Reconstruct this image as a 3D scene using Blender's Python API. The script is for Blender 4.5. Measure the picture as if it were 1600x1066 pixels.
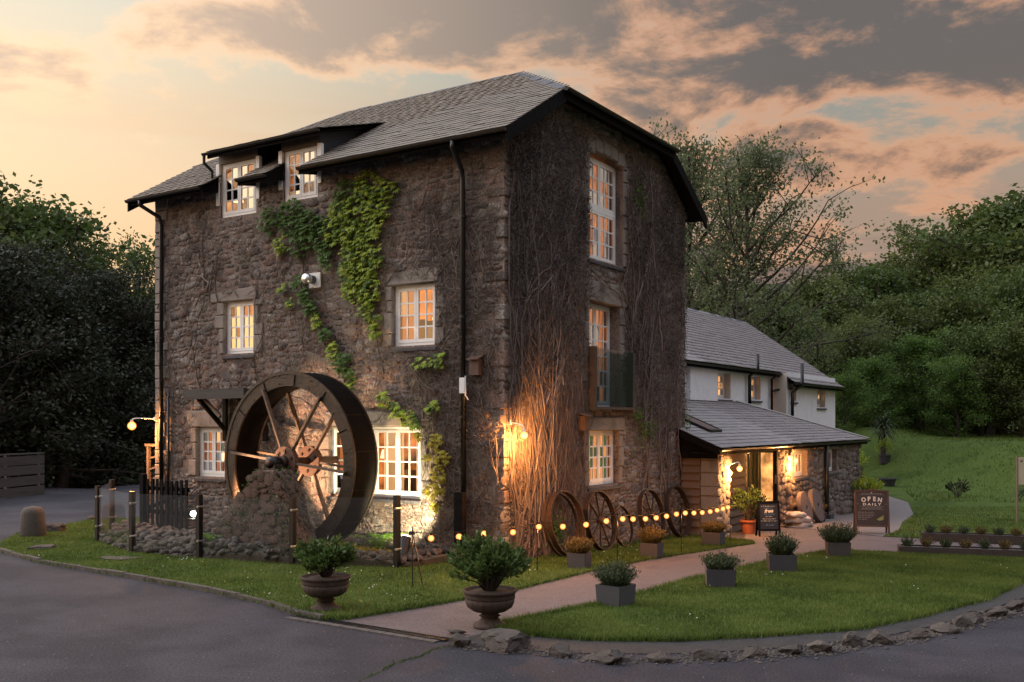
import bpy, bmesh, math, random
import numpy as np
from mathutils import Vector, Matrix
from mathutils.geometry import delaunay_2d_cdt, tessellate_polygon
R = math.radians
scene = bpy.context.scene
for o in list(bpy.data.objects):
    bpy.data.objects.remove(o)
COL = scene.collection

# ------------------------------------------------------------------ camera
TH = R(33.0)
FWD = (-math.sin(TH), math.cos(TH)); RGT = (math.cos(TH), math.sin(TH))
CAMX, CAMY, CAMZ = 9.645, -14.603, 2.5
cam = bpy.data.cameras.new('camera')
cam.sensor_width = 36.0
cam.lens = 36.0 * 1550.0 / 1600.0
cam.shift_y = (660.0 - 533.0) / 1600.0
cam.clip_start = 0.1; cam.clip_end = 2000.0
camo = bpy.data.objects.new('camera', cam); COL.objects.link(camo)
camo.location = (CAMX, CAMY, CAMZ); camo.rotation_euler = (R(90), 0, TH)
scene.camera = camo

# ------------------------------------------------------------------ world: dusk sky with broken cloud
def world_sky():
    w = bpy.data.worlds.new('World'); scene.world = w; w.use_nodes = True
    nt = w.node_tree; nt.nodes.clear(); N = nt.nodes.new; L = nt.links.new
    def math_(op, a, b=None, c=None, clamp=False):
        n = N('ShaderNodeMath'); n.operation = op; n.use_clamp = clamp
        for i, x in enumerate((a, b, c)):
            if x is None: continue
            if isinstance(x, (int, float)): n.inputs[i].default_value = x
            else: L(x, n.inputs[i])
        return n.outputs[0]
    def sstep(x, a, b):
        n = N('ShaderNodeMapRange'); n.interpolation_type = 'SMOOTHSTEP'
        L(x, n.inputs[0]); n.inputs[1].default_value = a; n.inputs[2].default_value = b
        return n.outputs[0]
    def ramp(x, stops):
        n = N('ShaderNodeValToRGB'); L(x, n.inputs[0]); e = n.color_ramp.elements
        e[0].position = stops[0][0]; e[0].color = (*stops[0][1], 1)
        e[1].position = stops[-1][0]; e[1].color = (*stops[-1][1], 1)
        for p, c in stops[1:-1]:
            k = e.new(p); k.color = (*c, 1)
        return n.outputs[0]
    def mix(f, a, b, mode='MIX'):
        n = N('ShaderNodeMix'); n.data_type = 'RGBA'; n.blend_type = mode
        for i, x in ((0, f), (6, a), (7, b)):
            if isinstance(x, (int, float)): n.inputs[i].default_value = x
            elif isinstance(x, tuple): n.inputs[i].default_value = (*x, 1)
            else: L(x, n.inputs[i])
        return n.outputs[2]
    def noise(vec, scale, detail, rough, dist=0.0, w_=0.0):
        n = N('ShaderNodeTexNoise'); n.noise_dimensions = '4D'; L(vec, n.inputs['Vector'])
        n.inputs['W'].default_value = w_; n.inputs['Scale'].default_value = scale
        n.inputs['Detail'].default_value = detail; n.inputs['Roughness'].default_value = rough
        n.inputs['Distortion'].default_value = dist
        return n.outputs[0]
    tc = N('ShaderNodeTexCoord')
    # turn the dome so that +Y is the sunset quarter (towards the left of the view)
    mp = N('ShaderNodeMapping'); mp.vector_type = 'POINT'
    SUN_AZ = TH + R(76)          # angle from +Y towards -X
    mp.inputs['Rotation'].default_value = (0, 0, -SUN_AZ)
    L(tc.outputs['Generated'], mp.inputs['Vector'])
    sp = N('ShaderNodeSeparateXYZ'); L(mp.outputs[0], sp.inputs[0])
    x, y, z = sp.outputs
    el = math_('MAXIMUM', z, 0.0)
    az = math_('ARCTAN2', x, y)                       # 0 at the sunset, + to the right
    aza = math_('ABSOLUTE', az)
    away = sstep(aza, 0.72, 1.62)                     # 0 by the glow, 1 away from it
    warm = ramp(el, [(0.0, (.80, .40, .16)), (0.10, (.84, .47, .21)), (0.22, (.82, .57, .34)), (0.33, (.75, .61, .43)), (0.42, (.62, .62, .54)), (0.6, (1.0, 1.03, 1.12)), (1.0, (1.27, 1.27, 1.46))])
    cool = ramp(el, [(0.0, (.26, .19, .18)), (0.13, (.27, .175, .145)), (0.20, (.28, .185, .14)), (0.27, (.24, .215, .18)), (0.34, (.16, .21, .22)), (0.42, (.12, .19, .22)), (0.6, (.82, .88, 1.05)), (1.0, (1.27, 1.27, 1.46))])
    base = mix(away, warm, cool)
    nish = N('ShaderNodeTexSky'); nish.sky_type = 'NISHITA'; nish.sun_disc = False
    nish.sun_elevation = R(3.0); nish.sun_rotation = -SUN_AZ
    nish.air_density = 1.2; nish.dust_density = 2.0
    base = mix(0.04, base, nish.outputs[0], 'ADD')
    # cloud deck projected on a plane overhead
    den = math_('ADD', el, 0.20)
    cx = math_('DIVIDE', x, den); cy = math_('DIVIDE', y, den)
    cb = N('ShaderNodeCombineXYZ'); L(cx, cb.inputs[0]); L(cy, cb.inputs[1])
    n1 = noise(cb.outputs[0], 0.95, 4.0, 0.5, 0.2, CLOUD_W)
    n2 = noise(cb.outputs[0], 2.9, 13.0, 0.64, 0.3, CLOUD_W + 3.3)
    dens = math_('ADD', math_('MULTIPLY', n1, 0.60), math_('MULTIPLY', n2, 0.40))
    # more cover high up and away from the sunset
    cover = math_('ADD', math_('MULTIPLY', sstep(el, 0.20, 0.38), 0.12), math_('MULTIPLY', away, 0.055))
    dens = math_('ADD', dens, math_('SUBTRACT', cover, 0.083))
    body = math_('MULTIPLY', sstep(dens, 0.495, 0.55), sstep(el, 0.05, 0.16))
    core = sstep(dens, 0.512, 0.582)
    high = sstep(el, 0.44, 0.75)
    lit = mix(high, mix(away, (1.05, .72, .44), (.70, .35, .19)), (1.15, 1.2, 1.35))
    shade = mix(high, mix(away, (.62, .46, .35), (.115, .096, .090)), (1.08, 1.14, 1.32))
    ccol = mix(core, lit, shade)
    skyc = mix(math_('MULTIPLY', body, 0.90), base, ccol)
    # low stratus bars
    sb = N('ShaderNodeCombineXYZ'); L(math_('MULTIPLY', az, 1.6), sb.inputs[0]); L(math_('MULTIPLY', el, 17.0), sb.inputs[1])
    n3 = noise(sb.outputs[0], 0.95, 6.0, 0.55, 0.4, 7.45)
    bar = math_('MULTIPLY', sstep(n3, 0.50, 0.64), math_('MULTIPLY', sstep(el, 0.06, 0.15), sstep(el, 0.34, 0.25)))
    skyc = mix(math_('MULTIPLY', bar, math_('ADD', 0.2, math_('MULTIPLY', away, 0.75))), skyc, mix(away, (.90, .58, .34), (.13, .105, .10)))
    bg = N('ShaderNodeBackground'); L(skyc, bg.inputs[0]); bg.inputs[1].default_value = SKY_STRENGTH
    out = N('ShaderNodeOutputWorld'); L(bg.outputs[0], out.inputs[0])
    return SUN_AZ
CLOUD_W = 0.3
SKY_STRENGTH = 1.0
SUN_AZ = world_sky()
# the bright, veiled western sky: one weak, very soft sun lamp
sl = bpy.data.lights.new('sun', 'SUN'); sl.energy = 2.0; sl.angle = R(50); sl.color = (1.0, .95, .93)
so = bpy.data.objects.new('sun', sl); COL.objects.link(so)
so.rotation_euler = (R(90 - 32), 0, SUN_AZ + R(180))
so.location = (-30, 30, 30)
vs = scene.view_settings
vs.view_transform = 'Standard'; vs.look = 'None'; vs.exposure = 0.38; vs.gamma = 1.0; vs.use_curve_mapping = False
scene.render.engine = 'CYCLES'
scene.cycles.use_denoising = True
scene.cycles.max_bounces = 6; scene.cycles.diffuse_bounces = 2; scene.cycles.glossy_bounces = 3
scene.cycles.transparent_max_bounces = 12; scene.cycles.transmission_bounces = 4
scene.cycles.sample_clamp_indirect = 3.0
scene.cycles.caustics_reflective = False; scene.cycles.caustics_refractive = False
rng = random.Random(7)
nrng = np.random.default_rng(11)

# ------------------------------------------------------------------ helpers
def link(o, parent=None):
    COL.objects.link(o)
    if parent is not None: o.parent = parent
    return o
def tag(o, label=None, cat=None, group=None, kind=None):
    if label: o['label'] = label
    if cat: o['category'] = cat
    if group: o['group'] = group
    if kind: o['kind'] = kind
    return o
def thing(name, label, cat, loc=(0, 0, 0), rz=0.0, group=None):
    e = bpy.data.objects.new(name, None); COL.objects.link(e)
    e.location = loc; e.rotation_euler = (0, 0, rz); e.empty_display_size = .1
    return tag(e, label, cat, group)
def mobj(name, mesh, parent=None, loc=None):
    o = bpy.data.objects.new(name, mesh); link(o, parent)
    if loc is not None: o.location = loc
    return o
def copy_tree(o, parent=None):
    c = o.copy(); COL.objects.link(c)
    if parent is not None: c.parent = parent
    for ch in list(o.children): copy_tree(ch, c)
    return c
class MB:
    def __init__(s): s.v = []; s.f = []
    def add(s, vs, fs):
        k = len(s.v); s.v.extend([tuple(p) for p in vs]); s.f.extend([tuple(i + k for i in f) for f in fs]); return s
    def quad(s, *p): return s.add(p, [tuple(range(len(p)))])
    def box(s, x0, x1, y0, y1, z0, z1):
        return s.add([(x, y, z) for z in (z0, z1) for y in (y0, y1) for x in (x0, x1)],
                     [(0, 2, 3, 1), (4, 5, 7, 6), (0, 1, 5, 4), (2, 6, 7, 3), (0, 4, 6, 2), (1, 3, 7, 5)])
    def bar(s, a, b, w, h, up=(0, 0, 1)):
        a = Vector(a); b = Vector(b); d = (b - a).normalized(); up = Vector(up)
        if abs(d.dot(up)) > .98: up = Vector((1, 0, 0))
        r = d.cross(up).normalized() * w / 2; u = r.cross(d).normalized() * h / 2
        return s.add([a - r - u, a + r - u, a + r + u, a - r + u, b - r - u, b + r - u, b + r + u, b - r + u],
                     [(0, 1, 2, 3), (7, 6, 5, 4), (0, 4, 5, 1), (1, 5, 6, 2), (2, 6, 7, 3), (3, 7, 4, 0)])
    def tube(s, pts, rad, n=6, cap=True, closed=False):
        pts = [Vector(p) for p in pts]; m = len(pts)
        rads = rad if isinstance(rad, (list, tuple)) else [rad] * m
        k = len(s.v); nrm = None
        for i, p in enumerate(pts):
            if closed: d = pts[(i + 1) % m] - pts[i - 1]
            else: d = pts[min(i + 1, m - 1)] - pts[max(i - 1, 0)]
            if d.length < 1e-9: d = Vector((0, 0, 1))
            d.normalize()
            if nrm is None:
                nrm = d.orthogonal().normalized()
            else:
                nrm = (nrm - d * nrm.dot(d))
                nrm = nrm.normalized() if nrm.length > 1e-6 else d.orthogonal().normalized()
            bi = d.cross(nrm)
            for j in range(n):
                a = 2 * math.pi * j / n
                s.v.append(tuple(p + (nrm * math.cos(a) + bi * math.sin(a)) * rads[i]))
        for i in range(m if closed else m - 1):
            i2 = (i + 1) % m
            for j in range(n):
                s.f.append((k + i * n + j, k + i * n + (j + 1) % n, k + i2 * n + (j + 1) % n, k + i2 * n + j))
        if cap and not closed:
            s.f.append(tuple(k + j for j in reversed(range(n)))); s.f.append(tuple(k + (m - 1) * n + j for j in range(n)))
        return s
    def lathe(s, prof, n=20, c=(0, 0, 0), flute=None):
        k = len(s.v); m = len(prof)
        for i, (r, z) in enumerate(prof):
            for j in range(n):
                a = 2 * math.pi * j / n
                rr = r * (1 + (flute(a, z) if flute else 0))
                s.v.append((c[0] + rr * math.cos(a), c[1] + rr * math.sin(a), c[2] + z))
        for i in range(m - 1):
            for j in range(n):
                s.f.append((k + i * n + j, k + i * n + (j + 1) % n, k + (i + 1) * n + (j + 1) % n, k + (i + 1) * n + j))
        s.f.append(tuple(k + j for j in reversed(range(n)))); s.f.append(tuple(k + (m - 1) * n + j for j in range(n)))
        return s
    def prism(s, poly, axis, a, b):
        """poly of 2-D points extruded along axis 0/1/2 from a to b"""
        def mk(p, t):
            q = list(p); q.insert(axis, t); return tuple(q)
        n = len(poly)
        vs = [mk(p, a) for p in poly] + [mk(p, b) for p in poly]
        fs = [tuple(range(n)), tuple(reversed(range(n, 2 * n)))] + [(i, i + n, (i + 1) % n + n, (i + 1) % n) for i in range(n)]
        return s.add(vs, fs)
    def mesh(s, name, mat=None, smooth=False, fix=True):
        me = bpy.data.meshes.new(name); me.from_pydata(s.v, [], s.f)
        if fix:
            bm = bmesh.new(); bm.from_mesh(me); bmesh.ops.recalc_face_normals(bm, faces=bm.faces); bm.to_mesh(me); bm.free()
        if smooth: me.polygons.foreach_set('use_smooth', [True] * len(me.polygons))
        if mat: me.materials.append(mat)
        me.update(); return me
    def build(s, name, mat, parent=None, smooth=False, loc=None, fix=True):
        return mobj(name, s.mesh(name, mat, smooth, fix), parent, loc)
def np_mesh(name, V, T, mat=None, smooth=False):
    """fast triangle mesh from arrays"""
    me = bpy.data.meshes.new(name); V = np.asarray(V, np.float32); T = np.asarray(T, np.int32)
    nf = len(T); k = T.shape[1]
    me.vertices.add(len(V)); me.vertices.foreach_set('co', V.ravel())
    me.loops.add(nf * k); me.loops.foreach_set('vertex_index', T.ravel())
    me.polygons.add(nf); me.polygons.foreach_set('loop_start', np.arange(0, nf * k, k, dtype=np.int32))
    me.polygons.foreach_set('loop_total', np.full(nf, k, np.int32))
    if smooth: me.polygons.foreach_set('use_smooth', np.ones(nf, bool))
    if mat: me.materials.append(mat)
    me.update(calc_edges=True); return me
def ss(t):
    t = max(0., min(1., t)); return t * t * (3 - 2 * t)
def ground_z(x, y):
    px, py = x - CAMX, y - CAMY
    d = px * FWD[0] + py * FWD[1]; l = px * RGT[0] + py * RGT[1]
    z = -0.03 * min(max(y, 0.), 21.) * ss((x + 4) / 4.)
    df = float(np.interp(l, [8, 12, 16, 19, 24, 40], [82, 72, 57, 43, 31, 26]))
    return z + 2.2 * ss((d - df) / 15.) * ss((l - 9) / 4.)
def inside(p, poly):
    x, y = p; c = False; n = len(poly); j = n - 1
    for i in range(n):
        xi, yi = poly[i]; xj, yj = poly[j]
        if (yi > y) != (yj > y) and x < (xj - xi) * (y - yi) / (yj - yi) + xi: c = not c
        j = i
    return c
def sheet(name, poly, step, zoff, mat, skirt=0.0, label=None):
    P = []
    n = len(poly)
    for i in range(n):
        a = Vector(poly[i]); b = Vector(poly[(i + 1) % n]); m = max(1, int((b - a).length / step))
        for j in range(m): P.append(a.lerp(b, j / m))
    nb = len(P)
    xs = [p[0] for p in poly]; ys = [p[1] for p in poly]
    gx = np.arange(min(xs) + step * .5, max(xs), step); gy = np.arange(min(ys) + step * .5, max(ys), step)
    for ix, x in enumerate(gx):
        for y in gy:
            q = (x + (step * .5 if False else 0), y)
            if inside(q, poly): P.append(Vector(q))
    r = delaunay_2d_cdt(P, [], [list(range(nb))], 1, 1e-4)
    vs = [(v.x, v.y, ground_z(v.x, v.y) + zoff) for v in r[0]]
    m = MB(); m.add(vs, [tuple(f) for f in r[2]])
    if skirt:
        for i in range(nb):
            a = P[i]; b = P[(i + 1) % nb]
            za = ground_z(a.x, a.y) + zoff; zb = ground_z(b.x, b.y) + zoff
            m.add([(a.x, a.y, za), (b.x, b.y, zb), (b.x, b.y, zb - skirt), (a.x, a.y, za - skirt)], [(0, 1, 2, 3)])
    me = m.mesh(name, mat, True, False)
    # all top faces look up
    bm = bmesh.new(); bm.from_mesh(me)
    for f in bm.faces:
        f.normal_update()
        if f.normal.z < -1e-3: f.normal_flip()
    bm.to_mesh(me); bm.free()
    o = mobj(name, me); tag(o, label, None, None, 'structure'); return o

# ------------------------------------------------------------------ materials
def nodes_of(name):
    m = bpy.data.materials.new(name); m.use_nodes = True; nt = m.node_tree
    b = nt.nodes['Principled BSDF']; return m, nt, b
def rgb4(c): return (c[0], c[1], c[2], 1)
def set_ramp(n, cols):
    e = n.color_ramp.elements; k = len(cols)
    e[0].position = 0; e[0].color = rgb4(cols[0]); e[1].position = 1; e[1].color = rgb4(cols[-1])
    for i in range(1, k - 1):
        q = e.new(i / (k - 1)); q.color = rgb4(cols[i])
def pmat(name, cols, scale=4.0, detail=6, rough=.75, bump=.3, bscale=None, metal=0.0, rnd=None, coord='Object', rrough=0.0, spec=.4, stretch=None, island=False, dirt=None, speck=None):
    """noise-coloured principled material; rnd = list of colours chosen by random per piece"""
    m, nt, b = nodes_of(name); N = nt.nodes.new; L = nt.links.new
    tc = N('ShaderNodeTexCoord'); mp = N('ShaderNodeMapping')
    L(tc.outputs[coord], mp.inputs[0])
    if stretch: mp.inputs['Scale'].default_value = stretch
    geo = N('ShaderNodeNewGeometry'); oi = N('ShaderNodeObjectInfo')
    rm = N('ShaderNodeMath'); rm.operation = 'ADD'; L(geo.outputs['Random Per Island'], rm.inputs[0]); L(oi.outputs['Random'], rm.inputs[1])
    fr = N('ShaderNodeMath'); fr.operation = 'FRACT'; L(rm.outputs[0], fr.inputs[0])
    n1 = N('ShaderNodeTexNoise'); n1.inputs['Scale'].default_value = scale; n1.inputs['Detail'].default_value = detail; n1.inputs['Roughness'].default_value = .6
    L(mp.outputs[0], n1.inputs['Vector'])
    cr = N('ShaderNodeValToRGB'); set_ramp(cr, cols)
    mr = N('ShaderNodeMapRange'); mr.inputs[1].default_value = .3; mr.inputs[2].default_value = .7
    L(n1.outputs[0], mr.inputs[0]); L(mr.outputs[0], cr.inputs[0])
    col = cr.outputs[0]
    if rnd:
        c2 = N('ShaderNodeValToRGB'); c2.color_ramp.interpolation = 'LINEAR'; set_ramp(c2, rnd); L(fr.outputs[0], c2.inputs[0])
        mx = N('ShaderNodeMix'); mx.data_type = 'RGBA'; mx.blend_type = 'MIX'; mx.inputs[0].default_value = .62
        L(col, mx.inputs[6]); L(c2.outputs[0], mx.inputs[7]); col = mx.outputs[2]
    if dirt:
        n3 = N('ShaderNodeTexNoise'); n3.inputs['Scale'].default_value = dirt[1]; n3.inputs['Detail'].default_value = 4; L(tc.outputs[coord], n3.inputs['Vector'])
        r3 = N('ShaderNodeMapRange'); r3.inputs[1].default_value = dirt[2]; r3.inputs[2].default_value = dirt[2] + .16; L(n3.outputs[0], r3.inputs[0])
        m3 = N('ShaderNodeMix'); m3.data_type = 'RGBA'; m3.inputs[7].default_value = rgb4(dirt[0]); L(r3.outputs[0], m3.inputs[0]); L(col, m3.inputs[6]); col = m3.outputs[2]
    if speck:
        n4 = N('ShaderNodeTexNoise'); n4.inputs['Scale'].default_value = speck[0]; n4.inputs['Detail'].default_value = 2; L(tc.outputs[coord], n4.inputs['Vector'])
        r4 = N('ShaderNodeMapRange'); r4.inputs[1].default_value = .3; r4.inputs[2].default_value = .7; r4.inputs[3].default_value = 1 - speck[1]; r4.inputs[4].default_value = 1 + speck[1]; L(n4.outputs[0], r4.inputs[0])
        m4 = N('ShaderNodeVectorMath'); m4.operation = 'SCALE'; L(col, m4.inputs[0]); L(r4.outputs[0], m4.inputs['Scale']); col = m4.outputs[0]
    L(col, b.inputs['Base Color'])
    b.inputs['Roughness'].default_value = rough; b.inputs['Metallic'].default_value = metal
    b.inputs['Specular IOR Level'].default_value = spec
    if rrough:
        q = N('ShaderNodeMapRange'); q.inputs[3].default_value = rough - rrough; q.inputs[4].default_value = rough + rrough
        L(n1.outputs[0], q.inputs[0]); L(q.outputs[0], b.inputs['Roughness'])
    if bump:
        n2 = N('ShaderNodeTexNoise'); n2.inputs['Scale'].default_value = bscale or scale * 4; n2.inputs['Detail'].default_value = 8; n2.inputs['Roughness'].default_value = .65
        L(mp.outputs[0], n2.inputs['Vector'])
        bp = N('ShaderNodeBump'); bp.inputs['Strength'].default_value = bump; bp.inputs['Distance'].default_value = .03
        L(n2.outputs[0], bp.inputs['Height']); L(bp.outputs[0], b.inputs['Normal'])
    return m
def leafmat(name, cols, trans=.35, rough=.55, nsc=.7, namp=.9):
    m, nt, b = nodes_of(name); N = nt.nodes.new; L = nt.links.new
    geo = N('ShaderNodeNewGeometry'); oi = N('ShaderNodeObjectInfo')
    tc = N('ShaderNodeTexCoord'); n1 = N('ShaderNodeTexNoise'); n1.inputs['Scale'].default_value = nsc; n1.inputs['Detail'].default_value = 3
    L(tc.outputs['Object'], n1.inputs['Vector'])
    a = N('ShaderNodeMath'); a.operation = 'ADD'; L(geo.outputs['Random Per Island'], a.inputs[0]); L(oi.outputs['Random'], a.inputs[1])
    fr = N('ShaderNodeMath'); fr.operation = 'FRACT'; L(a.outputs[0], fr.inputs[0])
    mm = N('ShaderNodeMath'); mm.operation = 'MULTIPLY_ADD'; L(fr.outputs[0], mm.inputs[0]); mm.inputs[1].default_value = .55
    s2 = N('ShaderNodeMath'); s2.operation = 'MULTIPLY_ADD'; L(n1.outputs[0], s2.inputs[0]); s2.inputs[1].default_value = namp; s2.inputs[2].default_value = .23 - namp * .5
    L(s2.outputs[0], mm.inputs[2])
    cr = N('ShaderNodeValToRGB'); set_ramp(cr, cols); L(mm.outputs[0], cr.inputs[0])
    L(cr.outputs[0], b.inputs['Base Color']); b.inputs['Roughness'].default_value = rough; b.inputs['Specular IOR Level'].default_value = .25
    tr = N('ShaderNodeBsdfTranslucent'); L(cr.outputs[0], tr.inputs[0])
    mx = N('ShaderNodeMixShader'); mx.inputs[0].default_value = trans
    L(b.outputs[0], mx.inputs[1]); L(tr.outputs[0], mx.inputs[2])
    L(mx.outputs[0], nt.nodes['Material Output'].inputs[0]); return m
def emat(name, col, strength):
    m = bpy.data.materials.new(name); m.use_nodes = True; nt = m.node_tree; nt.nodes.clear()
    e = nt.nodes.new('ShaderNodeEmission'); e.inputs[0].default_value = rgb4(col); e.inputs[1].default_value = strength
    o = nt.nodes.new('ShaderNodeOutputMaterial'); nt.links.new(e.outputs[0], o.inputs[0]); return m
def bulbmat(name, core, edge, cs, es):
    """frosted bulb: filament glow through the middle, amber towards the rim"""
    m = bpy.data.materials.new(name); m.use_nodes = True; nt = m.node_tree; nt.nodes.clear(); N = nt.nodes.new; L = nt.links.new
    lw = N('ShaderNodeLayerWeight'); lw.inputs[0].default_value = .35
    mr = N('ShaderNodeMapRange'); mr.inputs[1].default_value = .05; mr.inputs[2].default_value = .42; mr.inputs[3].default_value = 1; mr.inputs[4].default_value = 0; L(lw.outputs['Facing'], mr.inputs[0])
    e1 = N('ShaderNodeEmission'); e1.inputs[0].default_value = rgb4(edge); e1.inputs[1].default_value = es
    e2 = N('ShaderNodeEmission'); e2.inputs[0].default_value = rgb4(core); e2.inputs[1].default_value = cs
    mx = N('ShaderNodeMixShader'); L(mr.outputs[0], mx.inputs[0]); L(e1.outputs[0], mx.inputs[1]); L(e2.outputs[0], mx.inputs[2])
    o = N('ShaderNodeOutputMaterial'); L(mx.outputs[0], o.inputs[0]); return m
def glassmat(name, tint=(1, 1, 1), refl=.1, rough=.01, film=0.0, solid=True):
    m = bpy.data.materials.new(name); m.use_nodes = True; nt = m.node_tree; nt.nodes.clear(); N = nt.nodes.new; L = nt.links.new
    t = N('ShaderNodeBsdfTransparent'); t.inputs[0].default_value = rgb4(tint)
    g = N('ShaderNodeBsdfGlossy'); g.inputs['Roughness'].default_value = rough; g.inputs[0].default_value = (.95, .95, .95, 1)
    fr = N('ShaderNodeFresnel'); fr.inputs[0].default_value = 1.5
    a = N('ShaderNodeMath'); a.operation = 'MULTIPLY_ADD'; L(fr.outputs[0], a.inputs[0]); a.inputs[1].default_value = 1.3; a.inputs[2].default_value = refl; a.use_clamp = True
    ge = N('ShaderNodeNewGeometry'); bf = N('ShaderNodeMath'); bf.operation = 'SUBTRACT'; bf.inputs[0].default_value = 1.0; L(ge.outputs['Backfacing'], bf.inputs[1])
    am = N('ShaderNodeMath'); am.operation = 'MULTIPLY'; L(a.outputs[0], am.inputs[0]); L(bf.outputs[0], am.inputs[1])
    tc = N('ShaderNodeTexCoord'); n1 = N('ShaderNodeTexNoise'); n1.inputs['Scale'].default_value = 2.2; L(tc.outputs['Object'], n1.inputs['Vector'])
    bp = N('ShaderNodeBump'); bp.inputs['Strength'].default_value = .06; bp.inputs['Distance'].default_value = .05; L(n1.outputs[0], bp.inputs['Height']); L(bp.outputs[0], g.inputs['Normal'])
    mx = N('ShaderNodeMixShader'); L((am if solid else a).outputs[0], mx.inputs[0]); L(t.outputs[0], mx.inputs[1]); L(g.outputs[0], mx.inputs[2])
    res = mx.outputs[0]
    if film:
        d = N('ShaderNodeBsdfDiffuse'); d.inputs[0].default_value = (.6, .6, .6, 1)
        m2 = N('ShaderNodeMixShader'); m2.inputs[0].default_value = film; L(res, m2.inputs[1]); L(d.outputs[0], m2.inputs[2]); res = m2.outputs[0]
    o = N('ShaderNodeOutputMaterial'); L(res, o.inputs[0]); return m
def roommat(name, col, strength):
    """room walls that emit a warm, blotchy glow themselves, in place of lamplight"""
    m = bpy.data.materials.new(name); m.use_nodes = True; nt = m.node_tree; nt.nodes.clear(); N = nt.nodes.new; L = nt.links.new
    tc = N('ShaderNodeTexCoord'); n1 = N('ShaderNodeTexNoise'); n1.inputs['Scale'].default_value = 2.6; n1.inputs['Detail'].default_value = 3; L(tc.outputs['Object'], n1.inputs['Vector'])
    oi = N('ShaderNodeObjectInfo')
    v = N('ShaderNodeVectorMath'); v.operation = 'ADD'; L(tc.outputs['Object'], v.inputs[0])
    mr = N('ShaderNodeMapRange'); mr.inputs[1].default_value = .32; mr.inputs[2].default_value = .7; mr.inputs[3].default_value = .08; mr.inputs[4].default_value = 1.6
    L(n1.outputs[0], mr.inputs[0])
    mu = N('ShaderNodeMath'); mu.operation = 'MULTIPLY'; mu.inputs[1].default_value = strength; L(mr.outputs[0], mu.inputs[0])
    e = N('ShaderNodeEmission'); e.inputs[0].default_value = rgb4(col); L(mu.outputs[0], e.inputs[1])
    o = N('ShaderNodeOutputMaterial'); L(e.outputs[0], o.inputs[0]); return m

M = {}
STONES = [(.20, .18, .165), (.075, .066, .064), (.33, .29, .26), (.13, .085, .07), (.24, .15, .12), (.10, .088, .084), (.29, .245, .21), (.06, .052, .05), (.22, .135, .105), (.17, .15, .14), (.36, .325, .29), (.12, .10, .092)]
M['stone'] = pmat('rubble stone', [(.10, .085, .078), (.19, .16, .142), (.28, .245, .22)], 9, 8, .92, .8, 34, rnd=STONES, coord='Object', dirt=((.055, .049, .046), 1.1, .57), spec=.15, speck=(30, .5))
M['mortar'] = pmat('pinkish lime mortar', [(.16, .122, .105), (.26, .20, .17), (.20, .16, .14)], 5, 8, .94, .9, 30, dirt=((.085, .072, .066), .8, .55), spec=.15, speck=(30, .45))
M['granite'] = pmat('dressed granite', [(0.164, 0.14, 0.125), (0.242, 0.211, 0.187), (0.195, 0.172, 0.152)], 18, 8, .8, .35, 60, dirt=((0.0858, 0.0741, 0.0663), 1.6, .56))
M['slate'] = pmat('weathered roof slate', [(0.148, 0.128, 0.108), (0.2, 0.174, 0.146), (0.168, 0.144, 0.122)], 6, 8, .75, .35, 30, rnd=[(0.132, 0.116, 0.102), (0.2, 0.174, 0.147), (0.168, 0.146, 0.124), (0.224, 0.196, 0.166), (0.152, 0.132, 0.115)], spec=.15, dirt=((0.096, 0.0824, 0.068), 1.6, .58))
M['slate_grey'] = pmat('smooth grey roof slate', [(0.17, 0.157, 0.162), (0.238, 0.212, 0.212)], 6, 8, .5, .25, 30, rnd=[(0.153, 0.14, 0.149), (0.221, 0.2, 0.2), (0.187, 0.17, 0.174), (0.255, 0.23, 0.225), (0.17, 0.153, 0.157)], spec=.4)
M['ridge'] = pmat('dark ridge tile', [(0.027, 0.0252, 0.033), (0.045, 0.042, 0.051)], 8, 6, .55, .3)
M['black'] = pmat('black painted timber', [(.005, .0048, .005), (.011, .010, .010)], 12, 4, .8, .25, 50, spec=.06)
M['blackmetal'] = pmat('black painted metal', [(0.0054, 0.0054, 0.0063), (0.0099, 0.0099, 0.0108)], 10, 3, .4, .05)
M['lead'] = pmat('dark lead sheet', [(0.018, 0.0198, 0.027), (0.03, 0.0312, 0.0396)], 5, 4, .45, .1)
M['white'] = pmat('white window paint', [(.80, .79, .77), (.88, .87, .85)], 5, 5, .45, .08, 60)
M['render'] = pmat('white rendered wall', [(.66, .67, .72), (.74, .745, .79), (.62, .63, .67)], 1.6, 8, .85, .15, 40, dirt=((.50, .49, .50), .9, .62))
M['beige'] = pmat('cream reveal paint', [(.50, .42, .35), (.56, .48, .40)], 4, 4, .7, .1)
M['timber'] = pmat('weathered oak', [(0.098, 0.0665, 0.0455), (0.168, 0.122, 0.0875), (0.119, 0.0875, 0.063)], 5, 8, .75, .4, 18, stretch=(0.7, 0.7, 4.2))
M['board'] = pmat('brown weatherboard', [(0.12, 0.076, 0.052), (0.176, 0.116, 0.08)], 4, 8, .75, .4, 16, stretch=(4.8, 0.8, 8), rnd=[(0.104, 0.068, 0.048), (0.16, 0.108, 0.076), (0.136, 0.088, 0.064)])
M['greywood'] = pmat('silvered rail timber', [(0.0372, 0.0314, 0.0279), (0.0628, 0.0544, 0.0474), (0.0465, 0.0395, 0.0349)], 4, 8, .8, .4, 16, stretch=(0.232, 0.232, 1.86))
M['rust'] = pmat('rusty iron', [(.022, .015, .012), (.055, .030, .019), (.032, .021, .016)], 14, 8, .6, .35, 50, metal=.35)
M['rusthub'] = pmat('dark rusty hub', [(.075, .034, .02), (.13, .06, .034)], 14, 6, .75, .4)
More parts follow.
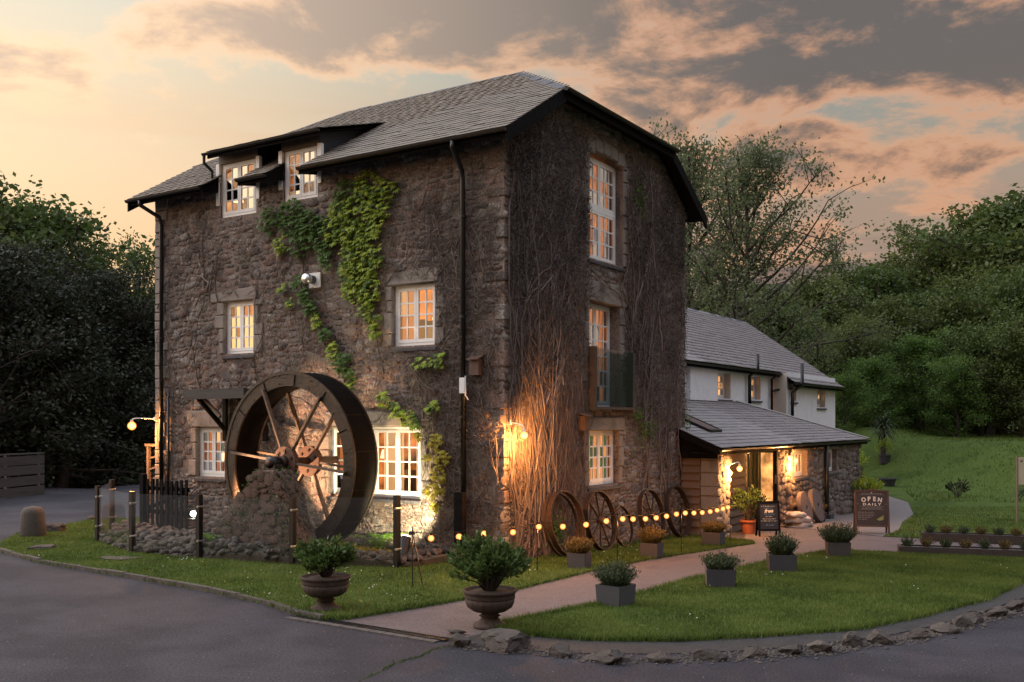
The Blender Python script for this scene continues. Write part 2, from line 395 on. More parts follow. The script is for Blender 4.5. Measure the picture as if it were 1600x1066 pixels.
M['wheeliron'] = pmat('brown painted wheel iron', [(.018, .011, .007), (.040, .024, .013), (.012, .009, .006)], 5, 8, .42, .35, 24, metal=.2, rrough=.14, dirt=((.012, .011, .007), 2.2, .52))
M['wheeldark'] = pmat('wet blackened wheel sole', [(.0025, .0025, .0025), (.006, .005, .004)], 6, 6, .8, .3, spec=.08)
M['spoke'] = pmat('worn brown spoke', [(.09, .056, .036), (.145, .095, .062), (.055, .036, .024)], 9, 8, .65, .3)
M['asphalt'] = pmat('asphalt', [(.022, .021, .026), (.047, .043, .051), (.029, .027, .033), (.040, .036, .043)], .42, 9, .75, .6, 110, spec=.2, rrough=.12, dirt=((.019, .018, .021), .30, .58), speck=(38, .5))
M['path'] = pmat('pinkish resin path', [(0.1, 0.0768, 0.0752), (0.132, 0.104, 0.0992), (0.112, 0.0896, 0.0864)], 1.2, 8, .8, .5, 120, speck=(55, .35), spec=.2)
M['gravel'] = pmat('grey gravel', [(0.091, 0.0805, 0.077), (0.168, 0.147, 0.14), (0.112, 0.098, 0.0945)], 30, 6, .9, .8, 45)
M['soil'] = pmat('earth', [(.035, .028, .022), (.07, .055, .042)], 8, 6, .95, .6)
M['grassbase'] = pmat('grass sward', [(0.0276, 0.046, 0.0092), (0.0598, 0.0897, 0.0184), (0.0391, 0.0644, 0.0126)], .55, 10, .95, .6, 60, spec=.1, speck=(14, .3))
M['farground'] = pmat('woodland floor', [(.02, .025, .012), (.04, .045, .02)], .4, 6, .95, .4, 8, spec=.1)
M['kerb'] = pmat('worn kerb stone', [(0.052, 0.0448, 0.04), (0.096, 0.08, 0.072)], 6, 8, .85, .4)
M['rock'] = pmat('grey field stone', [(.040, .035, .031), (.10, .085, .074), (.06, .052, .046)], 5, 8, .9, .7, 22, rnd=[(.042, .036, .032), (.09, .076, .066), (.066, .053, .044), (.115, .10, .09)], spec=.25)
M['mossrock'] = pmat('mossy red pier stone', [(0.0808, 0.0475, 0.0361), (0.142, 0.0855, 0.0665), (0.0617, 0.0427, 0.0333)], 6, 8, .9, .7, 24, rnd=[(0.0712, 0.0427, 0.0342), (0.142, 0.0855, 0.0665), (0.095, 0.0627, 0.0494), (0.123, 0.104, 0.0855)], dirt=((0.0333, 0.0399, 0.019), 1.6, .52), spec=.2, speck=(26, .6))
M['urn'] = pmat('brown cast stone urn', [(0.0405, 0.0297, 0.0252), (0.0765, 0.054, 0.045), (0.0558, 0.0468, 0.0378)], 7, 8, .9, .5, 30, spec=.2, dirt=((0.045, 0.045, 0.0306), 3.0, .6))
M['planter'] = pmat('slate grey planter', [(0.0425, 0.0425, 0.0493), (0.068, 0.0663, 0.0748)], 5, 6, .7, .2, rnd=[(0.0425, 0.0425, 0.0493), (0.0723, 0.0706, 0.0782)])
M['terracotta'] = pmat('terracotta', [(.30, .085, .04), (.38, .12, .06)], 8, 5, .8, .2)
M['darkpot'] = pmat('dark pot', [(.03, .03, .035), (.05, .05, .055)], 6, 4, .6, .1)
M['red'] = pmat('red paint', [(.28, .02, .02), (.34, .03, .03)], 6, 3, .45, .05)
M['green'] = pmat('dark green door paint', [(.012, .035, .02), (.02, .05, .03)], 6, 4, .4, .08)
M['board_black'] = pmat('chalkboard', [(.012, .013, .018), (.022, .023, .030)], 4, 5, .6, .05)
M['board_brown'] = pmat('dark brown board', [(.034, .024, .022), (.046, .033, .030)], 4, 5, .6, .05)
M['boardframe'] = pmat('brown board frame', [(0.064, 0.0336, 0.024), (0.096, 0.0528, 0.036)], 6, 6, .6, .2)
M['chalk'] = pmat('cream lettering', [(.62, .56, .50), (.68, .62, .56)], 20, 3, .8, 0)
M['chalkgrey'] = pmat('grey lettering', [(.28, .25, .24), (.34, .30, .29)], 20, 3, .8, 0)
M['chalkblue'] = pmat('blue chalk', [(.10, .22, .40), (.14, .28, .48)], 20, 3, .8, 0)
M['sack'] = pmat('pale plastic sack', [(.32, .25, .21), (.42, .34, .30)], 4, 6, .6, .4, 12)
M['cream'] = pmat('cream sign panel', [(.42, .38, .28), (.50, .46, .35)], 3, 4, .7, .05)
M['bark'] = pmat('bark', [(.035, .03, .024), (.075, .062, .05)], 5, 8, .9, .6, 14, stretch=(1, 1, .3))
M['stem'] = pmat('dead creeper stem', [(0.099, 0.0772, 0.0673), (0.198, 0.158, 0.139), (0.0594, 0.0465, 0.0426)], 3, 5, .9, .2, rnd=[(0.0446, 0.0366, 0.0356), (0.188, 0.154, 0.134), (0.099, 0.0733, 0.0614), (0.297, 0.257, 0.228), (0.0594, 0.0465, 0.0446)], spec=.2)
M['steel'] = pmat('brushed flue steel', [(.55, .55, .55), (.62, .62, .62)], 5, 3, .3, .03, metal=.9)
M['plastic'] = pmat('white plastic', [(.65, .65, .66), (.7, .7, .7)], 5, 3, .5, 0)
M['pane'] = glassmat('window glass', (.95, .95, .95), .13, solid=False)
M['fenceglass'] = glassmat('fence glass', (.96, .975, .97), .0, .01, .012)
M['smoke'] = glassmat('smoked balustrade glass', (.60, .65, .68), .0)
M['leaf'] = leafmat('woodland leaf', [(0.024, 0.0432, 0.0132), (0.0504, 0.084, 0.0216), (0.0792, 0.12, 0.03), (0.114, 0.162, 0.0432)], .4)
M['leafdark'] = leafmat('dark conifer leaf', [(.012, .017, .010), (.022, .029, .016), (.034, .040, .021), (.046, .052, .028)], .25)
M['leaflight'] = leafmat('bright leaf', [(0.0495, 0.099, 0.0176), (0.088, 0.16, 0.0308), (0.127, 0.209, 0.0418)], .4)
M['leafash'] = leafmat('open ash leaf', [(.075, .10, .045), (.12, .15, .07), (.17, .20, .10)], .5)
M['creeper'] = leafmat('virginia creeper leaf', [(0.0965, 0.167, 0.0232), (0.22, 0.321, 0.0386), (0.347, 0.426, 0.0515), (0.464, 0.476, 0.0709)], .35, .45)
M['creeperdk'] = leafmat('dark creeper leaf', [(0.048, 0.102, 0.024), (0.09, 0.168, 0.036), (0.144, 0.234, 0.048)], .35, .45)
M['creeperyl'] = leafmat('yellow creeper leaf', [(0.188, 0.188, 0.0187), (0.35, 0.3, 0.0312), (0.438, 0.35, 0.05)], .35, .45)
M['shrub'] = leafmat('shrub leaf', [(.032, .06, .016), (.07, .115, .03), (.12, .17, .045)], .3, .4)
M['lav'] = leafmat('lavender leaf', [(0.0298, 0.0425, 0.0213), (0.051, 0.0723, 0.0323), (0.0765, 0.0935, 0.0467)], .3)
M['heath'] = leafmat('dry heather', [(0.064, 0.044, 0.016), (0.112, 0.08, 0.024), (0.104, 0.096, 0.024)], .3)
M['fern'] = leafmat('fern', [(0.065, 0.169, 0.0195), (0.13, 0.26, 0.026), (0.208, 0.338, 0.039)], .4)
M['grass'] = leafmat('grass blade', [(0.0391, 0.0644, 0.0115), (0.0713, 0.113, 0.0196), (0.109, 0.159, 0.0299), (0.161, 0.19, 0.0517)], .35, .6, .9, 2.0)
M['daisy'] = pmat('daisy petals', [(.45, .44, .40), (.52, .50, .47)], 5, 2, .7, 0)
M['buttercup'] = pmat('buttercup petals', [(.6, .42, .03), (.65, .46, .05)], 5, 2, .7, 0)
M['bulb'] = bulbmat('festoon bulb light', (1.0, .46, .13), (1.0, .22, .03), 2.4, 1.0)
M['lampglobe'] = bulbmat('warm lamp light', (1.0, .46, .12), (1.0, .27, .04), 4.5, 1.5)
M['porchlight'] = bulbmat('porch lamp light', (1.0, .50, .15), (1.0, .33, .05), 4.5, 1.5)
M['flood'] = bulbmat('white flood light', (1.0, .96, .88), (1.0, .80, .55), 90, 3.0)
M['room'] = roommat('glowing room wall', (1.0, .28, .065), .72)  # room light is put into the walls as emission
M['roomdim'] = roommat('dim glowing room wall', (1.0, .32, .09), .42)
M['roombright'] = roommat('bright glowing room wall', (1.0, .42, .12), 1.3)
M['curtain'] = emat('self-glowing curtain', (1.0, .31, .09), .45)  # light through the cloth is painted in as emission
M['curtainpale'] = emat('pale self-glowing curtain', (1.0, .52, .22), .9)
M['wet'] = pmat('wet brown grit', [(.012, .010, .008), (.022, .018, .014)], 4, 6, .35, .4, 40, spec=.4)
M['verge'] = pmat('wet dark grit', [(0.0154, 0.0138, 0.0127), (0.033, 0.0292, 0.0275), (0.0198, 0.0176, 0.0165)], 3, 8, .7, .7, 60, speck=(50, .5))
M['leafolive'] = leafmat('olive woodland leaf', [(0.0345, 0.0506, 0.0138), (0.0667, 0.092, 0.023), (0.101, 0.132, 0.0345), (0.138, 0.172, 0.0483)], .4)
M['darkwood'] = pmat('dark greyed oak', [(0.035, 0.028, 0.0245), (0.063, 0.0504, 0.0434)], 5, 8, .8, .4, 18, stretch=(0.7, 0.7, 4.2))
M['curtainwarm'] = emat('orange self-glowing curtain', (1.0, .36, .11), .85)  # emits its own glow, like the curtains above
def leaf_quads(P, size, mat, name, parent, up=.4, ratio=.5, dirs=None):
    n = len(P); P = np.asarray(P, np.float32)
    a = nrng.normal(size=(n, 3)); 
    if dirs is not None: a = a * .45 + np.asarray(dirs)
    else: a[:, 2] += up
    a /= np.linalg.norm(a, axis=1)[:, None]
    b = np.cross(a, nrng.normal(size=(n, 3))); b /= np.linalg.norm(b, axis=1)[:, None]
    s = (size * nrng.uniform(.6, 1.3, n))[:, None]
    V = np.stack([P, P + a * s * .5 + b * s * ratio * .5, P + a * s, P + a * s * .5 - b * s * ratio * .5], 1).reshape(-1, 3)
    return mobj(name, np_mesh(name, V, np.arange(4 * n).reshape(-1, 4), mat), parent)
M['lampshade'] = emat('lit lamp shade', (1.0, .62, .30), 2.4)
# ------------------------------------------------------------------ ground
LAWN1 = [(-9.11, -3.91), (-7.0, -4.38), (-5.64, -4.47), (-3.68, -4.62), (-2.04, -4.76), (-0.56, -5.02), (0.37, -5.33), (.85, -5.42), (1.06, -5.18), (1.3, -4.25), (1.47, -3.41), (1.66, -2.34), (1.73, -.08), (1.72, 2.3), (1.92, 4.48), (2.16, 6.86), (1.9, 7.3), (1.1, 7.6), (-.3, 7.6), (-.3, .3), (-9.3, .3), (-10.6, 1.6), (-12.1, 1.67), (-13.21, .96), (-12.5, -.34), (-11.6, -2.09), (-10.29, -3.23)]
LAWN2 = [(3.02, -4.69), (2.85, -4.45), (3.13, -3.33), (3.33, -2.59), (3.40, -1.56), (3.49, .33), (3.63, 3.33), (3.92, 5.62), (4.31, 6.55), (5.16, 6.78), (7.4, 7.42), (9.5, 7.9), (8.6, 6.0), (8.05, 4.6), (7.84, 3.48), (7.63, .74), (7.12, -1.09), (6.63, -2.34), (5.85, -3.28), (5.08, -4.1), (4.23, -4.6), (3.4, -4.78)]
LAWN3 = [(4.0, 10.9), (7.5, 11.3), (12, 12.2), (40, 14), (70, 40), (60, 110), (-40, 118), (-44, 90), (-8, 50), (-1.6, 33), (1.5, 26.4), (2.8, 20.8), (3.4, 16.0), (3.9, 13.1)]
PATH = [(.6, -5.40), (1.06, -5.18), (1.3, -4.25), (1.47, -3.41), (1.66, -2.34), (1.73, -.08), (1.72, 2.3), (1.92, 4.48), (2.16, 6.86), (1.5, 8.0), (1.0, 9.5), (.9, 12.2), (2.5, 11.8), (4.0, 10.9), (7.5, 11.3), (12, 12.2), (14, 9.0), (9.5, 7.9), (7.4, 7.42), (5.16, 6.78), (4.31, 6.55), (3.92, 5.62), (3.63, 3.33), (3.49, .33), (3.40, -1.56), (3.33, -2.59), (3.13, -3.33), (2.85, -4.45), (3.02, -4.69), (2.9, -5.35)]
GRAVEL = [(.9, 12.2), (2.5, 11.8), (4.0, 10.9), (3.9, 13.1), (3.4, 16.0), (2.8, 20.8), (1.5, 26.4), (-1.6, 33), (-6, 44), (-8, 44), (-3, 30), (-.8, 22), (.9, 20)]
def far_ground():
    # one wide sheet to the horizon, woods and hills included
    m = MB(); n = 90
    xs = np.concatenate([np.linspace(-900, -70, 14), np.linspace(-60, 80, 70), np.linspace(95, 900, 14)])
    ys = np.concatenate([np.linspace(-400, -45, 8), np.linspace(-40, 130, 86), np.linspace(145, 1200, 16)])
    V = []
    for y in ys:
        for x in xs:
            z = ground_z(x, y) - .35
            px, py = x - CAMX, y - CAMY
            d = px * FWD[0] + py * FWD[1]; l = px * RGT[0] + py * RGT[1]
            if abs(px) > 60 or d > 75:
                z += 26 * ss((d - 90) / 160) * ss((l + 10) / 60) + 10 * ss((d - 90) / 200)
            V.append((x, y, z))
    nx = len(xs); F = [(j * nx + i, j * nx + i + 1, (j + 1) * nx + i + 1, (j + 1) * nx + i) for j in range(len(ys) - 1) for i in range(nx - 1)]
    m.add(V, F); o = m.build('ground', M['farground'], None, True, fix=False); tag(o, kind='structure')
far_ground()
sheet('road', [(-60, -40), (30, -40), (30, 16), (6, 16), (0, 9), (-9.2, 9), (-12, 30), (-22, 40), (-30, 32), (-24, 8), (-60, 2)], 1.6, 0.0, M['asphalt'])
sheet('path', PATH, .6, .006, M['path'])
sheet('gravel_path', GRAVEL, .8, .014, M['gravel'])
sheet('lawn', LAWN1, .5, .035, M['grassbase'], .12)
sheet('lawn', LAWN2, .5, .035, M['grassbase'], .12)
sheet('lawn', LAWN3, 1.5, .03, M['grassbase'], .12)
VERGE = [(2.9, -5.4), (3.4, -5.5), (4.3, -5.3), (5.2, -4.75), (5.9, -4.1), (6.5, -3.3), (6.95, -2.6), (7.35, -1.6), (7.75, -.2), (8.05, 1.5), (8.3, 4), (8.6, 6.0), (8.05, 4.6), (7.84, 3.48), (7.63, .74), (7.12, -1.09), (6.63, -2.34), (5.85, -3.28), (5.08, -4.1), (4.23, -4.6), (3.4, -4.78), (3.02, -4.69)]
sheet('gravel_verge', VERGE, .5, .008, M['verge'])

def scatter_in(poly, n, excl=None, keep=None):
    xs = [p[0] for p in poly]; ys = [p[1] for p in poly]; out = []
    while len(out) < n:
        x = rng.uniform(min(xs), max(xs)); y = rng.uniform(min(ys), max(ys))
        if inside((x, y), poly) and not (excl and excl(x, y)) and (keep is None or keep(x, y)): out.append((x, y))
    return out
ENCL = [(-1.05, -1.45), (-2.93, -2.23), (-4.94, -2.58), (-6.64, -2.75), (-8.8, -2.0), (-10.0, -.6), (-9.3, 0.1), (-.6, 0.1)]
def blades(name, poly, n, h, w, mat, zoff=.035, excl=None, keep=None):
    P = np.array(scatter_in(poly, n, excl, keep)); m = len(P)
    z = np.array([ground_z(a, b) for a, b in P]) + zoff - .006
    ang = nrng.uniform(0, 2 * np.pi, m); hh = h * nrng.uniform(.45, 1.25, m); ww = w * nrng.uniform(.6, 1.4, m)
    lean = nrng.uniform(0, .8, m) * hh; la = nrng.uniform(0, 2 * np.pi, m)
    a = np.stack([P[:, 0] - np.cos(ang) * ww, P[:, 1] - np.sin(ang) * ww, z], 1)
    b = np.stack([P[:, 0] + np.cos(ang) * ww, P[:, 1] + np.sin(ang) * ww, z], 1)
    c = np.stack([P[:, 0] + np.cos(la) * lean, P[:, 1] + np.sin(la) * lean, z + hh], 1)
    V = np.stack([a, b, c], 1).reshape(-1, 3); T = np.arange(3 * m).reshape(-1, 3)
    o = mobj(name, np_mesh(name, V, T, mat)); return tag(o, kind='stuff')
g1 = blades('grass', LAWN1, 80000, .05, .007, M['grass'], excl=lambda x, y: inside((x, y), ENCL))
tag(g1, 'short mown grass in front of the old mill')
g2 = blades('grass', LAWN2, 100000, .045, .006, M['grass'])
tag(g2, 'short mown grass of the lawn inside the stone ring')
g3 = blades('grass', [(4.0, 10.9), (7.5, 11.3), (16, 12.6), (16, 32), (2.2, 24), (2.8, 20.8), (3.4, 16.0), (3.9, 13.1)], 40000, .06, .011, M['grass'])
tag(g3, 'short mown grass of the far lawn by the bank')
g4 = blades('grass', [(1.8, 26.4), (16, 32), (16, 13.5), (27, 20), (31, 45), (10, 70), (-12, 66), (-4, 47)], 50000, .13, .02, M['grass'])
tag(g4, 'rougher grass over the far bank below the wood')
# longer tufts along the lawn edges
def edge_tufts(name, lines, n, label):
    V = []; k = 0
    for i in range(n):
        ln = rng.choice(lines); j = rng.randrange(len(ln) - 1); t = rng.random()
        x = ln[j][0] + (ln[j + 1][0] - ln[j][0]) * t + rng.gauss(0, .035); y = ln[j][1] + (ln[j + 1][1] - ln[j][1]) * t + rng.gauss(0, .035)
        z = ground_z(x, y) + .01; a = rng.uniform(0, 6.28); w = .007; h = rng.uniform(.04, .10); b = rng.uniform(0, 6.28); le = h * rng.uniform(.1, .9)
        V += [(x - math.cos(a) * w, y - math.sin(a) * w, z), (x + math.cos(a) * w, y + math.sin(a) * w, z), (x + math.cos(b) * le, y + math.sin(b) * le, z + h)]
    o = mobj(name, np_mesh(name, V, np.arange(len(V)).reshape(-1, 3), M['grass'])); tag(o, label, kind='stuff')
edge_tufts('edge_grass', [LAWN1[:16], LAWN2[-9:] + LAWN2[:1], LAWN2[1:9]], 16000, 'longer grass fringing the lawn edges')
def flowers(name, poly, clumps, per, mat, label, r=.009):
    m = MB()
    for cx, cy in scatter_in(poly, clumps, lambda x, y: inside((x, y), ENCL)):
        for k in range(rng.randrange(2, per)):
            x = cx + rng.gauss(0, .22); y = cy + rng.gauss(0, .22)
            if not inside((x, y), poly): continue
            z = ground_z(x, y) + .035 + rng.uniform(.035, .065); q = r * rng.uniform(.7, 1.25)
            tx, ty = rng.uniform(-.5, .5), rng.uniform(-.5, .5)
            m.add([(x + q * math.cos(a), y + q * math.sin(a), z + q * (tx * math.cos(a) + ty * math.sin(a))) for a in (0, 1.05, 2.1, 3.14, 4.2, 5.24)], [(0, 1, 2, 3, 4, 5)])
    tag(m.build(name, mat, None, fix=False), label, kind='stuff')
flowers('daisies', LAWN1, 60, 11, M['daisy'], 'small white daisies scattered over the strip of lawn by the mill')
flowers('daisies', LAWN2, 22, 7, M['daisy'], 'small white daisies scattered over the lawn inside the stone ring')
flowers('buttercups', LAWN1, 26, 6, M['buttercup'], 'small yellow buttercups in the lawn by the mill')
# kerb along the drive: separate worn stones
kb = thing('kerb', 'low worn stone kerb curving between drive and lawn', 'kerb')
kl = LAWN1[:8]; acc = []
for i in range(len(kl) - 1):
    a = Vector(kl[i]); b = Vector(kl[i + 1]); m_ = max(1, int((b - a).length / .55))
    for j in range(m_): acc.append(a.lerp(b, j / m_))
acc.append(Vector(kl[-1]))
for i in range(len(acc) - 1):
    a, b = acc[i], acc[i + 1]; d = (b - a).normalized() * .006
    m = MB(); zz = ground_z(a.x, a.y) + .02 + rng.uniform(-.008, .012)
    m.bar((a.x + d.x, a.y + d.y, zz), (b.x - d.x, b.y - d.y, zz + rng.uniform(-.006, .006)), .085, .09)
    m.build('kerb_stone', M['kerb'], kb)
# drain channel across the mouth of the path with setts beside it
dr = thing('drain_channel', 'black slotted drain channel across the mouth of the path', 'drain')
A_, B_ = Vector((.36, -5.42)), Vector((2.86, -5.50))
m = MB(); dirv = (B_ - A_).normalized(); nv = Vector((-dirv.y, dirv.x))
for s in (-1, 1): m.bar((A_.x + nv.x * .055 * s, A_.y + nv.y * .055 * s, .010), (B_.x + nv.x * .055 * s, B_.y + nv.y * .055 * s, .010), .02, .03)
m.build('channel_edge', M['blackmetal'], dr)
m = MB()
for i in range(62):
    t = (i + .5) / 62; p = A_.lerp(B_, t); m.bar((p.x - nv.x * .046, p.y - nv.y * .046, .010), (p.x + nv.x * .046, p.y + nv.y * .046, .010), .022, .02)
tag(m.build('grating_bars', M['blackmetal'], dr), kind='stuff')
L_ = (B_ - A_).length; t = .0
while t < L_ - .1:
    w_ = rng.uniform(.14, .26); p0 = A_ + dirv * t - nv * .125; p1 = A_ + dirv * min(L_, t + w_ - .012) - nv * .125
    MB().bar((p0.x, p0.y, .004), (p1.x, p1.y, .004), .10, .025).build('sett', M['kerb'], dr); t += w_

# ------------------------------------------------------------------ rocks
def rock_mesh(name, seed, mat, flat=.6, sub=2, rough=.22):
    r = random.Random(seed); bm = bmesh.new(); bmesh.ops.create_icosphere(bm, subdivisions=sub, radius=.5)
    planes = [(Vector((r.uniform(-1, 1), r.uniform(-1, 1), r.uniform(-.6, 1))).normalized(), r.uniform(.20, .38)) for _ in range(9)]
    for v in bm.verts:
        for nrm, d in planes:
            k = v.co.dot(nrm)
            if k > d: v.co -= nrm * (k - d) * .97
        v.co += Vector((r.uniform(-1, 1), r.uniform(-1, 1), r.uniform(-1, 1))) * rough * .12
        v.co.z *= flat
    me = bpy.data.meshes.new(name); bm.to_mesh(me); bm.free(); me.materials.append(mat); return me
ROCKS = [rock_mesh('rock', 100 + i, M['rock'], .62, 3, .22) for i in range(8)]
ring = [(3.12, -5.64, .30, .24), (3.62, -5.50, .62, .30), (4.29, -5.39, .32, .20), (4.81, -5.37, .46, .20), (5.28, -5.01, .32, .19), (5.69, -4.68, .34, .17), (6.04, -4.29, .34, .18), (6.36, -3.97, .32, .16), (6.58, -3.69, .30, .20), (6.8, -3.25, .30, .22), (7.0, -2.89, .36, .20), (7.3, -2.41, .36, .17), (7.5, -1.85, .40, .20), (7.63, -1.42, .34, .22), (7.72, -1.05, .36, .24), (7.93, -.45, .34, .20), (8.05, .2, .34, .22)]
names = ['pale squat rock at the drive end, nearest the brown urn', 'largest flat-topped rock, just right of the brown urn', 'third rock of the ring from the urn, pale and pitted', 'long low dark rock, fourth of the ring from the urn', 'blocky rock, fifth of the ring from the urn', 'pale topped rock, sixth of the ring from the urn', 'dark jagged rock, seventh of the ring from the urn', 'light grey flat rock, eighth of the ring from the urn', 'brown low rock, ninth of the ring from the urn', 'upright pitted rock, tenth of the ring from the urn', 'squared block, eleventh of the ring from the urn', 'flat dark block, twelfth of the ring from the urn', 'spiky brown rock, thirteenth of the ring from the urn', 'first of the three touching rocks at the far right bend', 'middle one of the three touching rocks at the far right bend', 'last of the three touching rocks at the far right bend', 'rightmost rock of the ring at the picture edge']
for i, (x, y, w_, h_) in enumerate(ring):
    o = mobj('edging_rock', ROCKS[i % 8], None, (x, y, ground_z(x, y) + h_ * .24))
    o.scale = (w_ * 1.12, w_ * .92, h_ * 1.7); o.rotation_euler = (rng.uniform(-.08, .08), rng.uniform(-.08, .08), [-.05, .1, .2, .15, .5, .65, .75, .8, .9, 1.0, 1.05, 1.1, 1.2, 1.25, 1.3, 1.35, 1.4][i] + rng.uniform(-.2, .2))
    tag(o, names[i], 'rock', 'rocks edging the drive')
for x, y, w_, h_, lab in [(-11.22, -1.45, .62, .30, 'low dark rock just behind the upright staddle stone'), (-8.6, -3.35, .75, .12, 'flat stone sunk in the grass in front of the staddle stone'), (-13.0, .75, .38, .26, 'small pale rock where lawn meets the back drive'), (-6.1, -3.4, .95, .07, 'thin flat slab lying in the grass before the glass fence'), (2.75, -5.2, .30, .07, 'small flat stone behind the squat rock by the drain')]:
    o = mobj('rock', ROCKS[rng.randrange(8)], None, (x, y, ground_z(x, y) + .03 + h_ * .22)); o.scale = (w_, w_ * .7, h_ * 1.4); o.rotation_euler = (0, 0, rng.uniform(0, 3))
    tag(o, lab, 'rock')
# grit and small stones bedded between and around the rocks
m = MB()
for i in range(3200):
    k = rng.randrange(len(ring) - 1); t = rng.random(); x = ring[k][0] + (ring[k + 1][0] - ring[k][0]) * t + rng.gauss(0, .11); y = ring[k][1] + (ring[k + 1][1] - ring[k][1]) * t + rng.gauss(.03, .11)
    if inside((x, y), LAWN2): continue
    s = rng.choice((.006, .009, .013, .02, .03)) * rng.uniform(.7, 1.2); z = ground_z(x, y) + .006; a = rng.uniform(0, 6.28)
    m.add([(x + s * math.cos(a + q), y + s * math.sin(a + q), z) for q in (0, 1.7, 3.2, 4.6)] + [(x + s * .2, y, z + s * .7)], [(0, 1, 4), (1, 2, 4), (2, 3, 4), (3, 0, 4)])
tag(m.build('loose_grit', M['rock'], None, fix=False), 'loose grit and small stones around the edging rocks', kind='stuff')
# staddle-like upright stone
m = MB(); m.lathe([(.26, -.05), (.27, .1), (.25, .35), (.235, .52), (.22, .60), (.15, .66), (.05, .68)], 14, (0, 0, 0), lambda a, z: .05 * math.sin(3 * a + 4 * z) + .03 * math.sin(7 * a))
o = m.build('upright_stone', M['rock'], None, True, (-10.79, -2.21, 0)); tag(o, 'rounded upright guard stone at the corner of the lawn by the drive', 'guard stone')
# stone bed inside the glass fence
def bed_z(x, y):
    e = min(1.0, max(0.0, (y + 2.75) / .9))
    return .03 + .10 * ss(e) + .22 * math.exp(-((x + 4.3) ** 2 / 3.0 + (y + 1.9) ** 2 / .35)) + .05 * math.sin(2.1 * x) * math.sin(2.7 * y)
m = MB(); P = []
sb = sheet('stone_bed', ENCL, .35, .04, M['soil'], .3)
for v in sb.data.vertices:
    if v.co.z < ground_z(v.co.x, v.co.y): continue
    v.co.z = max(v.co.z, ground_z(v.co.x, v.co.y) + bed_z(v.co.x, v.co.y) - .02)
pts = scatter_in(ENCL, 900, lambda x, y: y > -1.25 and -6.8 < x < -3.2)
pts.sort(key=lambda p: (p[0] - CAMX) ** 2 + (p[1] - CAMY) ** 2)
small = [rock_mesh('stone', 300 + i, M['rock'], .7, 1, .3) for i in range(8)]
arrs = []
for me in small:
    v = np.zeros(len(me.vertices) * 3, np.float32); me.vertices.foreach_get('co', v)
    arrs.append((v.reshape(-1, 3), np.array([tuple(p.vertices) for p in me.polygons])))
edge = []
for a, b in zip(ENCL[:6], ENCL[1:6]):
    n_ = int(math.hypot(b[0] - a[0], b[1] - a[1]) / .17)
    edge += [(a[0] + (b[0] - a[0]) * q / n_ + rng.gauss(0, .03), a[1] + (b[1] - a[1]) * q / n_ + rng.gauss(.05, .04)) for q in range(n_)]
pts = edge + pts
SV = []; ST = []; k = 0
for i, (x, y) in enumerate(pts):
    s = rng.uniform(.12, .26) * (1.15 if i < len(edge) else 1); q = rng.randrange(8); rz = rng.uniform(0, 6.28); z = bed_z(x, y) + s * .18 - (.06 if i < len(edge) else 0)
    if i < 280:
        o = mobj('stone', small[q], sb, (x, y, z)); o.scale = (s, s * rng.uniform(.7, 1), s * rng.uniform(.7, 1)); o.rotation_euler = (rng.uniform(-.4, .4), rng.uniform(-.4, .4), rz)
    else:
        v, t = arrs[q]; c, sn = math.cos(rz), math.sin(rz)
        w = np.stack([(v[:, 0] * c - v[:, 1] * sn) * s + x, (v[:, 0] * sn + v[:, 1] * c) * s + y, v[:, 2] * s + z], 1)
        SV.append(w); ST.append(t + k); k += len(v)
tag(mobj('stones', np_mesh('stones', np.concatenate(SV), np.concatenate(ST), M['rock']), sb), kind='stuff')

# grit and leaf litter gathered along the kerb and the path edges
m = MB(); lines_ = [LAWN1[:8], LAWN1[8:16], LAWN2[1:9]]
for i in range(1500):
    ln = lines_[0] if i % 2 else rng.choice(lines_); j = rng.randrange(len(ln) - 1); t = rng.random(); x = ln[j][0] + (ln[j + 1][0] - ln[j][0]) * t; y = ln[j][1] + (ln[j + 1][1] - ln[j][1]) * t
    o = abs(rng.gauss(0, .10)) + .05
    if ln is lines_[0]: y -= o
    elif ln is lines_[1]: x += o * .8
    else: x -= o * .8
    s = rng.uniform(.005, .016); a = rng.uniform(0, 6.28); z = ground_z(x, y) + .010
    m.add([(x + s * math.cos(a + q), y + s * math.sin(a + q) * .7, z + rng.uniform(0, s * .5)) for q in (0, 1.6, 3.1, 4.7)], [(0, 1, 2, 3)])
tag(m.build('litter', M['soil'], None, fix=False), 'dead leaf crumbs and grit along the kerb and path edges', kind='stuff')
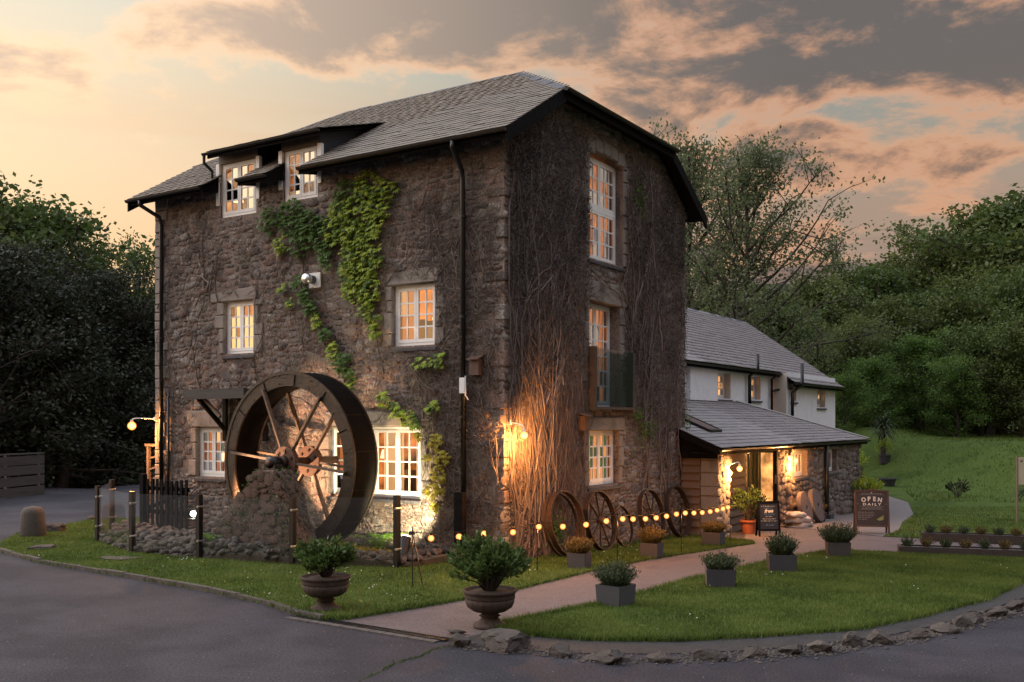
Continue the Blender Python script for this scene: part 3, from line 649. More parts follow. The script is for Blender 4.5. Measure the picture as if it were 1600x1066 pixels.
# ------------------------------------------------------------------ generic building pieces
class Wall:
    """a wall plane: point(u, n, z) with u along, n outwards"""
    def __init__(s, O, U, Nn): s.O = Vector(O); s.U = Vector(U); s.N = Vector(Nn)
    def p(s, u, n, z): return tuple(s.O + s.U * u + s.N * n + Vector((0, 0, z)))
    def box(s, m, u0, u1, n0, n1, z0, z1):
        vs = [s.p(u, n, z) for z in (z0, z1) for n in (n0, n1) for u in (u0, u1)]
        return m.add(vs, [(0, 2, 3, 1), (4, 5, 7, 6), (0, 1, 5, 4), (2, 6, 7, 3), (0, 4, 6, 2), (1, 3, 7, 5)])
WA = Wall((0, 0, 0), (1, 0, 0), (0, -1, 0)); WB = Wall((0, 0, 0), (0, 1, 0), (1, 0, 0))
def wall_panel(name, W, outline, holes, mat, parent, depth=.35, n0=0.0):
    polys = [[Vector((u, z, 0)) for u, z in outline]] + [[Vector((u, z, 0)) for u, z in h] for h in holes]
    tris = tessellate_polygon(polys); flat = [p for q in polys for p in q]
    m = MB(); m.add([W.p(p.x, n0, p.y) for p in flat], tris)
    for h in holes:
        for i in range(len(h)):
            a, b = h[i], h[(i + 1) % len(h)]
            m.quad(W.p(a[0], n0, a[1]), W.p(b[0], n0, b[1]), W.p(b[0], n0 - depth, b[1]), W.p(a[0], n0 - depth, a[1]))
    return m.build(name, mat, parent)
def rect(u0, u1, z0, z1): return [(u0, z0), (u1, z0), (u1, z1), (u0, z1)]
# stone prototypes: unit cell, irregular polygon with a proud face
def stone_proto(seed):
    r = random.Random(seed); n = 9; vs = []; base = r.uniform(0, 1)
    for ring, (sc, dp) in enumerate(((1.0, 0.0), (.88, .95))):
        for i in range(n):
            a = 2 * math.pi * (i + base) / n; c, s_ = math.cos(a), math.sin(a)
            k = (abs(c) ** 3.2 + abs(s_) ** 3.2) ** (-1 / 3.2)
            if ring == 0: j = r.uniform(.90, 1.03); jit = j
            rr = .5 * k * sc * (r.uniform(.92, 1.03))
            vs.append((c * rr, s_ * rr, dp + (r.uniform(-.18, .18) if ring else 0)))
    vs.append((r.uniform(-.1, .1), r.uniform(-.1, .1), 1.0 + r.uniform(-.15, .15)))
    fs = []
    for i in range(n):
        j = (i + 1) % n
        fs += [(i, j, n + j), (i, n + j, n + i), (n + i, n + j, 2 * n)]
    return np.array(vs, np.float32), np.array(fs, np.int32)
PROTO = [stone_proto(500 + i) for i in range(14)]
def rubble(W, outline, blocked, parent, n_single, mat, hmin=.10, hmax=.20, wmin=.13, wmax=.42, big=.12, n0=0.0, seed=1, proud=.013):
    r = random.Random(seed)
    us = [p[0] for p in outline]; zs = [p[1] for p in outline]
    cells = []
    z = min(zs); row = 0
    while z < max(zs):
        h = r.uniform(hmin, hmax); u = min(us) - r.uniform(0, .3)
        while u < max(us):
            w = r.uniform(wmin, wmax) * (.75 + h / hmax * .5); cells.append((u + w / 2, z + h / 2, w, h, 1.0)); u += w
        z += h
    for _ in range(int(len(cells) * big)):
        w = r.uniform(wmax * .65, wmax * 1.25); h = r.uniform(hmax * .9, hmax * 1.7)
        cells.append((r.uniform(min(us), max(us)), r.uniform(min(zs), max(zs)), w, h, 1.7))
    good = []
    for (u, z, w, h, dp) in cells:
        z += .05 * math.sin(u * 2.1 + seed) + .035 * math.sin(u * 5.3 + z * 2)
        u += .03 * math.sin(z * 6 + seed)
        if not inside((u, z), outline): continue
        if any(b[0] - w * .42 < u < b[1] + w * .42 and b[2] - h * .42 < z < b[3] + h * .42 for b in blocked): continue
        c = W.p(u, 0, z); d2 = (c[0] - CAMX) ** 2 + (c[1] - CAMY) ** 2 + (c[2] - CAMZ) ** 2
        good.append((w * h / d2, u, z, w, h, dp))
    good.sort(key=lambda t: -t[0])
    SV, ST, k = [], [], 0
    Rm = Matrix(((W.U.x, 0, W.N.x), (W.U.y, 0, W.N.y), (0, 1, 0)))
    for i, (_, u, z, w, h, dp) in enumerate(good):
        q = r.randrange(len(PROTO)); ang = r.uniform(-.14, .14); d = proud * dp * r.uniform(.5, 1.2)
        V, T = PROTO[q]
        if i < n_single:
            key = (mat.name, q)
            if key not in STONE_MESH: STONE_MESH[key] = np_mesh('stone', V, T, mat)
            o = bpy.data.objects.new('stone', STONE_MESH[key]); COL.objects.link(o); o.parent = parent
            loc = Vector(W.p(u, n0, z))
            Rz = Matrix.Rotation(ang, 3, 'Z'); S = Matrix.Diagonal((w * .93, h * .90, d))
            o.matrix_local = Matrix.Translation(loc) @ (Rm @ Rz @ S).to_4x4()
        else:
            c, s_ = math.cos(ang), math.sin(ang)
            a = V[:, 0] * w * .93; b = V[:, 1] * h * .90; uu = a * c - b * s_ + u; zz = a * s_ + b * c + z; nn = V[:, 2] * d + n0
            X = W.O.x + W.U.x * uu + W.N.x * nn; Y = W.O.y + W.U.y * uu + W.N.y * nn
            SV.append(np.stack([X, Y, zz + W.O.z], 1)); ST.append(T + k); k += len(V)
    if SV: tag(mobj('stones', np_mesh('stones', np.concatenate(SV), np.concatenate(ST), mat), parent), kind='stuff')
STONE_MESH = {}
def block_stone(name, W, u0, u1, z0, z1, parent, mat=None, proud=.045, seed=None, top=None, n0=0.0):
    """one dressed stone with chamfered, slightly uneven edges"""
    r = random.Random(seed if seed is not None else int((u0 + 31 * z0) * 1000)); e = .018; j = lambda a=.008: r.uniform(-a, a)
    t0 = top[0] if top else 0; t1 = top[1] if top else 0
    o = [(u0 + j(), z0 + j()), ((u0 + u1) / 2, z0 + j(.012)), (u1 + j(), z0 + j()), (u1 + j(), z1 + t1 + j()), ((u0 + u1) / 2, z1 + (t0 + t1) / 2 + j(.012)), (u0 + j(), z1 + t0 + j())]
    cu, cz = (u0 + u1) / 2, (z0 + z1) / 2
    vs = [W.p(u, n0 - .04, z) for u, z in o] + [W.p(u, n0 + proud * .55, z) for u, z in o] + [W.p(u + (e if u < cu - .01 else -e if u > cu + .01 else 0), n0 + proud + j(.006), z + (e if z < cz else -e)) for u, z in o]
    fs = [(12, 13, 14, 15, 16, 17)]
    for i in range(6):
        k = (i + 1) % 6; fs += [(i, k, k + 6, i + 6), (i + 6, k + 6, k + 12, i + 12)]
    return MB().add(vs, fs).build(name, mat or M['granite'], parent)
def window(W, u0, u1, z0, z1, parent, cas=2, cols=2, rows=4, setback=.14, frame=.06, room='room', sill=True, transom=None, curtains=None, slate_sill=True, name='window', depth=.75, label=None, blue=False, rdz=0.0, n0=0.0, rext=.5):
    f = frame; sb = n0 - setback
    m = MB()
    W.box(m, u0, u0 + f, sb - .06, sb, z0, z1); W.box(m, u1 - f, u1, sb - .06, sb, z0, z1)
    W.box(m, u0 + f, u1 - f, sb - .06, sb, z1 - f, z1); W.box(m, u0 + f, u1 - f, sb - .06, sb, z0, z0 + f)
    wd = m.build(name, M['white'], parent)
    if label: wd['label'] = label
    bands = [(z0 + f, z1 - f)] if transom is None else [(z0 + f, transom - .04), (transom + .04, z1 - f)]
    if transom: m = MB(); W.box(m, u0 + f, u1 - f, sb - .055, sb + .012, transom - .038, transom + .038); m.build('transom', M['white'], wd)
    cw = (u1 - u0 - 2 * f) / cas
    for (b0, b1) in bands:
        for c in range(cas):
            a0 = u0 + f + c * cw + .003; a1 = u0 + f + (c + 1) * cw - .003; s = .05; gb = .0145
            m = MB(); k = sb + .008
            W.box(m, a0, a0 + s, k - .045, k, b0 + .002, b1 - .002); W.box(m, a1 - s, a1, k - .045, k, b0 + .002, b1 - .002)
            W.box(m, a0 + s, a1 - s, k - .045, k, b1 - s, b1 - .002); W.box(m, a0 + s, a1 - s, k - .045, k, b0 + .002, b0 + s * 1.35)
            pu = (a1 - a0 - 2 * s) / cols; rws = rows if transom is None else rows
            q0 = b0 + s * 1.35; q1 = b1 - s; pz = (q1 - q0) / rws
            for i in range(1, cols): W.box(m, a0 + s + i * pu - gb, a0 + s + i * pu + gb, k - .032, k - .008, q0, q1)
            for i in range(1, rws):
                for q in range(cols):
                    e0 = a0 + s + q * pu + (gb if q else 0); e1 = a0 + s + (q + 1) * pu - (gb if q < cols - 1 else 0)
                    W.box(m, e0, e1, k - .031, k - .009, q0 + i * pz - gb, q0 + i * pz + gb)
            m.build('casement', M['white'], wd)
            for i in range(rws):
                for q in range(cols):
                    pn = MB(); j = [rng.uniform(-.0022, .0022) for _ in range(4)]; g = k - .020
                    c0 = a0 + s + q * pu; c1 = c0 + pu; d0 = q0 + i * pz; d1 = d0 + pz
                    pn.quad(W.p(c0, g + j[0], d0), W.p(c1, g + j[1], d0), W.p(c1, g + j[2], d1), W.p(c0, g + j[0] + j[2] - j[1], d1))
                    pn.build('pane', M['pane'], wd)
    if sill:
        m = MB(); W.box(m, u0 - .03, u1 + .03, sb - .06, sb + setback * .55, z0 - .04, z0); m.build('sill', M['white'], wd)
    if slate_sill:
        m = MB(); W.box(m, u0 - .05, u1 + .05, sb - .05, n0 + .06, z0 - .10, z0 - .042); m.build('stone_sill', M['planter'], wd)
    # the room behind
    m = MB(); d = sb - depth; U0, U1 = u0 - rext, u1 + rext; Z0, Z1 = z0 - .6, z1 + .35 + rdz; k = sb - (.25 if rext > .1 else .065)
    m.quad(W.p(U0, d, Z0), W.p(U1, d, Z0), W.p(U1, d, Z1), W.p(U0, d, Z1))
    m.quad(W.p(U0, d, Z0), W.p(U0, k, Z0), W.p(U0, k, Z1), W.p(U0, d, Z1)); m.quad(W.p(U1, d, Z0), W.p(U1, k, Z0), W.p(U1, k, Z1), W.p(U1, d, Z1))
    m.quad(W.p(U0, d, Z1), W.p(U1, d, Z1), W.p(U1, k, Z1), W.p(U0, k, Z1)); m.quad(W.p(U0, d, Z0), W.p(U1, d, Z0), W.p(U1, k, Z0), W.p(U0, k, Z0))
    m.build('room_wall', M[room], wd)
    rw = random.Random(int(abs(u0 * 91 + z0 * 37) * 10)); n2 = d + .12
    for q in range(3):
        a = rw.uniform(u0 - .1, u1 - .2); w = rw.uniform(.2, .5); h = rw.uniform(.18, .55) * (z1 - z0); m = MB(); W.box(m, a, a + w, n2 - .05 + .06 * q, n2 + .05 * q, z0 - .55, z0 + h); m.build('furniture', M['darkwood' if q % 2 else 'boardframe'], wd)
    lu = rw.uniform(u0 + .15, u1 - .15); lz_ = z0 + rw.uniform(.35, .6) * (z1 - z0); c = W.p(lu, n2 + .25, lz_)
    m = MB(); m.lathe([(.11, -.08), (.07, .09)], 14, c); m.build('lamp_shade', M['lampshade'], wd)
    m = MB(); m.lathe([(.015, -.7), (.015, -.08)], 6, c); m.build('lamp_stem', M['black'], wd)
    for (c0, c1, cm) in (curtains or []):
        m = MB(); n = max(8, int((c1 - c0) / .025)); kk = sb - .16
        for i in range(n):
            a = c0 + (c1 - c0) * i / n; b = c0 + (c1 - c0) * (i + 1) / n
            wa = .025 * math.sin(i * 1.25); wb = .025 * math.sin((i + 1) * 1.25)
            m.quad(W.p(a, kk + wa, z0 - .05), W.p(b, kk + wb, z0 - .05), W.p(b, kk + wb, z1 + .05), W.p(a, kk + wa, z1 + .05))
        m.build('curtain', M[cm], wd)
    return wd
def slates(parent, O, A, S, poly, holes, w, ex, mat, n_single, seed=1, th=.012):
    """courses of slates on the plane O + a*A + s*S"""
    r = random.Random(seed); O = Vector(O); A = Vector(A).normalized(); S = Vector(S).normalized(); Nn = A.cross(S).normalized()
    if Nn.z < 0: Nn = -Nn
    smin = min(p[1] for p in poly); smax = max(p[1] for p in poly); rows = []
    s = smin; k = 0
    while s < smax - .02:
        sm = s + ex * .45
        xs = []
        n = len(poly)
        for i in range(n):
            (a0, s0), (a1, s1) = poly[i], poly[(i + 1) % n]
            if (s0 > sm) != (s1 > sm): xs.append(a0 + (a1 - a0) * (sm - s0) / (s1 - s0))
        xs.sort()
        for i in range(0, len(xs) - 1, 2):
            iv = [(xs[i], xs[i + 1])]
            for (h0, h1, g0, g1) in holes:
                if g0 < sm < g1:
                    nv = []
                    for (p, q) in iv:
                        if h1 <= p or h0 >= q: nv.append((p, q)); continue
                        if h0 > p: nv.append((p, h0))
                        if h1 < q: nv.append((h1, q))
                    iv = nv
            for (p, q) in iv:
                a = p - (w * .5 if k % 2 else 0) - r.uniform(0, .04)
                while a < q - .01:
                    ww = w * r.uniform(.86, 1.12); c0 = max(a + .004, p); c1 = min(a + ww - .004, q)
                    if c1 - c0 > .03: rows.append((c0, c1, s + r.uniform(-.009, .009)))
                    a += ww
        s += ex; k += 1
    L_ = ex * 1.45
    def key(t):
        c = O + A * ((t[0] + t[1]) / 2) + S * t[2]; return (c - Vector((CAMX, CAMY, CAMZ))).length
    rows.sort(key=key)
    unit = MB().box(-.5, .5, 0, 1, 0, 1).v; uf = [(0, 2, 3, 1), (4, 5, 7, 6), (0, 1, 5, 4), (2, 6, 7, 3), (0, 4, 6, 2), (1, 3, 7, 5)]
    UV = np.array(unit, np.float32); UF = np.array(uf, np.int32)
    me1 = np_mesh('slate', UV, UF, mat)
    SV, ST, kk = [], [], 0
    tilt = 1.6 * th / L_
    for i, (c0, c1, s0) in enumerate(rows):
        S2 = (S * 1.0 - Nn * (tilt + r.uniform(-.006, .008))).normalized(); A2 = (A + S * r.uniform(-.012, .012)).normalized(); N2 = A2.cross(S2); N2 = N2 if N2.z > 0 else -N2
        base = O + A * ((c0 + c1) / 2) + S * s0 + Nn * (th * 1.7 + r.uniform(0, .004))
        lx, ly, lz = (c1 - c0), L_, th * r.uniform(.8, 1.3)
        if i < n_single:
            o = bpy.data.objects.new('slate', me1); COL.objects.link(o); o.parent = parent
            mt = Matrix.Identity(4)
            for q in range(3): mt[q][0] = A2[q] * lx; mt[q][1] = S2[q] * ly; mt[q][2] = N2[q] * lz; mt[q][3] = base[q]
            o.matrix_local = mt
        else:
            P = np.array(base) + UV[:, :1] * lx * np.array(A2) + UV[:, 1:2] * ly * np.array(S2) + UV[:, 2:] * lz * np.array(N2)
            SV.append(P); ST.append(UF + kk); kk += 8
    if SV: tag(mobj('slates', np_mesh('slates', np.concatenate(SV), np.concatenate(ST), mat), parent), kind='stuff')
def gutter(name, a, b, r_, parent, side=(0, -1, 0)):
    a = Vector(a); b = Vector(b); sd = Vector(side); m = MB(); n = 6; pr = []
    for i in range(n + 1):
        t = math.pi * i / n; pr.append(sd * (r_ * math.cos(t)) + Vector((0, 0, -r_ * math.sin(t))))
    for i in range(n): m.quad(a + pr[i], b + pr[i], b + pr[i + 1], a + pr[i + 1])
    for i in range(n): m.quad(a + pr[i] * .86, b + pr[i] * .86, b + pr[i + 1] * .86, a + pr[i + 1] * .86)
    m.add([a + p for p in pr], [tuple(range(n + 1))]); m.add([b + p for p in pr], [tuple(range(n + 1))])
    return m.build(name, M['blackmetal'], parent)

# ------------------------------------------------------------------ the mill
mill = thing('mill', 'tall old stone watermill with half-hipped slate roof and creeper on its walls', 'mill')
LX = -9.55; WY = 8.0; ZE = 7.55; YE = -.45; SL = .61; OV = .35; YH = 1.55; YR = 4.0
zr = lambda y: ZE + SL * (y - YE)
ZH = zr(YH); ZR = zr(YR)
WIN_A = {'W1R': (-2.54, -1.53, 3.94, 5.09), 'W1L': (-7.25, -6.33, 3.97, 5.1), 'W0R': (-4.16, -1.86, 1.07, 2.41), 'W0L': (-8.13, -7.22, 1.31, 2.39), 'D1': (-7.35, -6.27, 6.92, 8.08), 'D2': (-5.44, -4.50, 7.04, 8.10)}
WIN_B = {'top': (3.10, 4.60, 5.84, 7.98), 'mid': (3.08, 4.45, 2.82, 4.97), 'low': (3.08, 4.42, 1.20, 2.33)}
ZT = 7.70
outA = [(LX, -.3), (0, -.3), (0, ZT), (-4.50, ZT), (-4.50, 7.04), (-5.44, 7.04), (-5.44, ZT), (-6.27, ZT), (-6.27, 6.92), (-7.35, 6.92), (-7.35, ZT), (LX, ZT)]
wallA = wall_panel('wall', WA, outA, [rect(*WIN_A[k]) for k in ('W1R', 'W1L', 'W0R', 'W0L')], M['mortar'], mill)
outB = [(0, -.5), (WY, -.6), (WY, ZT), (WY - YH, ZH - .08), (YH, ZH - .08), (0, ZT)]
tw = WIN_B['top']; arch = [(tw[0], tw[2]), (tw[1], tw[2]), (tw[1], tw[3] - .02), ((tw[0] + tw[1]) / 2 + .3, tw[3] + .07), ((tw[0] + tw[1]) / 2 - .3, tw[3] + .07), (tw[0], tw[3] - .02)]
wallB = wall_panel('wall', WB, outB, [arch, rect(*WIN_B['mid']), rect(*WIN_B['low'])], M['mortar'], mill)
m = MB(); m.quad((LX, 0, -.3), (LX, WY, -.3), (LX, WY, ZT), (LX, WY - YH, ZH - .1), (LX, YH, ZH - .1), (LX, 0, ZT)); m.build('wall', M['mortar'], mill)
m = MB(); m.quad((LX, WY, -.6), (0, WY, -.6), (0, WY, ZT), (LX, WY, ZT)); m.build('wall', M['mortar'], mill)
blkA = [list(v) for v in WIN_A.values()]
dress = []
def opening_dress(W, k, wall, lint_h, lint_ex, top=None, jamb=True, seed=0, blk=None, proud=.05):
    u0, u1, z0, z1 = k; r = random.Random(seed)
    block_stone('lintel', W, u0 - lint_ex[0], u1 + lint_ex[1], z1 + .004, z1 + lint_h, wall, None, proud, seed, top)
    blk.append([u0 - lint_ex[0], u1 + lint_ex[1], z1, z1 + lint_h])
    if jamb:
        for side in (0, 1):
            z = z0
            while z < z1 - .05:
                h = min(r.uniform(.20, .42), z1 - z); w = r.uniform(.12, .30)
                if z1 - (z + h) < .08: h = z1 - z
                a, b = (u0 - w, u0 - .002) if side == 0 else (u1 + .002, u1 + w)
                block_stone('jamb_stone', W, a, b, z + .006, z + h - .006, wall, M['granite'], proud * .8, r.randrange(9999)); blk.append([a, b, z, z + h]); z += h
opening_dress(WA, WIN_A['W1R'], wallA, .26, (.12, .16), (-.03, .05), True, 3, blkA)
opening_dress(WA, WIN_A['W1L'], wallA, .24, (.42, .10), (-.05, .03), True, 4, blkA)
opening_dress(WA, WIN_A['W0R'], wallA, .30, (.12, .06), None, True, 5, blkA)
opening_dress(WA, WIN_A['W0L'], wallA, .36, (.30, .12), None, True, 6, blkA)
blkB = [list(v) for v in WIN_B.values()]
opening_dress(WB, WIN_B['mid'], wallB, .42, (.16, .40), (0, .04), True, 8, blkB)
opening_dress(WB, WIN_B['low'], wallB, .28, (.10, .22), None, True, 9, blkB)
u0, u1, z0, z1 = WIN_B['top']
r_ = random.Random(4)
for i in range(5):     # arch stones over the top window
    a0 = u0 - .10 + (u1 - u0 + .2) * i / 5; a1 = u0 - .10 + (u1 - u0 + .2) * (i + 1) / 5; t = lambda a: .075 * (1 - ((a - (u0 + u1) / 2) / .8) ** 2)
    block_stone('arch_stone', WB, a0 + .004, a1 - .004, z1 + .012 + min(t(a0), t(a1)) + .01, z1 + .27 + t((a0 + a1) / 2), wallB, M['granite'], .04, i)
blkB.append([u0 - .12, u1 + .12, z1, z1 + .36])
for s_ in (0, 1):
    z = z0
    while z < z1:
        h = min(r_.uniform(.22, .42), z1 - z + .01); w = r_.uniform(.16, .34); a, b = (u0 - w, u0 - .003) if s_ == 0 else (u1 + .003, u1 + w)
        block_stone('jamb_stone', WB, a, b, z + .006, z + h - .006, wallB, M['granite'], .04, r_.randrange(9999)); blkB.append([a, b, z, z + h]); z += h
# quoins at the near corner and the far left corner
z = 0.0; k = 0; r_ = random.Random(21)
while z < ZT - .1:
    h = r_.uniform(.14, .34); h = min(h, ZT - z)
    wa, wb = (r_.uniform(.26, .5), r_.uniform(.14, .25)) if k % 2 else (r_.uniform(.14, .26), r_.uniform(.26, .5))
    pa = .025 + r_.uniform(-.01, .01)
    if k % 3 == 1:
        m = MB(); j = lambda: r_.uniform(-.008, .008); e = .02
        m.box(-wa + j(), pa + j(), -pa + j(), wb + j(), z + .007, z + h - .007)
        o = m.build('quoin', M['stone'], wallA)
        bm = bmesh.new(); bm.from_mesh(o.data); bmesh.ops.bevel(bm, geom=bm.edges[:], offset=.018, segments=1, affect='EDGES'); bm.to_mesh(o.data); bm.free()
        blkA.append([-wa, .1, z, z + h]); blkB.append([-.1, wb, z, z + h])
    w2 = r_.uniform(.25, .5); block_stone('quoin', WA, LX, LX + w2, z + .006, z + h - .006, wallA, M['granite'], .04, k); blkA.append([LX, LX + w2, z, z + h])
    z += h; k += 1
rubble(WA, outA, blkA, wallA, 150, M['stone'], .06, .155, .09, .34, .2, seed=1)
rubble(WB, outB, blkB, wallB, 150, M['stone'], .06, .155, .09, .34, .2, seed=2)
# windows
window(WA, *WIN_A['W1R'], mill, 2, 2, 4, room='room', setback=.08, curtains=[(-2.5, -2.15, 'curtain')])
window(WA, *WIN_A['W1L'], mill, 2, 2, 4, room='room', setback=.08)
window(WA, *WIN_A['W0R'], mill, 4, 2, 4, room='room', curtains=[(-4.1, -3.3, 'curtain'), (-2.95, -2.45, 'curtainpale'), (-2.15, -1.9, 'curtainpale')], setback=.06)
window(WA, *WIN_A['W0L'], mill, 2, 2, 4, room='roomdim', setback=.08, curtains=[(-8.1, -7.72, 'curtain')])
window(WA, *WIN_A['D1'], mill, 2, 2, 4, room='roomdim', setback=.03, slate_sill=False, rdz=-.37, depth=.6, rext=.03)
window(WA, *WIN_A['D2'], mill, 2, 2, 4, room='roomdim', setback=.03, slate_sill=False, rdz=-.37, depth=.6, rext=.03)
window(WB, *WIN_B['top'], mill, 2, 3, 3, room='roomdim', transom=6.93, curtains=[(3.2, 3.6, 'curtain'), (4.05, 4.3, 'curtain')], setback=.16)
window(WB, *WIN_B['mid'], mill, 2, 3, 6, room='roomdim', sill=False, slate_sill=False, setback=.22, curtains=[(3.15, 3.65, 'curtain'), (3.8, 4.4, 'curtain')], name='balcony_door')
window(WB, *WIN_B['low'], mill, 2, 3, 4, room='roombright', curtains=[(3.12, 3.42, 'curtainpale'), (3.45, 4.42, 'curtainwarm')], setback=.12)
# juliet balustrade: smoked glass between two timber posts
bal = bpy.data.objects.new('balcony', None); link(bal, mill)
m = MB(); m.box(.05, .20, 2.98, 3.10, 2.74, 4.03); m.build('post', M['darkwood'], bal)
m = MB(); m.box(.05, .20, 4.72, 4.84, 2.70, 4.00); m.build('post', M['darkwood'], bal)
m = MB(); m.box(.195, .205, 3.10, 4.72, 2.84, 4.00); m.build('glass_panel', M['smoke'], bal)
m = MB(); m.box(.03, .22, 3.10, 4.72, 2.76, 2.82); m.build('bottom_rail', M['darkwood'], bal)

# ---- roof
roof = bpy.data.objects.new('roof', None); link(roof, mill)
m = MB()
T_ = .07
def plane(m, pts): m.add(pts, [tuple(range(len(pts)))])
XR0, XR1 = OV, LX - OV
RX0, RX1 = -2.2, LX + 2.2
z_ = lambda y: zr(y)
def zb(y): return zr(y) if y <= YR else zr(2 * YR - y)
front = [(XR0, YE), (XR0, YH), (RX0, YR), (RX1, YR), (XR1, YH), (XR1, YE)]
for dz, nm in ((0.0, 0), (-.09, 1)):
    # front slope in strips around the dormer windows
    strips = [(XR0, -4.50), (-5.44, -6.27), (-7.35, XR1)]
    yd = 1.70
    for a, b in strips: plane(m, [(a, YE, zr(YE) + dz), (b, YE, zr(YE) + dz), (b, YH, zr(YH) + dz), (a, YH, zr(YH) + dz)])
    plane(m, [(XR0, YH, zr(YH) + dz), (RX0, YR, ZR + dz), (RX1, YR, ZR + dz), (XR1, YH, zr(YH) + dz)])
    plane(m, [(XR0, 2 * YR - YE, ZE + dz), (XR0, 2 * YR - YH, ZH + dz), (RX0, YR, ZR + dz), (RX1, YR, ZR + dz), (XR1, 2 * YR - YH, ZH + dz), (XR1, 2 * YR - YE, ZE + dz)])
    plane(m, [(XR0, YH, ZH + dz), (XR0, 2 * YR - YH, ZH + dz), (RX0, YR, ZR + dz)])
    plane(m, [(XR1, YH, ZH + dz), (XR1, 2 * YR - YH, ZH + dz), (RX1, YR, ZR + dz)])
m.build('roof_deck', M['black'], roof)
cs = math.sqrt(1 + SL * SL)
toS = lambda y: (y - YE) * cs
poly = [(-x, toS(y)) for x, y in front]
poly = [(-XR0 - .02, 0 - .04), (-XR0 - .02, toS(YH)), (-RX0, toS(YR) - .03), (-RX1, toS(YR) - .03), (-XR1 + .02, toS(YH)), (-XR1 + .02, -.04)]
holes = [(4.47, 5.46, -1, toS(1.62)), (6.25, 7.37, -1, toS(1.62)), (5.4, 6.3, toS(.9), toS(1.62))]
slates(roof, (0, YE, ZE), (-1, 0, 0), (0, 1, SL), poly, holes, .27, .175, M['slate'], 290, 3)
# dormer catslide
dm = bpy.data.objects.new('dormer', None); link(dm, mill)
DX0, DX1 = -4.20, -7.48; DYE = -.26; DZE = 8.30; dsl = (zr(1.75) + .02 - DZE) / (1.75 - DYE)
m = MB(); plane(m, [(DX0, DYE, DZE), (DX1, DYE, DZE), (DX1, 1.78, zr(1.78) + .02), (DX0, 1.78, zr(1.78) + .02)]); plane(m, [(DX0, DYE, DZE - .07), (DX1, DYE, DZE - .07), (DX1, 1.6, DZE - .07 + dsl * 1.86), (DX0, 1.6, DZE - .07 + dsl * 1.86)]); m.build('dormer_deck', M['black'], dm)
cd = math.sqrt(1 + dsl * dsl)
slates(dm, (0, DYE, DZE + .002), (-1, 0, 0), (0, 1, dsl), [(-DX0, -.03), (-DX0, 2.02 * cd), (-DX1, 2.02 * cd), (-DX1, -.03)], [], .27, .18, M['slate'], 120, 5)
gutter('dormer_gutter', (DX0 + .02, DYE - .05, DZE - .02), (DX1 - .1, DYE - .05, DZE - .02), .05, dm)
m = MB(); m.box(DX1, DX0, DYE - .015, DYE + .012, DZE - .13, DZE - .01); m.build('fascia', M['black'], dm)
for (a, b) in ((WIN_A['D1'][0], WIN_A['D1'][1]), (WIN_A['D2'][0], WIN_A['D2'][1])):
    # head board and cheeks
    m = MB(); m.box(a - .06, b + .06, -.02, .06, 8.08, 8.36); m.build('head_board', M['timber'], dm)
    for x, s in ((a - .06, -1), (b + .06, 1)):
        m = MB(); yy = 1.75
        m.prism([(-.01, zr(-.01) - .05), (yy, zr(yy) - .05), (yy, zr(yy)), (-.01, DZE + dsl * .25 - .03)], 0, x - .012, x + .012); m.build('cheek', M['lead'], dm)
for x in (-7.44, -6.2, -5.53, -4.43):
    m = MB(); m.box(x - .05, x + .05, -.03, .05, 7.3 if x > -6 else 7.2, 8.10); m.build('jamb_post', M['white'], dm)
m = MB(); m.tube([(DX1 - .06, DYE - .05, DZE - .07), (DX1 - .06, DYE - .05, DZE - .22), (DX1 - .03, -.12, DZE - .36), (DX1 - .03, -.12, 7.70)], .035, 8); m.build('dormer_downpipe', M['blackmetal'], dm)
# eaves: gutters, soffit boards, rafter feet
for a, b in ((OV + .02, -4.55), (-5.46, -6.30), (-7.45, LX - OV - .02)):
    gutter('gutter', (a, YE - .06, ZE - .03), (b, YE - .06, ZE - .03), .062, roof)
    m = MB(); m.box(b, a, YE - .005, YE + .02, ZE - .15, ZE - .012); m.build('fascia', M['black'], roof)
    x = a - .25
    while x > b + .1:
        m = MB(); m.prism([(YE + .03, ZE - .14), (YE + .03, ZE - .03), (.25, zr(.25) - .10), (.25, zr(.25) - .24)], 0, x - .035, x + .035); m.build('rafter_foot', M['black'], roof); x -= .55
for x in (-4.55, -6.30, -7.43):
    m = MB(); m.prism([(YE - .02, ZE - .15), (YE - .02, ZE), (.05, zr(.05)), (.05, zr(.05) - .36)], 0, x - .014, x + .014); m.build('eaves_end_board', M['black'], roof)
m = MB(); m.prism([(YE - .02, ZE - .15), (YE - .02, ZE), (.05, zr(.05)), (.05, zr(.05) - .36)], 0, -5.47, -5.45); m.build('eaves_end_board', M['black'], roof)
# barge boards and half-hip eaves
for X in (XR0, XR1):
    s = 1 if X > 0 else -1
    for (ya, yb) in ((YE - .03, YH), (2 * YR - YE + .03, 2 * YR - YH)):
        za, zb_ = zb(ya), zb(yb)
        m = MB(); m.prism([(ya, za - .26), (ya, za + .015), (yb, zb_ + .015), (yb, zb_ - .26)], 0, X - s * .015, X + s * .03); m.build('barge_board', M['black'], roof)
    m = MB(); m.box(min(X, X + s * .03), max(X, X + s * .03), YH, 2 * YR - YH, ZH - .22, ZH + .0); m.build('hip_fascia', M['black'], roof)
    gutter('hip_gutter', (X + s * .09, YH - .12, ZH - .03), (X + s * .09, 2 * YR - YH + .12, ZH - .03), .06, roof, (s, 0, 0))
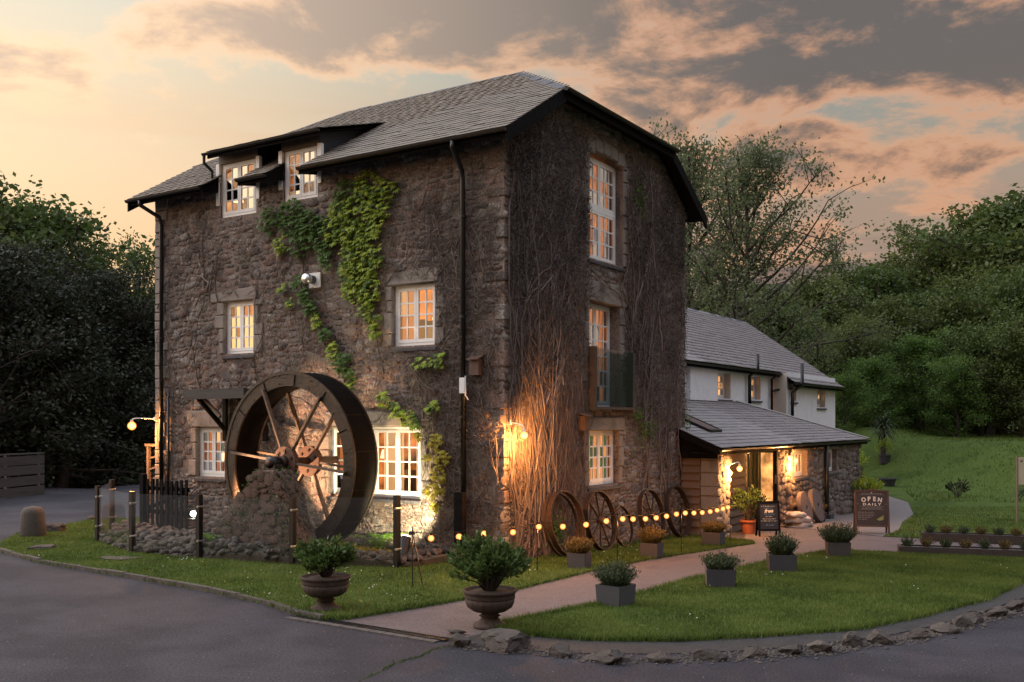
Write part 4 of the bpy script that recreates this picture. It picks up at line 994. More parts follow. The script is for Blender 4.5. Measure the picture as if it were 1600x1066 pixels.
# boarded soffit under the gable overhang
m = MB()
plane(m, [(OV, YE, ZE - .10), (OV, YH, ZH - .10), (0, YH, ZH - .10), (0, YE, ZE - .10)]); plane(m, [(OV, 2 * YR - YE, ZE - .10), (OV, 2 * YR - YH, ZH - .10), (0, 2 * YR - YH, ZH - .10), (0, 2 * YR - YE, ZE - .10)])
plane(m, [(OV, YH, ZH - .12), (OV, 2 * YR - YH, ZH - .12), (-.05, 2 * YR - YH, ZH - .05), (-.05, YH, ZH - .05)]); m.build('soffit', M['black'], roof)
# ridge and hip tiles, each its own piece
def ridge_run(a, b, n, w, nL, nR, parent, mat):
    a = Vector(a); b = Vector(b)
    for i in range(n):
        p = a.lerp(b, i / n + .001); q = a.lerp(b, (i + 1) / n + .004); lift = Vector((0, 0, .03 + .006 * (i % 2) + rng.uniform(-.004, .004))); L1 = Vector(nL) * w; R1 = Vector(nR) * w
        m = MB(); dn = Vector((0, 0, -.018))
        m.add([p + lift + L1, p + lift, p + lift + R1, q + lift + L1, q + lift, q + lift + R1] + [v + dn for v in (p + lift + L1, p + lift, p + lift + R1, q + lift + L1, q + lift, q + lift + R1)],
              [(0, 1, 4, 3), (1, 2, 5, 4), (6, 9, 10, 7), (7, 10, 11, 8), (0, 3, 9, 6), (2, 8, 11, 5), (0, 6, 7, 1), (1, 7, 8, 2), (3, 4, 10, 9), (4, 5, 11, 10)])
        m.build('ridge_tile', mat, parent)
ridge_run((RX0, YR, ZR), (RX1, YR, ZR), 13, .17, (0, -1 / cs, -SL / cs), (0, 1 / cs, -SL / cs), roof, M['ridge'])
hd = Vector((XR0 - RX0, YH - YR, ZH - ZR)).normalized()
nfront = Vector((0, -SL, 1)).normalized(); sidev = hd.cross(nfront).normalized()
if sidev.x > 0: sidev = -sidev
sidev = Vector((-.80, -.52, -.31)).normalized()
nhip = Vector((ZR - ZH, 0, XR0 - RX0)).normalized()
def inplane(nrm, along, sign):
    v = along.cross(nrm).normalized(); return v * sign
vf = inplane(nfront, hd, 1); vf = vf if vf.x < 0 else -vf
vh = inplane(nhip, hd, 1); vh = vh if vh.y > 0 else -vh
ridge_run((RX0, YR, ZR), (XR0 + .03, YH - .02, ZH), 8, .17, vf, vh, roof, M['ridge'])
hd2 = Vector((XR1 - RX1, YH - YR, ZH - ZR)).normalized(); vf2 = hd2.cross(nfront).normalized(); vf2 = vf2 if vf2.x > 0 else -vf2
ridge_run((RX1, YR, ZR), (XR1, YH, ZH), 8, .17, vf2, Vector((-.3, .8, -.3)).normalized(), roof, M['ridge'])
# ---- things fixed to the wall of the mill
def downpipe(name, pts, r_, parent, label=None, brackets=()):
    m = MB(); m.tube(pts, r_, 10); o = m.build(name, M['blackmetal'], parent, True)
    for b in brackets:
        m = MB(); m.tube([(b[0], b[1], b[2] - .025), (b[0], b[1], b[2] + .025)], r_ * 1.35, 10); m.build('bracket', M['blackmetal'], o)
    return o
downpipe('downpipe', [(-.76, YE - .06, ZE - .08), (-.76, YE - .06, ZE - .2), (-.82, -.14, ZE - .52), (-.82, -.12, ZE - .7), (-.80, -.12, .05)], .045, mill, brackets=[(-.81, -.12, z) for z in (6.2, 4.4, 2.6, .9)])
downpipe('downpipe', [(-9.45, YE - .06, ZE - .08), (-9.45, YE - .06, ZE - .18), (-9.25, -.14, ZE - .42), (-9.22, -.11, ZE - .6), (-9.22, -.11, .1)], .045, mill, brackets=[(-9.22, -.11, z) for z in (6.2, 4.4, 2.6)])
downpipe('waste_pipe', [(-9.02, -.08, 3.1), (-9.02, -.08, .1)], .03, mill)
fl = bpy.data.objects.new('flue_vent', None); link(fl, mill)
m = MB(); m.box(-4.67, -4.37, -.07, -.035, 5.20, 5.50); m.build('plate', M['plastic'], fl)
m = MB(); m.tube([(-4.55, -.06, 5.36), (-4.55, -.22, 5.36)], .085, 16); m.build('flue_pipe', M['darkpot'], fl, True)
m = MB(); m.tube([(-4.55, -.20, 5.36), (-4.55, -.30, 5.36)], .10, 16); m.build('flue_cap', M['steel'], fl, True)
cb = bpy.data.objects.new('meter_box', None); link(cb, mill)
m = MB(); m.box(-.83, -.72, -.21, -.18, 3.02, 3.30); m.build('box', M['plastic'], cb)
m = MB(); m.tube([(-.70, -.20, 3.33), (-.70, -.20, 2.98), (-.66, -.17, 2.90)], .013, 6); m.build('conduit', M['plastic'], cb)
m = MB(); m.box(-.88, -.70, -.30, -.18, 0.0, 1.25); o = m.build('pipe_cover', M['black'], mill)
def bird_box(W, u, z, label):
    t = bpy.data.objects.new('bird_box', None); link(t, mill)
    m = MB(); W.box(m, u - .10, u + .10, .05, .20, z - .16, z + .12); m.build('box', M['boardframe'], t)
    m = MB(); m.add([W.p(u - .13, .03, z + .19), W.p(u + .13, .03, z + .19), W.p(u + .13, .26, z + .11), W.p(u - .13, .26, z + .11), W.p(u - .13, .03, z + .21), W.p(u + .13, .03, z + .21), W.p(u + .13, .26, z + .13), W.p(u - .13, .26, z + .13)], [(0, 1, 2, 3), (4, 5, 6, 7), (0, 1, 5, 4), (2, 3, 7, 6), (1, 2, 6, 5), (0, 3, 7, 4)]); m.build('lid', M['boardframe'], t)
bird_box(WA, -.52, 3.50, '')
bird_box(WB, 2.68, 2.50, '')
# timber shelf over the low left window
sh = bpy.data.objects.new('timber_shelf', None); link(sh, mill)
m = MB(); m.box(-7.36, -5.55, -.99, -.90, 2.98, 3.18); m.build('beam', M['greywood'], sh)
m = MB(); m.box(-7.33, -5.58, -.90, -.05, 3.13, 3.17); m.build('top_board', M['greywood'], sh)
for x in (-7.12, -5.9):
    m = MB(); m.bar((x, -.86, 3.05), (x, -.12, 2.36), .07, .08); m.build('brace', M['black'], sh)
    m = MB(); m.box(x - .05, x + .05, -.13, -.05, 2.1, 3.12); m.build('wall_post', M['black'], sh)
m = MB(); m.bar((-7.05, -.80, 3.06), (-6.45, -.80, 2.62), .05, .06); m.build('brace', M['timber'], sh)
# ------------------------------------------------------------------ white house behind the mill
wh = thing('white_house', 'white rendered two-storey house with slate roof behind the porch', 'house')
WW = Wall((-1.9, 0, 0), (0, 1, 0), (1, 0, 0)); WW2 = Wall((-1.4, 0, 0), (0, 1, 0), (1, 0, 0))
wA = [(15.0, 16.15, 3.26, 4.08), (17.9, 19.05, 3.28, 4.08)]; wB = [(20.85, 21.5, 3.27, 3.88), (24.15, 25.3, 3.09, 3.92)]
wall_panel('wall', WW, rect(8.0, 20.35, -.8, 4.5), [rect(*k) for k in wA], M['render'], wh, .3)
wall_panel('wall', WW2, rect(20.35, 26.75, -.8, 4.3), [rect(*k) for k in wB], M['render'], wh, .3)
m = MB(); m.quad((-1.9, 20.35, -.8), (-1.4, 20.35, -.8), (-1.4, 20.35, 4.25), (-1.9, 20.35, 4.25)); m.build('return_wall', M['beige'], wh)
m = MB(); m.quad((-1.4, 26.75, -.8), (-9, 26.75, -.8), (-9, 26.75, 4.2), (-5.3, 26.75, 6.75), (-1.4, 26.75, 4.1)); m.build('gable_wall', M['render'], wh)
m = MB(); m.quad((-9, 8.0, -.8), (-9, 26.75, -.8), (-9, 26.75, 4.2), (-9, 8.0, 4.2)); m.quad((-9, 8.02, -.8), (-1.9, 8.02, -.8), (-1.9, 8.02, 4.2), (-5.3, 8.02, 6.7), (-9, 8.02, 4.2)); m.build('back_wall', M['render'], wh)
for W, k, room in ((WW, wA[0], 'roombright'), (WW, wA[1], 'roombright'), (WW2, wB[0], 'roomdim'), (WW2, wB[1], 'roomdim')):
    window(W, *k, wh, 2, 2, 3, setback=.22, frame=.05, room=room, curtains=[(k[0] + .05, k[0] + .4, 'curtainpale')] if room == 'roombright' else None, slate_sill=True, depth=.5)
    m = MB(); u0, u1, z0, z1 = k; e = .004
    m.quad(W.p(u1 - e, .001, z0), W.p(u1 - e, -.2, z0), W.p(u1 - e, -.2, z1), W.p(u1 - e, .001, z1)); m.build('reveal', M['beige'], wh)
m = MB(); WW.box(m, 12.55, 14.7, .0, .13, 3.16, 4.22); m.build('boxed_panel', M['render'], wh)
S7 = .70; c7 = math.sqrt(1 + .49)
wr = bpy.data.objects.new('roof', None); link(wr, wh)
m = MB()
for dz in (0, -.10):
    plane(m, [(-1.65, 8, 4.28 + dz), (-1.65, 20.4, 4.28 + dz), (-5.3, 20.4, 6.835 + dz), (-5.3, 8, 6.835 + dz)])
    plane(m, [(-1.15, 20.4, 3.93 + dz), (-1.15, 27, 3.93 + dz), (-5.3, 27, 6.835 + dz), (-5.3, 20.4, 6.835 + dz)])
    plane(m, [(-9.4, 8, 4.0 + dz), (-9.4, 27, 4.0 + dz), (-5.3, 27, 6.835 + dz), (-5.3, 8, 6.835 + dz)])
m.build('roof_deck', M['black'], wr)
slates(wr, (-1.65, 0, 4.28), (0, 1, 0), (-1, 0, S7), [(8.1, -.04), (20.42, -.04), (20.42, -.64), (27.03, -.64), (27.03, 3.65 * c7), (8.1, 3.65 * c7)], [], .32, .21, M['slate_grey'], 290, 8)
ridge_run((-5.3, 8.1, 6.83), (-5.3, 27.05, 6.83), 40, .17, (.82, 0, -.57), (-.82, 0, -.57), wr, M['ridge'])
gutter('gutter', (-1.59, 8.1, 4.25), (-1.59, 20.4, 4.25), .06, wr, (1, 0, 0)); gutter('gutter', (-1.09, 20.35, 3.90), (-1.09, 27.0, 3.90), .06, wr, (1, 0, 0))
m = MB(); m.box(-1.68, -1.64, 8.1, 20.38, 4.12, 4.26); m.build('fascia', M['black'], wr); m = MB(); m.box(-1.18, -1.14, 20.38, 27.0, 3.77, 3.91); m.build('fascia', M['black'], wr)
m = MB(); m.quad((-1.9, 8, 4.14), (-1.66, 8, 4.14), (-1.66, 20.38, 4.14), (-1.9, 20.38, 4.14)); m.quad((-1.4, 20.38, 3.79), (-1.16, 20.38, 3.79), (-1.16, 27, 3.79), (-1.4, 27, 3.79)); m.build('soffit', M['black'], wr)
m = MB(); m.prism([(-1.15, 3.75), (-1.15, 3.94), (-5.3, 6.85), (-5.3, 6.65)], 1, 26.98, 27.02); m.build('barge_board', M['black'], wr)
def pipe(name, pts, r_, parent): m = MB(); m.tube(pts, r_, 8); return m.build(name, M['blackmetal'], parent, True)
pipe('soil_pipe', [(-1.78, 17.6, 2.8), (-1.78, 17.6, 4.05), (-1.55, 17.75, 4.3), (-1.55, 17.75, 4.78)], .06, wh)
pipe('downpipe', [(-1.80, 19.95, 2.7), (-1.80, 19.95, 4.02), (-1.6, 19.95, 4.2)], .05, wh)
pipe('soil_pipe', [(-1.28, 20.15 + .5, 2.5), (-1.28, 20.65, 3.55), (-1.20, 20.95, 3.72), (-1.05, 21.05, 3.8), (-1.05, 21.05, 4.62)], .06, wh)
pipe('overflow_pipe', [(-1.28, 20.7, 3.72), (-1.75, 20.3, 3.66), (-1.80, 19.98, 3.60)], .04, wh)

# ------------------------------------------------------------------ lean-to porch
lt = thing('lean_to', 'low stone and timber lean-to porch with slate roof and green door', 'porch')
EX, EZ, LS = 1.1, 1.90, .42; cl = math.sqrt(1 + LS * LS); lz = lambda X: EZ + LS * (EX - X)
lr = bpy.data.objects.new('roof', None); link(lr, lt)
m = MB(); TY = 16.6
for dz in (0, -.08):
    plane(m, [(EX, 7.46, lz(EX) + dz), (EX, 21.6, lz(EX) + dz), (-1.9, TY, lz(-1.9) + dz), (-1.9, 8.04, lz(-1.9) + dz), (.03, 8.04, lz(.03) + dz), (.03, 7.46, lz(.03) + dz)])
plane(m, [(EX, 21.6, lz(EX)), (-1.9, TY, lz(-1.9)), (-1.9, 21.6, lz(EX))])
m.build('roof_deck', M['black'], lr)
slates(lr, (EX, 0, EZ), (0, 1, 0), (-1, 0, LS), [(7.44, -.04), (21.62, -.04), (TY, 3.0 * cl), (8.03, 3.0 * cl), (8.03, 1.06 * cl), (7.44, 1.06 * cl)], [], .32, .20, M['slate_grey'], 290, 9)
m = MB(); m.bar((EX, 21.63, EZ + .05), (-1.9, TY + .04, lz(-1.9) + .05), .10, .03); m.build('hip_flashing', M['plastic'], lr)
m = MB(); m.box(EX - .03, EX + .0, 7.46, 21.6, EZ - .16, EZ - .01); m.build('fascia', M['black'], lr)
gutter('gutter', (EX + .05, 7.42, EZ - .03), (EX + .05, 21.7, EZ - .03), .055, lr, (1, 0, 0))
m = MB(); m.prism([(EX + .02, EZ - .17), (EX + .02, EZ + .01), (.03, lz(.03) + .01), (.03, lz(.03) - .17)], 1, 7.43, 7.46); m.build('barge_board', M['black'], lr)
m = MB(); m.prism([(EX - .1, EZ - .26), (EX - .1, EZ - .1), (.03, lz(.03) - .1), (.03, EZ - .26)], 1, 7.60, 7.66); m.build('gable_board', M['black'], lr)
m = MB(); m.quad((EX, 7.46, EZ - .14), (EX, 21.5, EZ - .14), (.36, 21.5, EZ - .12), (.36, 7.46, EZ - .12)); m.build('soffit', M['timber'], lr)
# roof light
rl = bpy.data.objects.new('roof_light', None); link(rl, lr)
def rp(X, y, h): return (X, y, lz(X) + h)
for (X0, X1, y0, y1) in ((-.75, .35, 8.75, 8.82), (-.75, .35, 9.50, 9.57), (.29, .36, 8.82, 9.50), (-.76, -.69, 8.82, 9.50)):
    m = MB(); m.add([rp(X0, y0, .0), rp(X1, y0, .0), rp(X1, y1, .0), rp(X0, y1, .0), rp(X0, y0, .10), rp(X1, y0, .10), rp(X1, y1, .10), rp(X0, y1, .10)], [(0, 1, 2, 3), (4, 5, 6, 7), (0, 1, 5, 4), (2, 3, 7, 6), (1, 2, 6, 5), (0, 3, 7, 4)]); m.build('frame', M['blackmetal'], rl)
m = MB(); m.quad(rp(-.7, 8.82, .08), rp(.3, 8.82, .08), rp(.3, 9.5, .08), rp(-.7, 9.5, .08)); m.build('roof_pane', M['boardframe'], rl)
# walls
WE = Wall((0, 7.72, 0), (1, 0, 0), (0, -1, 0)); WF = Wall((.95, 0, 0), (0, 1, 0), (1, 0, 0)); WR = Wall((.35, 0, 0), (0, 1, 0), (1, 0, 0)); WS = Wall((0, 12.02, 0), (1, 0, 0), (0, -1, 0))
lw = [(13.55, 14.9, .92, 1.66), (16.83, 18.15, .92, 1.64)]
wf = wall_panel('wall', WF, rect(12.02, 21.05, -1.0, 1.85), [rect(*k) for k in lw], M['mortar'], lt, .3)
blk = [list(k) for k in lw]
for k in lw:
    block_stone('lintel', WF, k[0] - .12, k[1] + .12, k[3] + .005, k[3] + .14, wf, M['granite'], .03); blk.append([k[0] - .12, k[1] + .12, k[3], k[3] + .14])
rubble(WF, rect(12.02, 21.05, -.9, 1.85), blk, wf, 280, M['stone'], .13, .25, .16, .40, .1, seed=14, proud=.045)
for k in lw: window(WF, *k, lt, 2, 2, 1, setback=.16, room='room', slate_sill=True, depth=.5)
m = MB(); m.quad((.95, 21.05, -1), (-1.9, 21.05, -1), (-1.9, 21.05, 1.8), (.95, 21.05, 1.8)); m.build('end_wall', M['mortar'], lt)
# corner pier
pr = wall_panel('pier', WE, rect(.53, .98, -.9, 1.95), [], M['mortar'], lt, n0=.02)
WF2 = Wall((.98, 0, 0), (0, 1, 0), (1, 0, 0)); wall_panel('pier', WF2, rect(7.70, 8.42, -.9, 1.85), [], M['mortar'], lt)
zz = -.5; rr = random.Random(5)
while zz < 1.80:
    h = min(rr.uniform(.22, .36), 1.82 - zz); block_stone('pier_stone', WE, .53, .975, zz + .006, zz + h - .006, pr, M['granite'], .05, rr.randrange(999)); zz += h
rubble(WF2, rect(7.72, 8.42, -.6, 1.8), [], pr, 60, M['granite'], .10, .20, .16, .36, .1, seed=15, proud=.03)
# weatherboards on the end wall and beside the door
def boards(W, u0, u1, z0, z1, parent, n0=0.0, bh=.185):
    z = z0
    while z < z1:
        j = rng.uniform(-.006, .006); m = MB()
        vs = [W.p(u0, n0, z), W.p(u1, n0, z), W.p(u1, n0 + .075 + j, z), W.p(u0, n0 + .075 + j, z), W.p(u0, n0, z + bh + .02), W.p(u1, n0, z + bh + .02), W.p(u1, n0 + .014, z + bh + .02), W.p(u0, n0 + .014, z + bh + .02)]
        m.add(vs, [(0, 1, 2, 3), (4, 5, 6, 7), (3, 2, 6, 7), (0, 1, 5, 4), (1, 2, 6, 5), (0, 3, 7, 4)]); m.build('weatherboard', M['board'], parent); z += bh
bw = wall_panel('boarded_wall', WE, rect(.0, .53, -.9, 2.1), [], M['black'], lt, n0=-.02); boards(WE, .04, .525, -.55, 1.78, bw)
bw2 = wall_panel('boarded_wall', WR, rect(8.4, 11.22, -.9, 1.9), [], M['black'], lt, n0=-.02); boards(WR, 8.42, 11.2, -.35, 1.75, bw2, 0.0, .2)
m = MB(); m.quad((.35, 8.42, -.9), (.98, 8.42, -.9), (.98, 8.42, 1.85), (.35, 8.42, 1.85)); m.build('pier_side', M['mortar'], lt)
# green glazed door and side screen
def glazed(W, u0, u1, z0, z1, n0, parent, name, lights):
    m = MB(); s = .075
    W.box(m, u0, u0 + s, n0 - .05, n0, z0, z1); W.box(m, u1 - s, u1, n0 - .05, n0, z0, z1); W.box(m, u0 + s, u1 - s, n0 - .05, n0, z1 - s, z1); W.box(m, u0 + s, u1 - s, n0 - .05, n0, z0, z0 + .30)
    w = (u1 - u0 - 2 * s) / lights
    for i in range(1, lights): W.box(m, u0 + s + i * w - .03, u0 + s + i * w + .03, n0 - .05, n0, z0 + .3, z1 - s)
    d = m.build(name, M['green'], parent)
    for i in range(lights):
        pn = MB(); pn.quad(W.p(u0 + s + i * w, n0 - .03, z0 + .3), W.p(u0 + s + (i + 1) * w, n0 - .03, z0 + .3), W.p(u0 + s + (i + 1) * w, n0 - .03, z1 - s), W.p(u0 + s + i * w, n0 - .03, z1 - s)); pn.build('pane', M['pane'], d)
    return d
d = glazed(WR, 11.24, 11.98, -.32, 1.72, .0, lt, 'door', 2)
m = MB(); m.box(.36, .42, 11.30, 11.33, .55, .75); m.build('handle', M['steel'], d)
d2 = glazed(WS, .37, .93, -.32, 1.74, .0, lt, 'side_screen', 1)
m = MB(); WR.box(m, 11.16, 12.0, -.6, -.55, -.4, 1.8); m.build('hall_wall', M['roombright'], lt)
m = MB(); m.quad((.36, 12.5, -.4), (.93, 12.5, -.4), (.93, 12.5, 1.8), (.36, 12.5, 1.8)); m.build('hall_wall', M['roombright'], lt)
m = MB(); m.quad((.93, 12.03, -.4), (.93, 12.5, -.4), (.93, 12.5, 1.8), (.93, 12.03, 1.8)); m.build('hall_side', M['mortar'], lt)
m = MB(); m.box(.9, 1.0, 11.93, 12.03, -.5, 1.84); m.build('door_post', M['black'], lt)
pipe('downpipe', [(1.08, 16.5, 1.84), (1.08, 16.5, -.6)], .07, lt)
m = MB(); m.box(.95, 1.25, 16.3, 16.7, -.62, -.35); m.build('plinth', M['darkpot'], lt)
# ------------------------------------------------------------------ lamps on the buildings
def wall_lamp(name, base, out, globe, mat, label, r_=.075, group='warm wall lamps', watts=220, lc=(1.0, .39, .10)):
    t = thing(name, label, 'lamp', base); b = Vector(base); g = Vector(globe) - b; o_ = Vector(out)
    m = MB(); m.tube([(0, 0, 0), tuple(o_ * .02)], .045, 10); m.build('wall_plate', M['white'], t)
    mid = g * .55 + Vector((0, 0, max(.10, g.z * .5 + .12)))
    P = [Vector((0, 0, 0)), g * .18 + Vector((0, 0, .03)), mid, g * .92 + Vector((0, 0, .15)), g + Vector((0, 0, r_ + .01))]
    Q = []
    for i in range(len(P) - 1):
        for k in range(5):
            tt = k / 5; p0 = P[max(i - 1, 0)]; p1 = P[i]; p2 = P[i + 1]; p3 = P[min(i + 2, len(P) - 1)]
            Q.append(.5 * ((2 * p1) + (p2 - p0) * tt + (2 * p0 - 5 * p1 + 4 * p2 - p3) * tt ** 2 + (3 * p1 - p0 - 3 * p2 + p3) * tt ** 3))
    Q.append(P[-1]); m = MB(); m.tube(Q, .011, 6); m.build('swan_neck', M['white'], t)
    m = MB(); m.tube([tuple(g + Vector((0, 0, r_ * .6))), tuple(g + Vector((0, 0, r_ + .04)))], .03, 8); m.build('holder', M['white'], t)
    bm = bmesh.new(); bmesh.ops.create_icosphere(bm, subdivisions=2, radius=r_); me = bpy.data.meshes.new('globe'); bm.to_mesh(me); bm.free(); me.materials.append(mat)
    o = mobj('globe', me, t, tuple(g))
    l = bpy.data.lights.new('lamp_light', 'POINT'); l.energy = watts; l.color = lc; l.shadow_soft_size = .05
    q = bpy.data.objects.new('lamp_light', l); link(q, t); q.location = tuple(g + o_ * .03 + Vector((0, 0, -r_ - .06))); return t
wall_lamp('wall_lamp', (-9.57, -.0, 2.58), (-1, 0, 0), (-9.99, -.32, 2.42), M['lampglobe'], 'lit globe lamp on a swan neck at the far left corner of the mill', .10)
wall_lamp('wall_lamp', (.05, .12, 2.50), (1, 0, 0), (.40, .02, 2.27), M['lampglobe'], 'lit globe lamp on the near corner of the mill')
wall_lamp('wall_lamp', (1.0, 8.05, 1.45), (1, 0, 0), (1.22, 8.45, 1.38), M['porchlight'], 'lit globe lamp on the porch pier left of the green door', watts=200, lc=(1.0, .43, .12))
wall_lamp('wall_lamp', (.98, 12.95, 1.5), (1, 0, 0), (1.15, 13.12, 1.42), M['porchlight'], 'lit globe lamp on the rubble wall right of the green door', .07, watts=200, lc=(1.0, .41, .11))
t = thing('soffit_lamp', 'small round lamp lit under the porch eaves', 'lamp', (.90, 12.25, 1.735)); m = MB(); m.tube([(0, 0, 0), (0, 0, -.03)], .07, 12); m.build('lens', M['porchlight'], t); m = MB(); m.tube([(0, 0, .035), (0, 0, -.005)], .085, 12); m.build('rim', M['white'], t)

l = bpy.data.lights.new('lamp_light', 'POINT'); l.energy = 60; l.color = (1.0, .5, .17); l.shadow_soft_size = .05; q = bpy.data.objects.new('lamp_light', l); link(q, t); q.location = (0, 0, -.09)
# ------------------------------------------------------------------ water wheel
HX, HZ, RO, RI = -3.98, 1.76, 1.69, 1.42; YF, YB = -1.35, -.72
ww = thing('water_wheel', 'large rusty iron water wheel mounted against the mill wall', 'water wheel', (HX, 0, HZ))
def ring_mesh(y0, y1, ro, ri, n=64):
    m = MB(); vs = []
    for i in range(n):
        a = 2 * math.pi * i / n; c, s = math.cos(a), math.sin(a)
        vs += [(ro * c, y0, ro * s), (ri * c, y0, ri * s), (ro * c, y1, ro * s), (ri * c, y1, ri * s)]
    fs = []
    for i in range(n):
        a = 4 * i; b = 4 * ((i + 1) % n)
        fs += [(a, b, b + 1, a + 1), (a + 2, a + 3, b + 3, b + 2), (a, a + 2, b + 2, b), (a + 1, b + 1, b + 3, a + 3)]
    return m.add(vs, fs)
ring_mesh(YF, YF + .04, RO, RI).build('shroud_ring', M['wheeliron'], ww)
ring_mesh(YB - .04, YB, RO, RI).build('shroud_ring', M['wheeliron'], ww)
ring_mesh(YF - .012, YF - .001, RO + .012, RO - .05).build('rim_band', M['wheeliron'], ww)
for k in range(24):
    a = 2 * math.pi * (k + .5) / 24
    for rr_ in (RI + .05, RO - .07):
        m = MB(); m.tube([(rr_ * math.cos(a), YF - .012, rr_ * math.sin(a)), (rr_ * math.cos(a), YF + .01, rr_ * math.sin(a))], .016, 6); m.build('rivet', M['rust'], ww)
    m = MB(); m.bar(((RI + .01) * math.cos(a), YF - .004, (RI + .01) * math.sin(a)), ((RO - .06) * math.cos(a), YF - .004, (RO - .06) * math.sin(a)), .008, .02, (0, 1, 0)); m.build('plate_seam', M['wheeldark'], ww) if k % 2 else None
ring_mesh(YF + .042, YB - .042, RI + .035, RI + .01).build('sole_drum', M['wheeldark'], ww)
nb = 30
for i in range(nb):
    a = 2 * math.pi * i / nb; b = a + .13
    m = MB(); p0 = (RI + .04) * math.cos(a), (RI + .04) * math.sin(a); p1 = (RI + .14) * math.cos(a + .02), (RI + .14) * math.sin(a + .02); p2 = (RO - .01) * math.cos(b), (RO - .01) * math.sin(b)
    y0, y1 = YF + .045, YB - .045; e = .006
    for q0, q1 in ((p0, p1), (p1, p2)):
        d = Vector((q1[0] - q0[0], q1[1] - q0[1])).normalized(); nn = Vector((-d.y, d.x)) * e
        m.add([(q0[0] - nn.x, y, q0[1] - nn.y) for y in (y0, y1)] + [(q1[0] - nn.x, y, q1[1] - nn.y) for y in (y0, y1)] + [(q0[0] + nn.x, y, q0[1] + nn.y) for y in (y0, y1)] + [(q1[0] + nn.x, y, q1[1] + nn.y) for y in (y0, y1)], [(0, 1, 3, 2), (4, 6, 7, 5), (0, 4, 5, 1), (2, 3, 7, 6), (0, 2, 6, 4), (1, 5, 7, 3)])
    m.build('bucket', M['wheeldark'] if i % 2 else M['wheeliron'], ww)
ring_mesh(YF + .06, YB - .06, RO - .006, RO - .02).build('outer_plating', M['wheeldark'], ww)
for yy in (YF - .02, YB - .03):
    for k in range(6):
        a = R(-6 + 60 * k); c, s = math.cos(a), math.sin(a)
        m = MB(); m.bar((.16 * c, yy, .16 * s), ((RI + .07) * c, yy, (RI + .07) * s), .04, .08, (0, 1, 0)); 
        o = m.build('spoke', M['spoke'], ww)
    m = MB(); m.tube([(0, yy - .05, 0), (0, yy + .05, 0)], .29, 24); m.build('hub', M['rusthub'], ww)
    for k in range(6):
        a = R(24 + 60 * k); m = MB(); m.tube([(.2 * math.cos(a), yy - .075, .2 * math.sin(a)), (.2 * math.cos(a), yy - .05, .2 * math.sin(a))], .03, 6); m.build('hub_bolt', M['rust'], ww)
m = MB(); m.tube([(0, -1.80, 0), (0, -.02, 0)], .075, 14); m.build('axle', M['rust'], ww, True)
m = MB(); m.tube([(0, -1.50, 0), (0, -1.42, 0)], .12, 14); m.build('axle_collar', M['rust'], ww, True)
# ---- stone pier that carries the axle
pier = thing('axle_pier', 'sloping mossy stone pier in front of the water wheel carrying its axle', 'pier')
prof = [(-5.75, .0), (-5.4, .30), (-5.0, .62), (-4.6, .98), (-4.35, 1.32), (-4.2, 1.60), (-3.64, 1.62), (-3.46, 1.30), (-3.26, .85), (-3.12, .4), (-3.05, .0)]
Y0, Y1 = -2.02, -1.47
m = MB(); nS = 8
for j in range(nS + 1):
    y = Y0 + (Y1 - Y0) * j / nS
    for (x, z) in prof: m.v.append((x + rng.uniform(-.035, .035), y + rng.uniform(-.02, .02), z + rng.uniform(-.03, .03)))
n = len(prof)
for j in range(nS):
    for i in range(n - 1): m.f.append((j * n + i, j * n + i + 1, (j + 1) * n + i + 1, (j + 1) * n + i))
m.f.append(tuple(range(n))); m.f.append(tuple(nS * n + i for i in reversed(range(n))))
core = m.build('pier_core', M['mossrock'], pier)
WP = Wall((0, Y0, 0), (1, 0, 0), (0, -1, 0))
rubble(WP, [(x, z) for x, z in prof], [], pier, 150, M['mossrock'], .07, .15, .10, .27, .3, seed=31, proud=.02)
PR = [rock_mesh('stone', 700 + i, M['mossrock'], .6, 1, .3) for i in range(5)]
for i in range(210):
    t = rng.random() * 5.0 if i < 130 else 6 + rng.random() * 3.9; k = int(t); f_ = t - k; a, b = prof[k], prof[k + 1]
    x = a[0] + (b[0] - a[0]) * f_; z = a[1] + (b[1] - a[1]) * f_; y = rng.uniform(Y0 + .03, Y1 - .05); s = rng.uniform(.09, .20)
    o = mobj('stone', PR[i % 5], pier, (x, y, z - .01)); o.scale = (s * 1.2, s * rng.uniform(.8, 1.3), s * .6); o.rotation_euler = (rng.uniform(-.2, .2), -.75 if i < 130 else 1.1, rng.uniform(0, .6))
P = []
for i in range(900):
    c = (i * 7919) % 23; t = (c / 23 * 10 + rng.gauss(0, .35)) % 9.99; k = int(t); f_ = t - k; a, b = prof[k], prof[k + 1]; x = a[0] + (b[0] - a[0]) * f_; z = a[1] + (b[1] - a[1]) * f_
    if i % 2: z *= rng.uniform(.3, .95); y = Y0 - .03; 
    else: y = rng.uniform(Y0, Y1)
    P.append((x + rng.gauss(0, .05), y, z + .02))
leaf_quads(P, .05, M['shrub'], 'moss', pier, .3, .8)['kind'] = 'stuff'
m = MB(); m.box(-4.2, -3.74, -1.85, -1.52, 1.60, 1.65); m.build('bearing_plate', M['rust'], pier)
m = MB(); m.box(-4.12, -3.84, -1.78, -1.56, 1.65, 1.73); m.build('bearing_block', M['blackmetal'], pier)
m = MB(); m.tube([(-3.98, -1.78, 1.76), (-3.98, -1.56, 1.76)], .115, 12); m.build('bearing_cap', M['blackmetal'], pier, True)
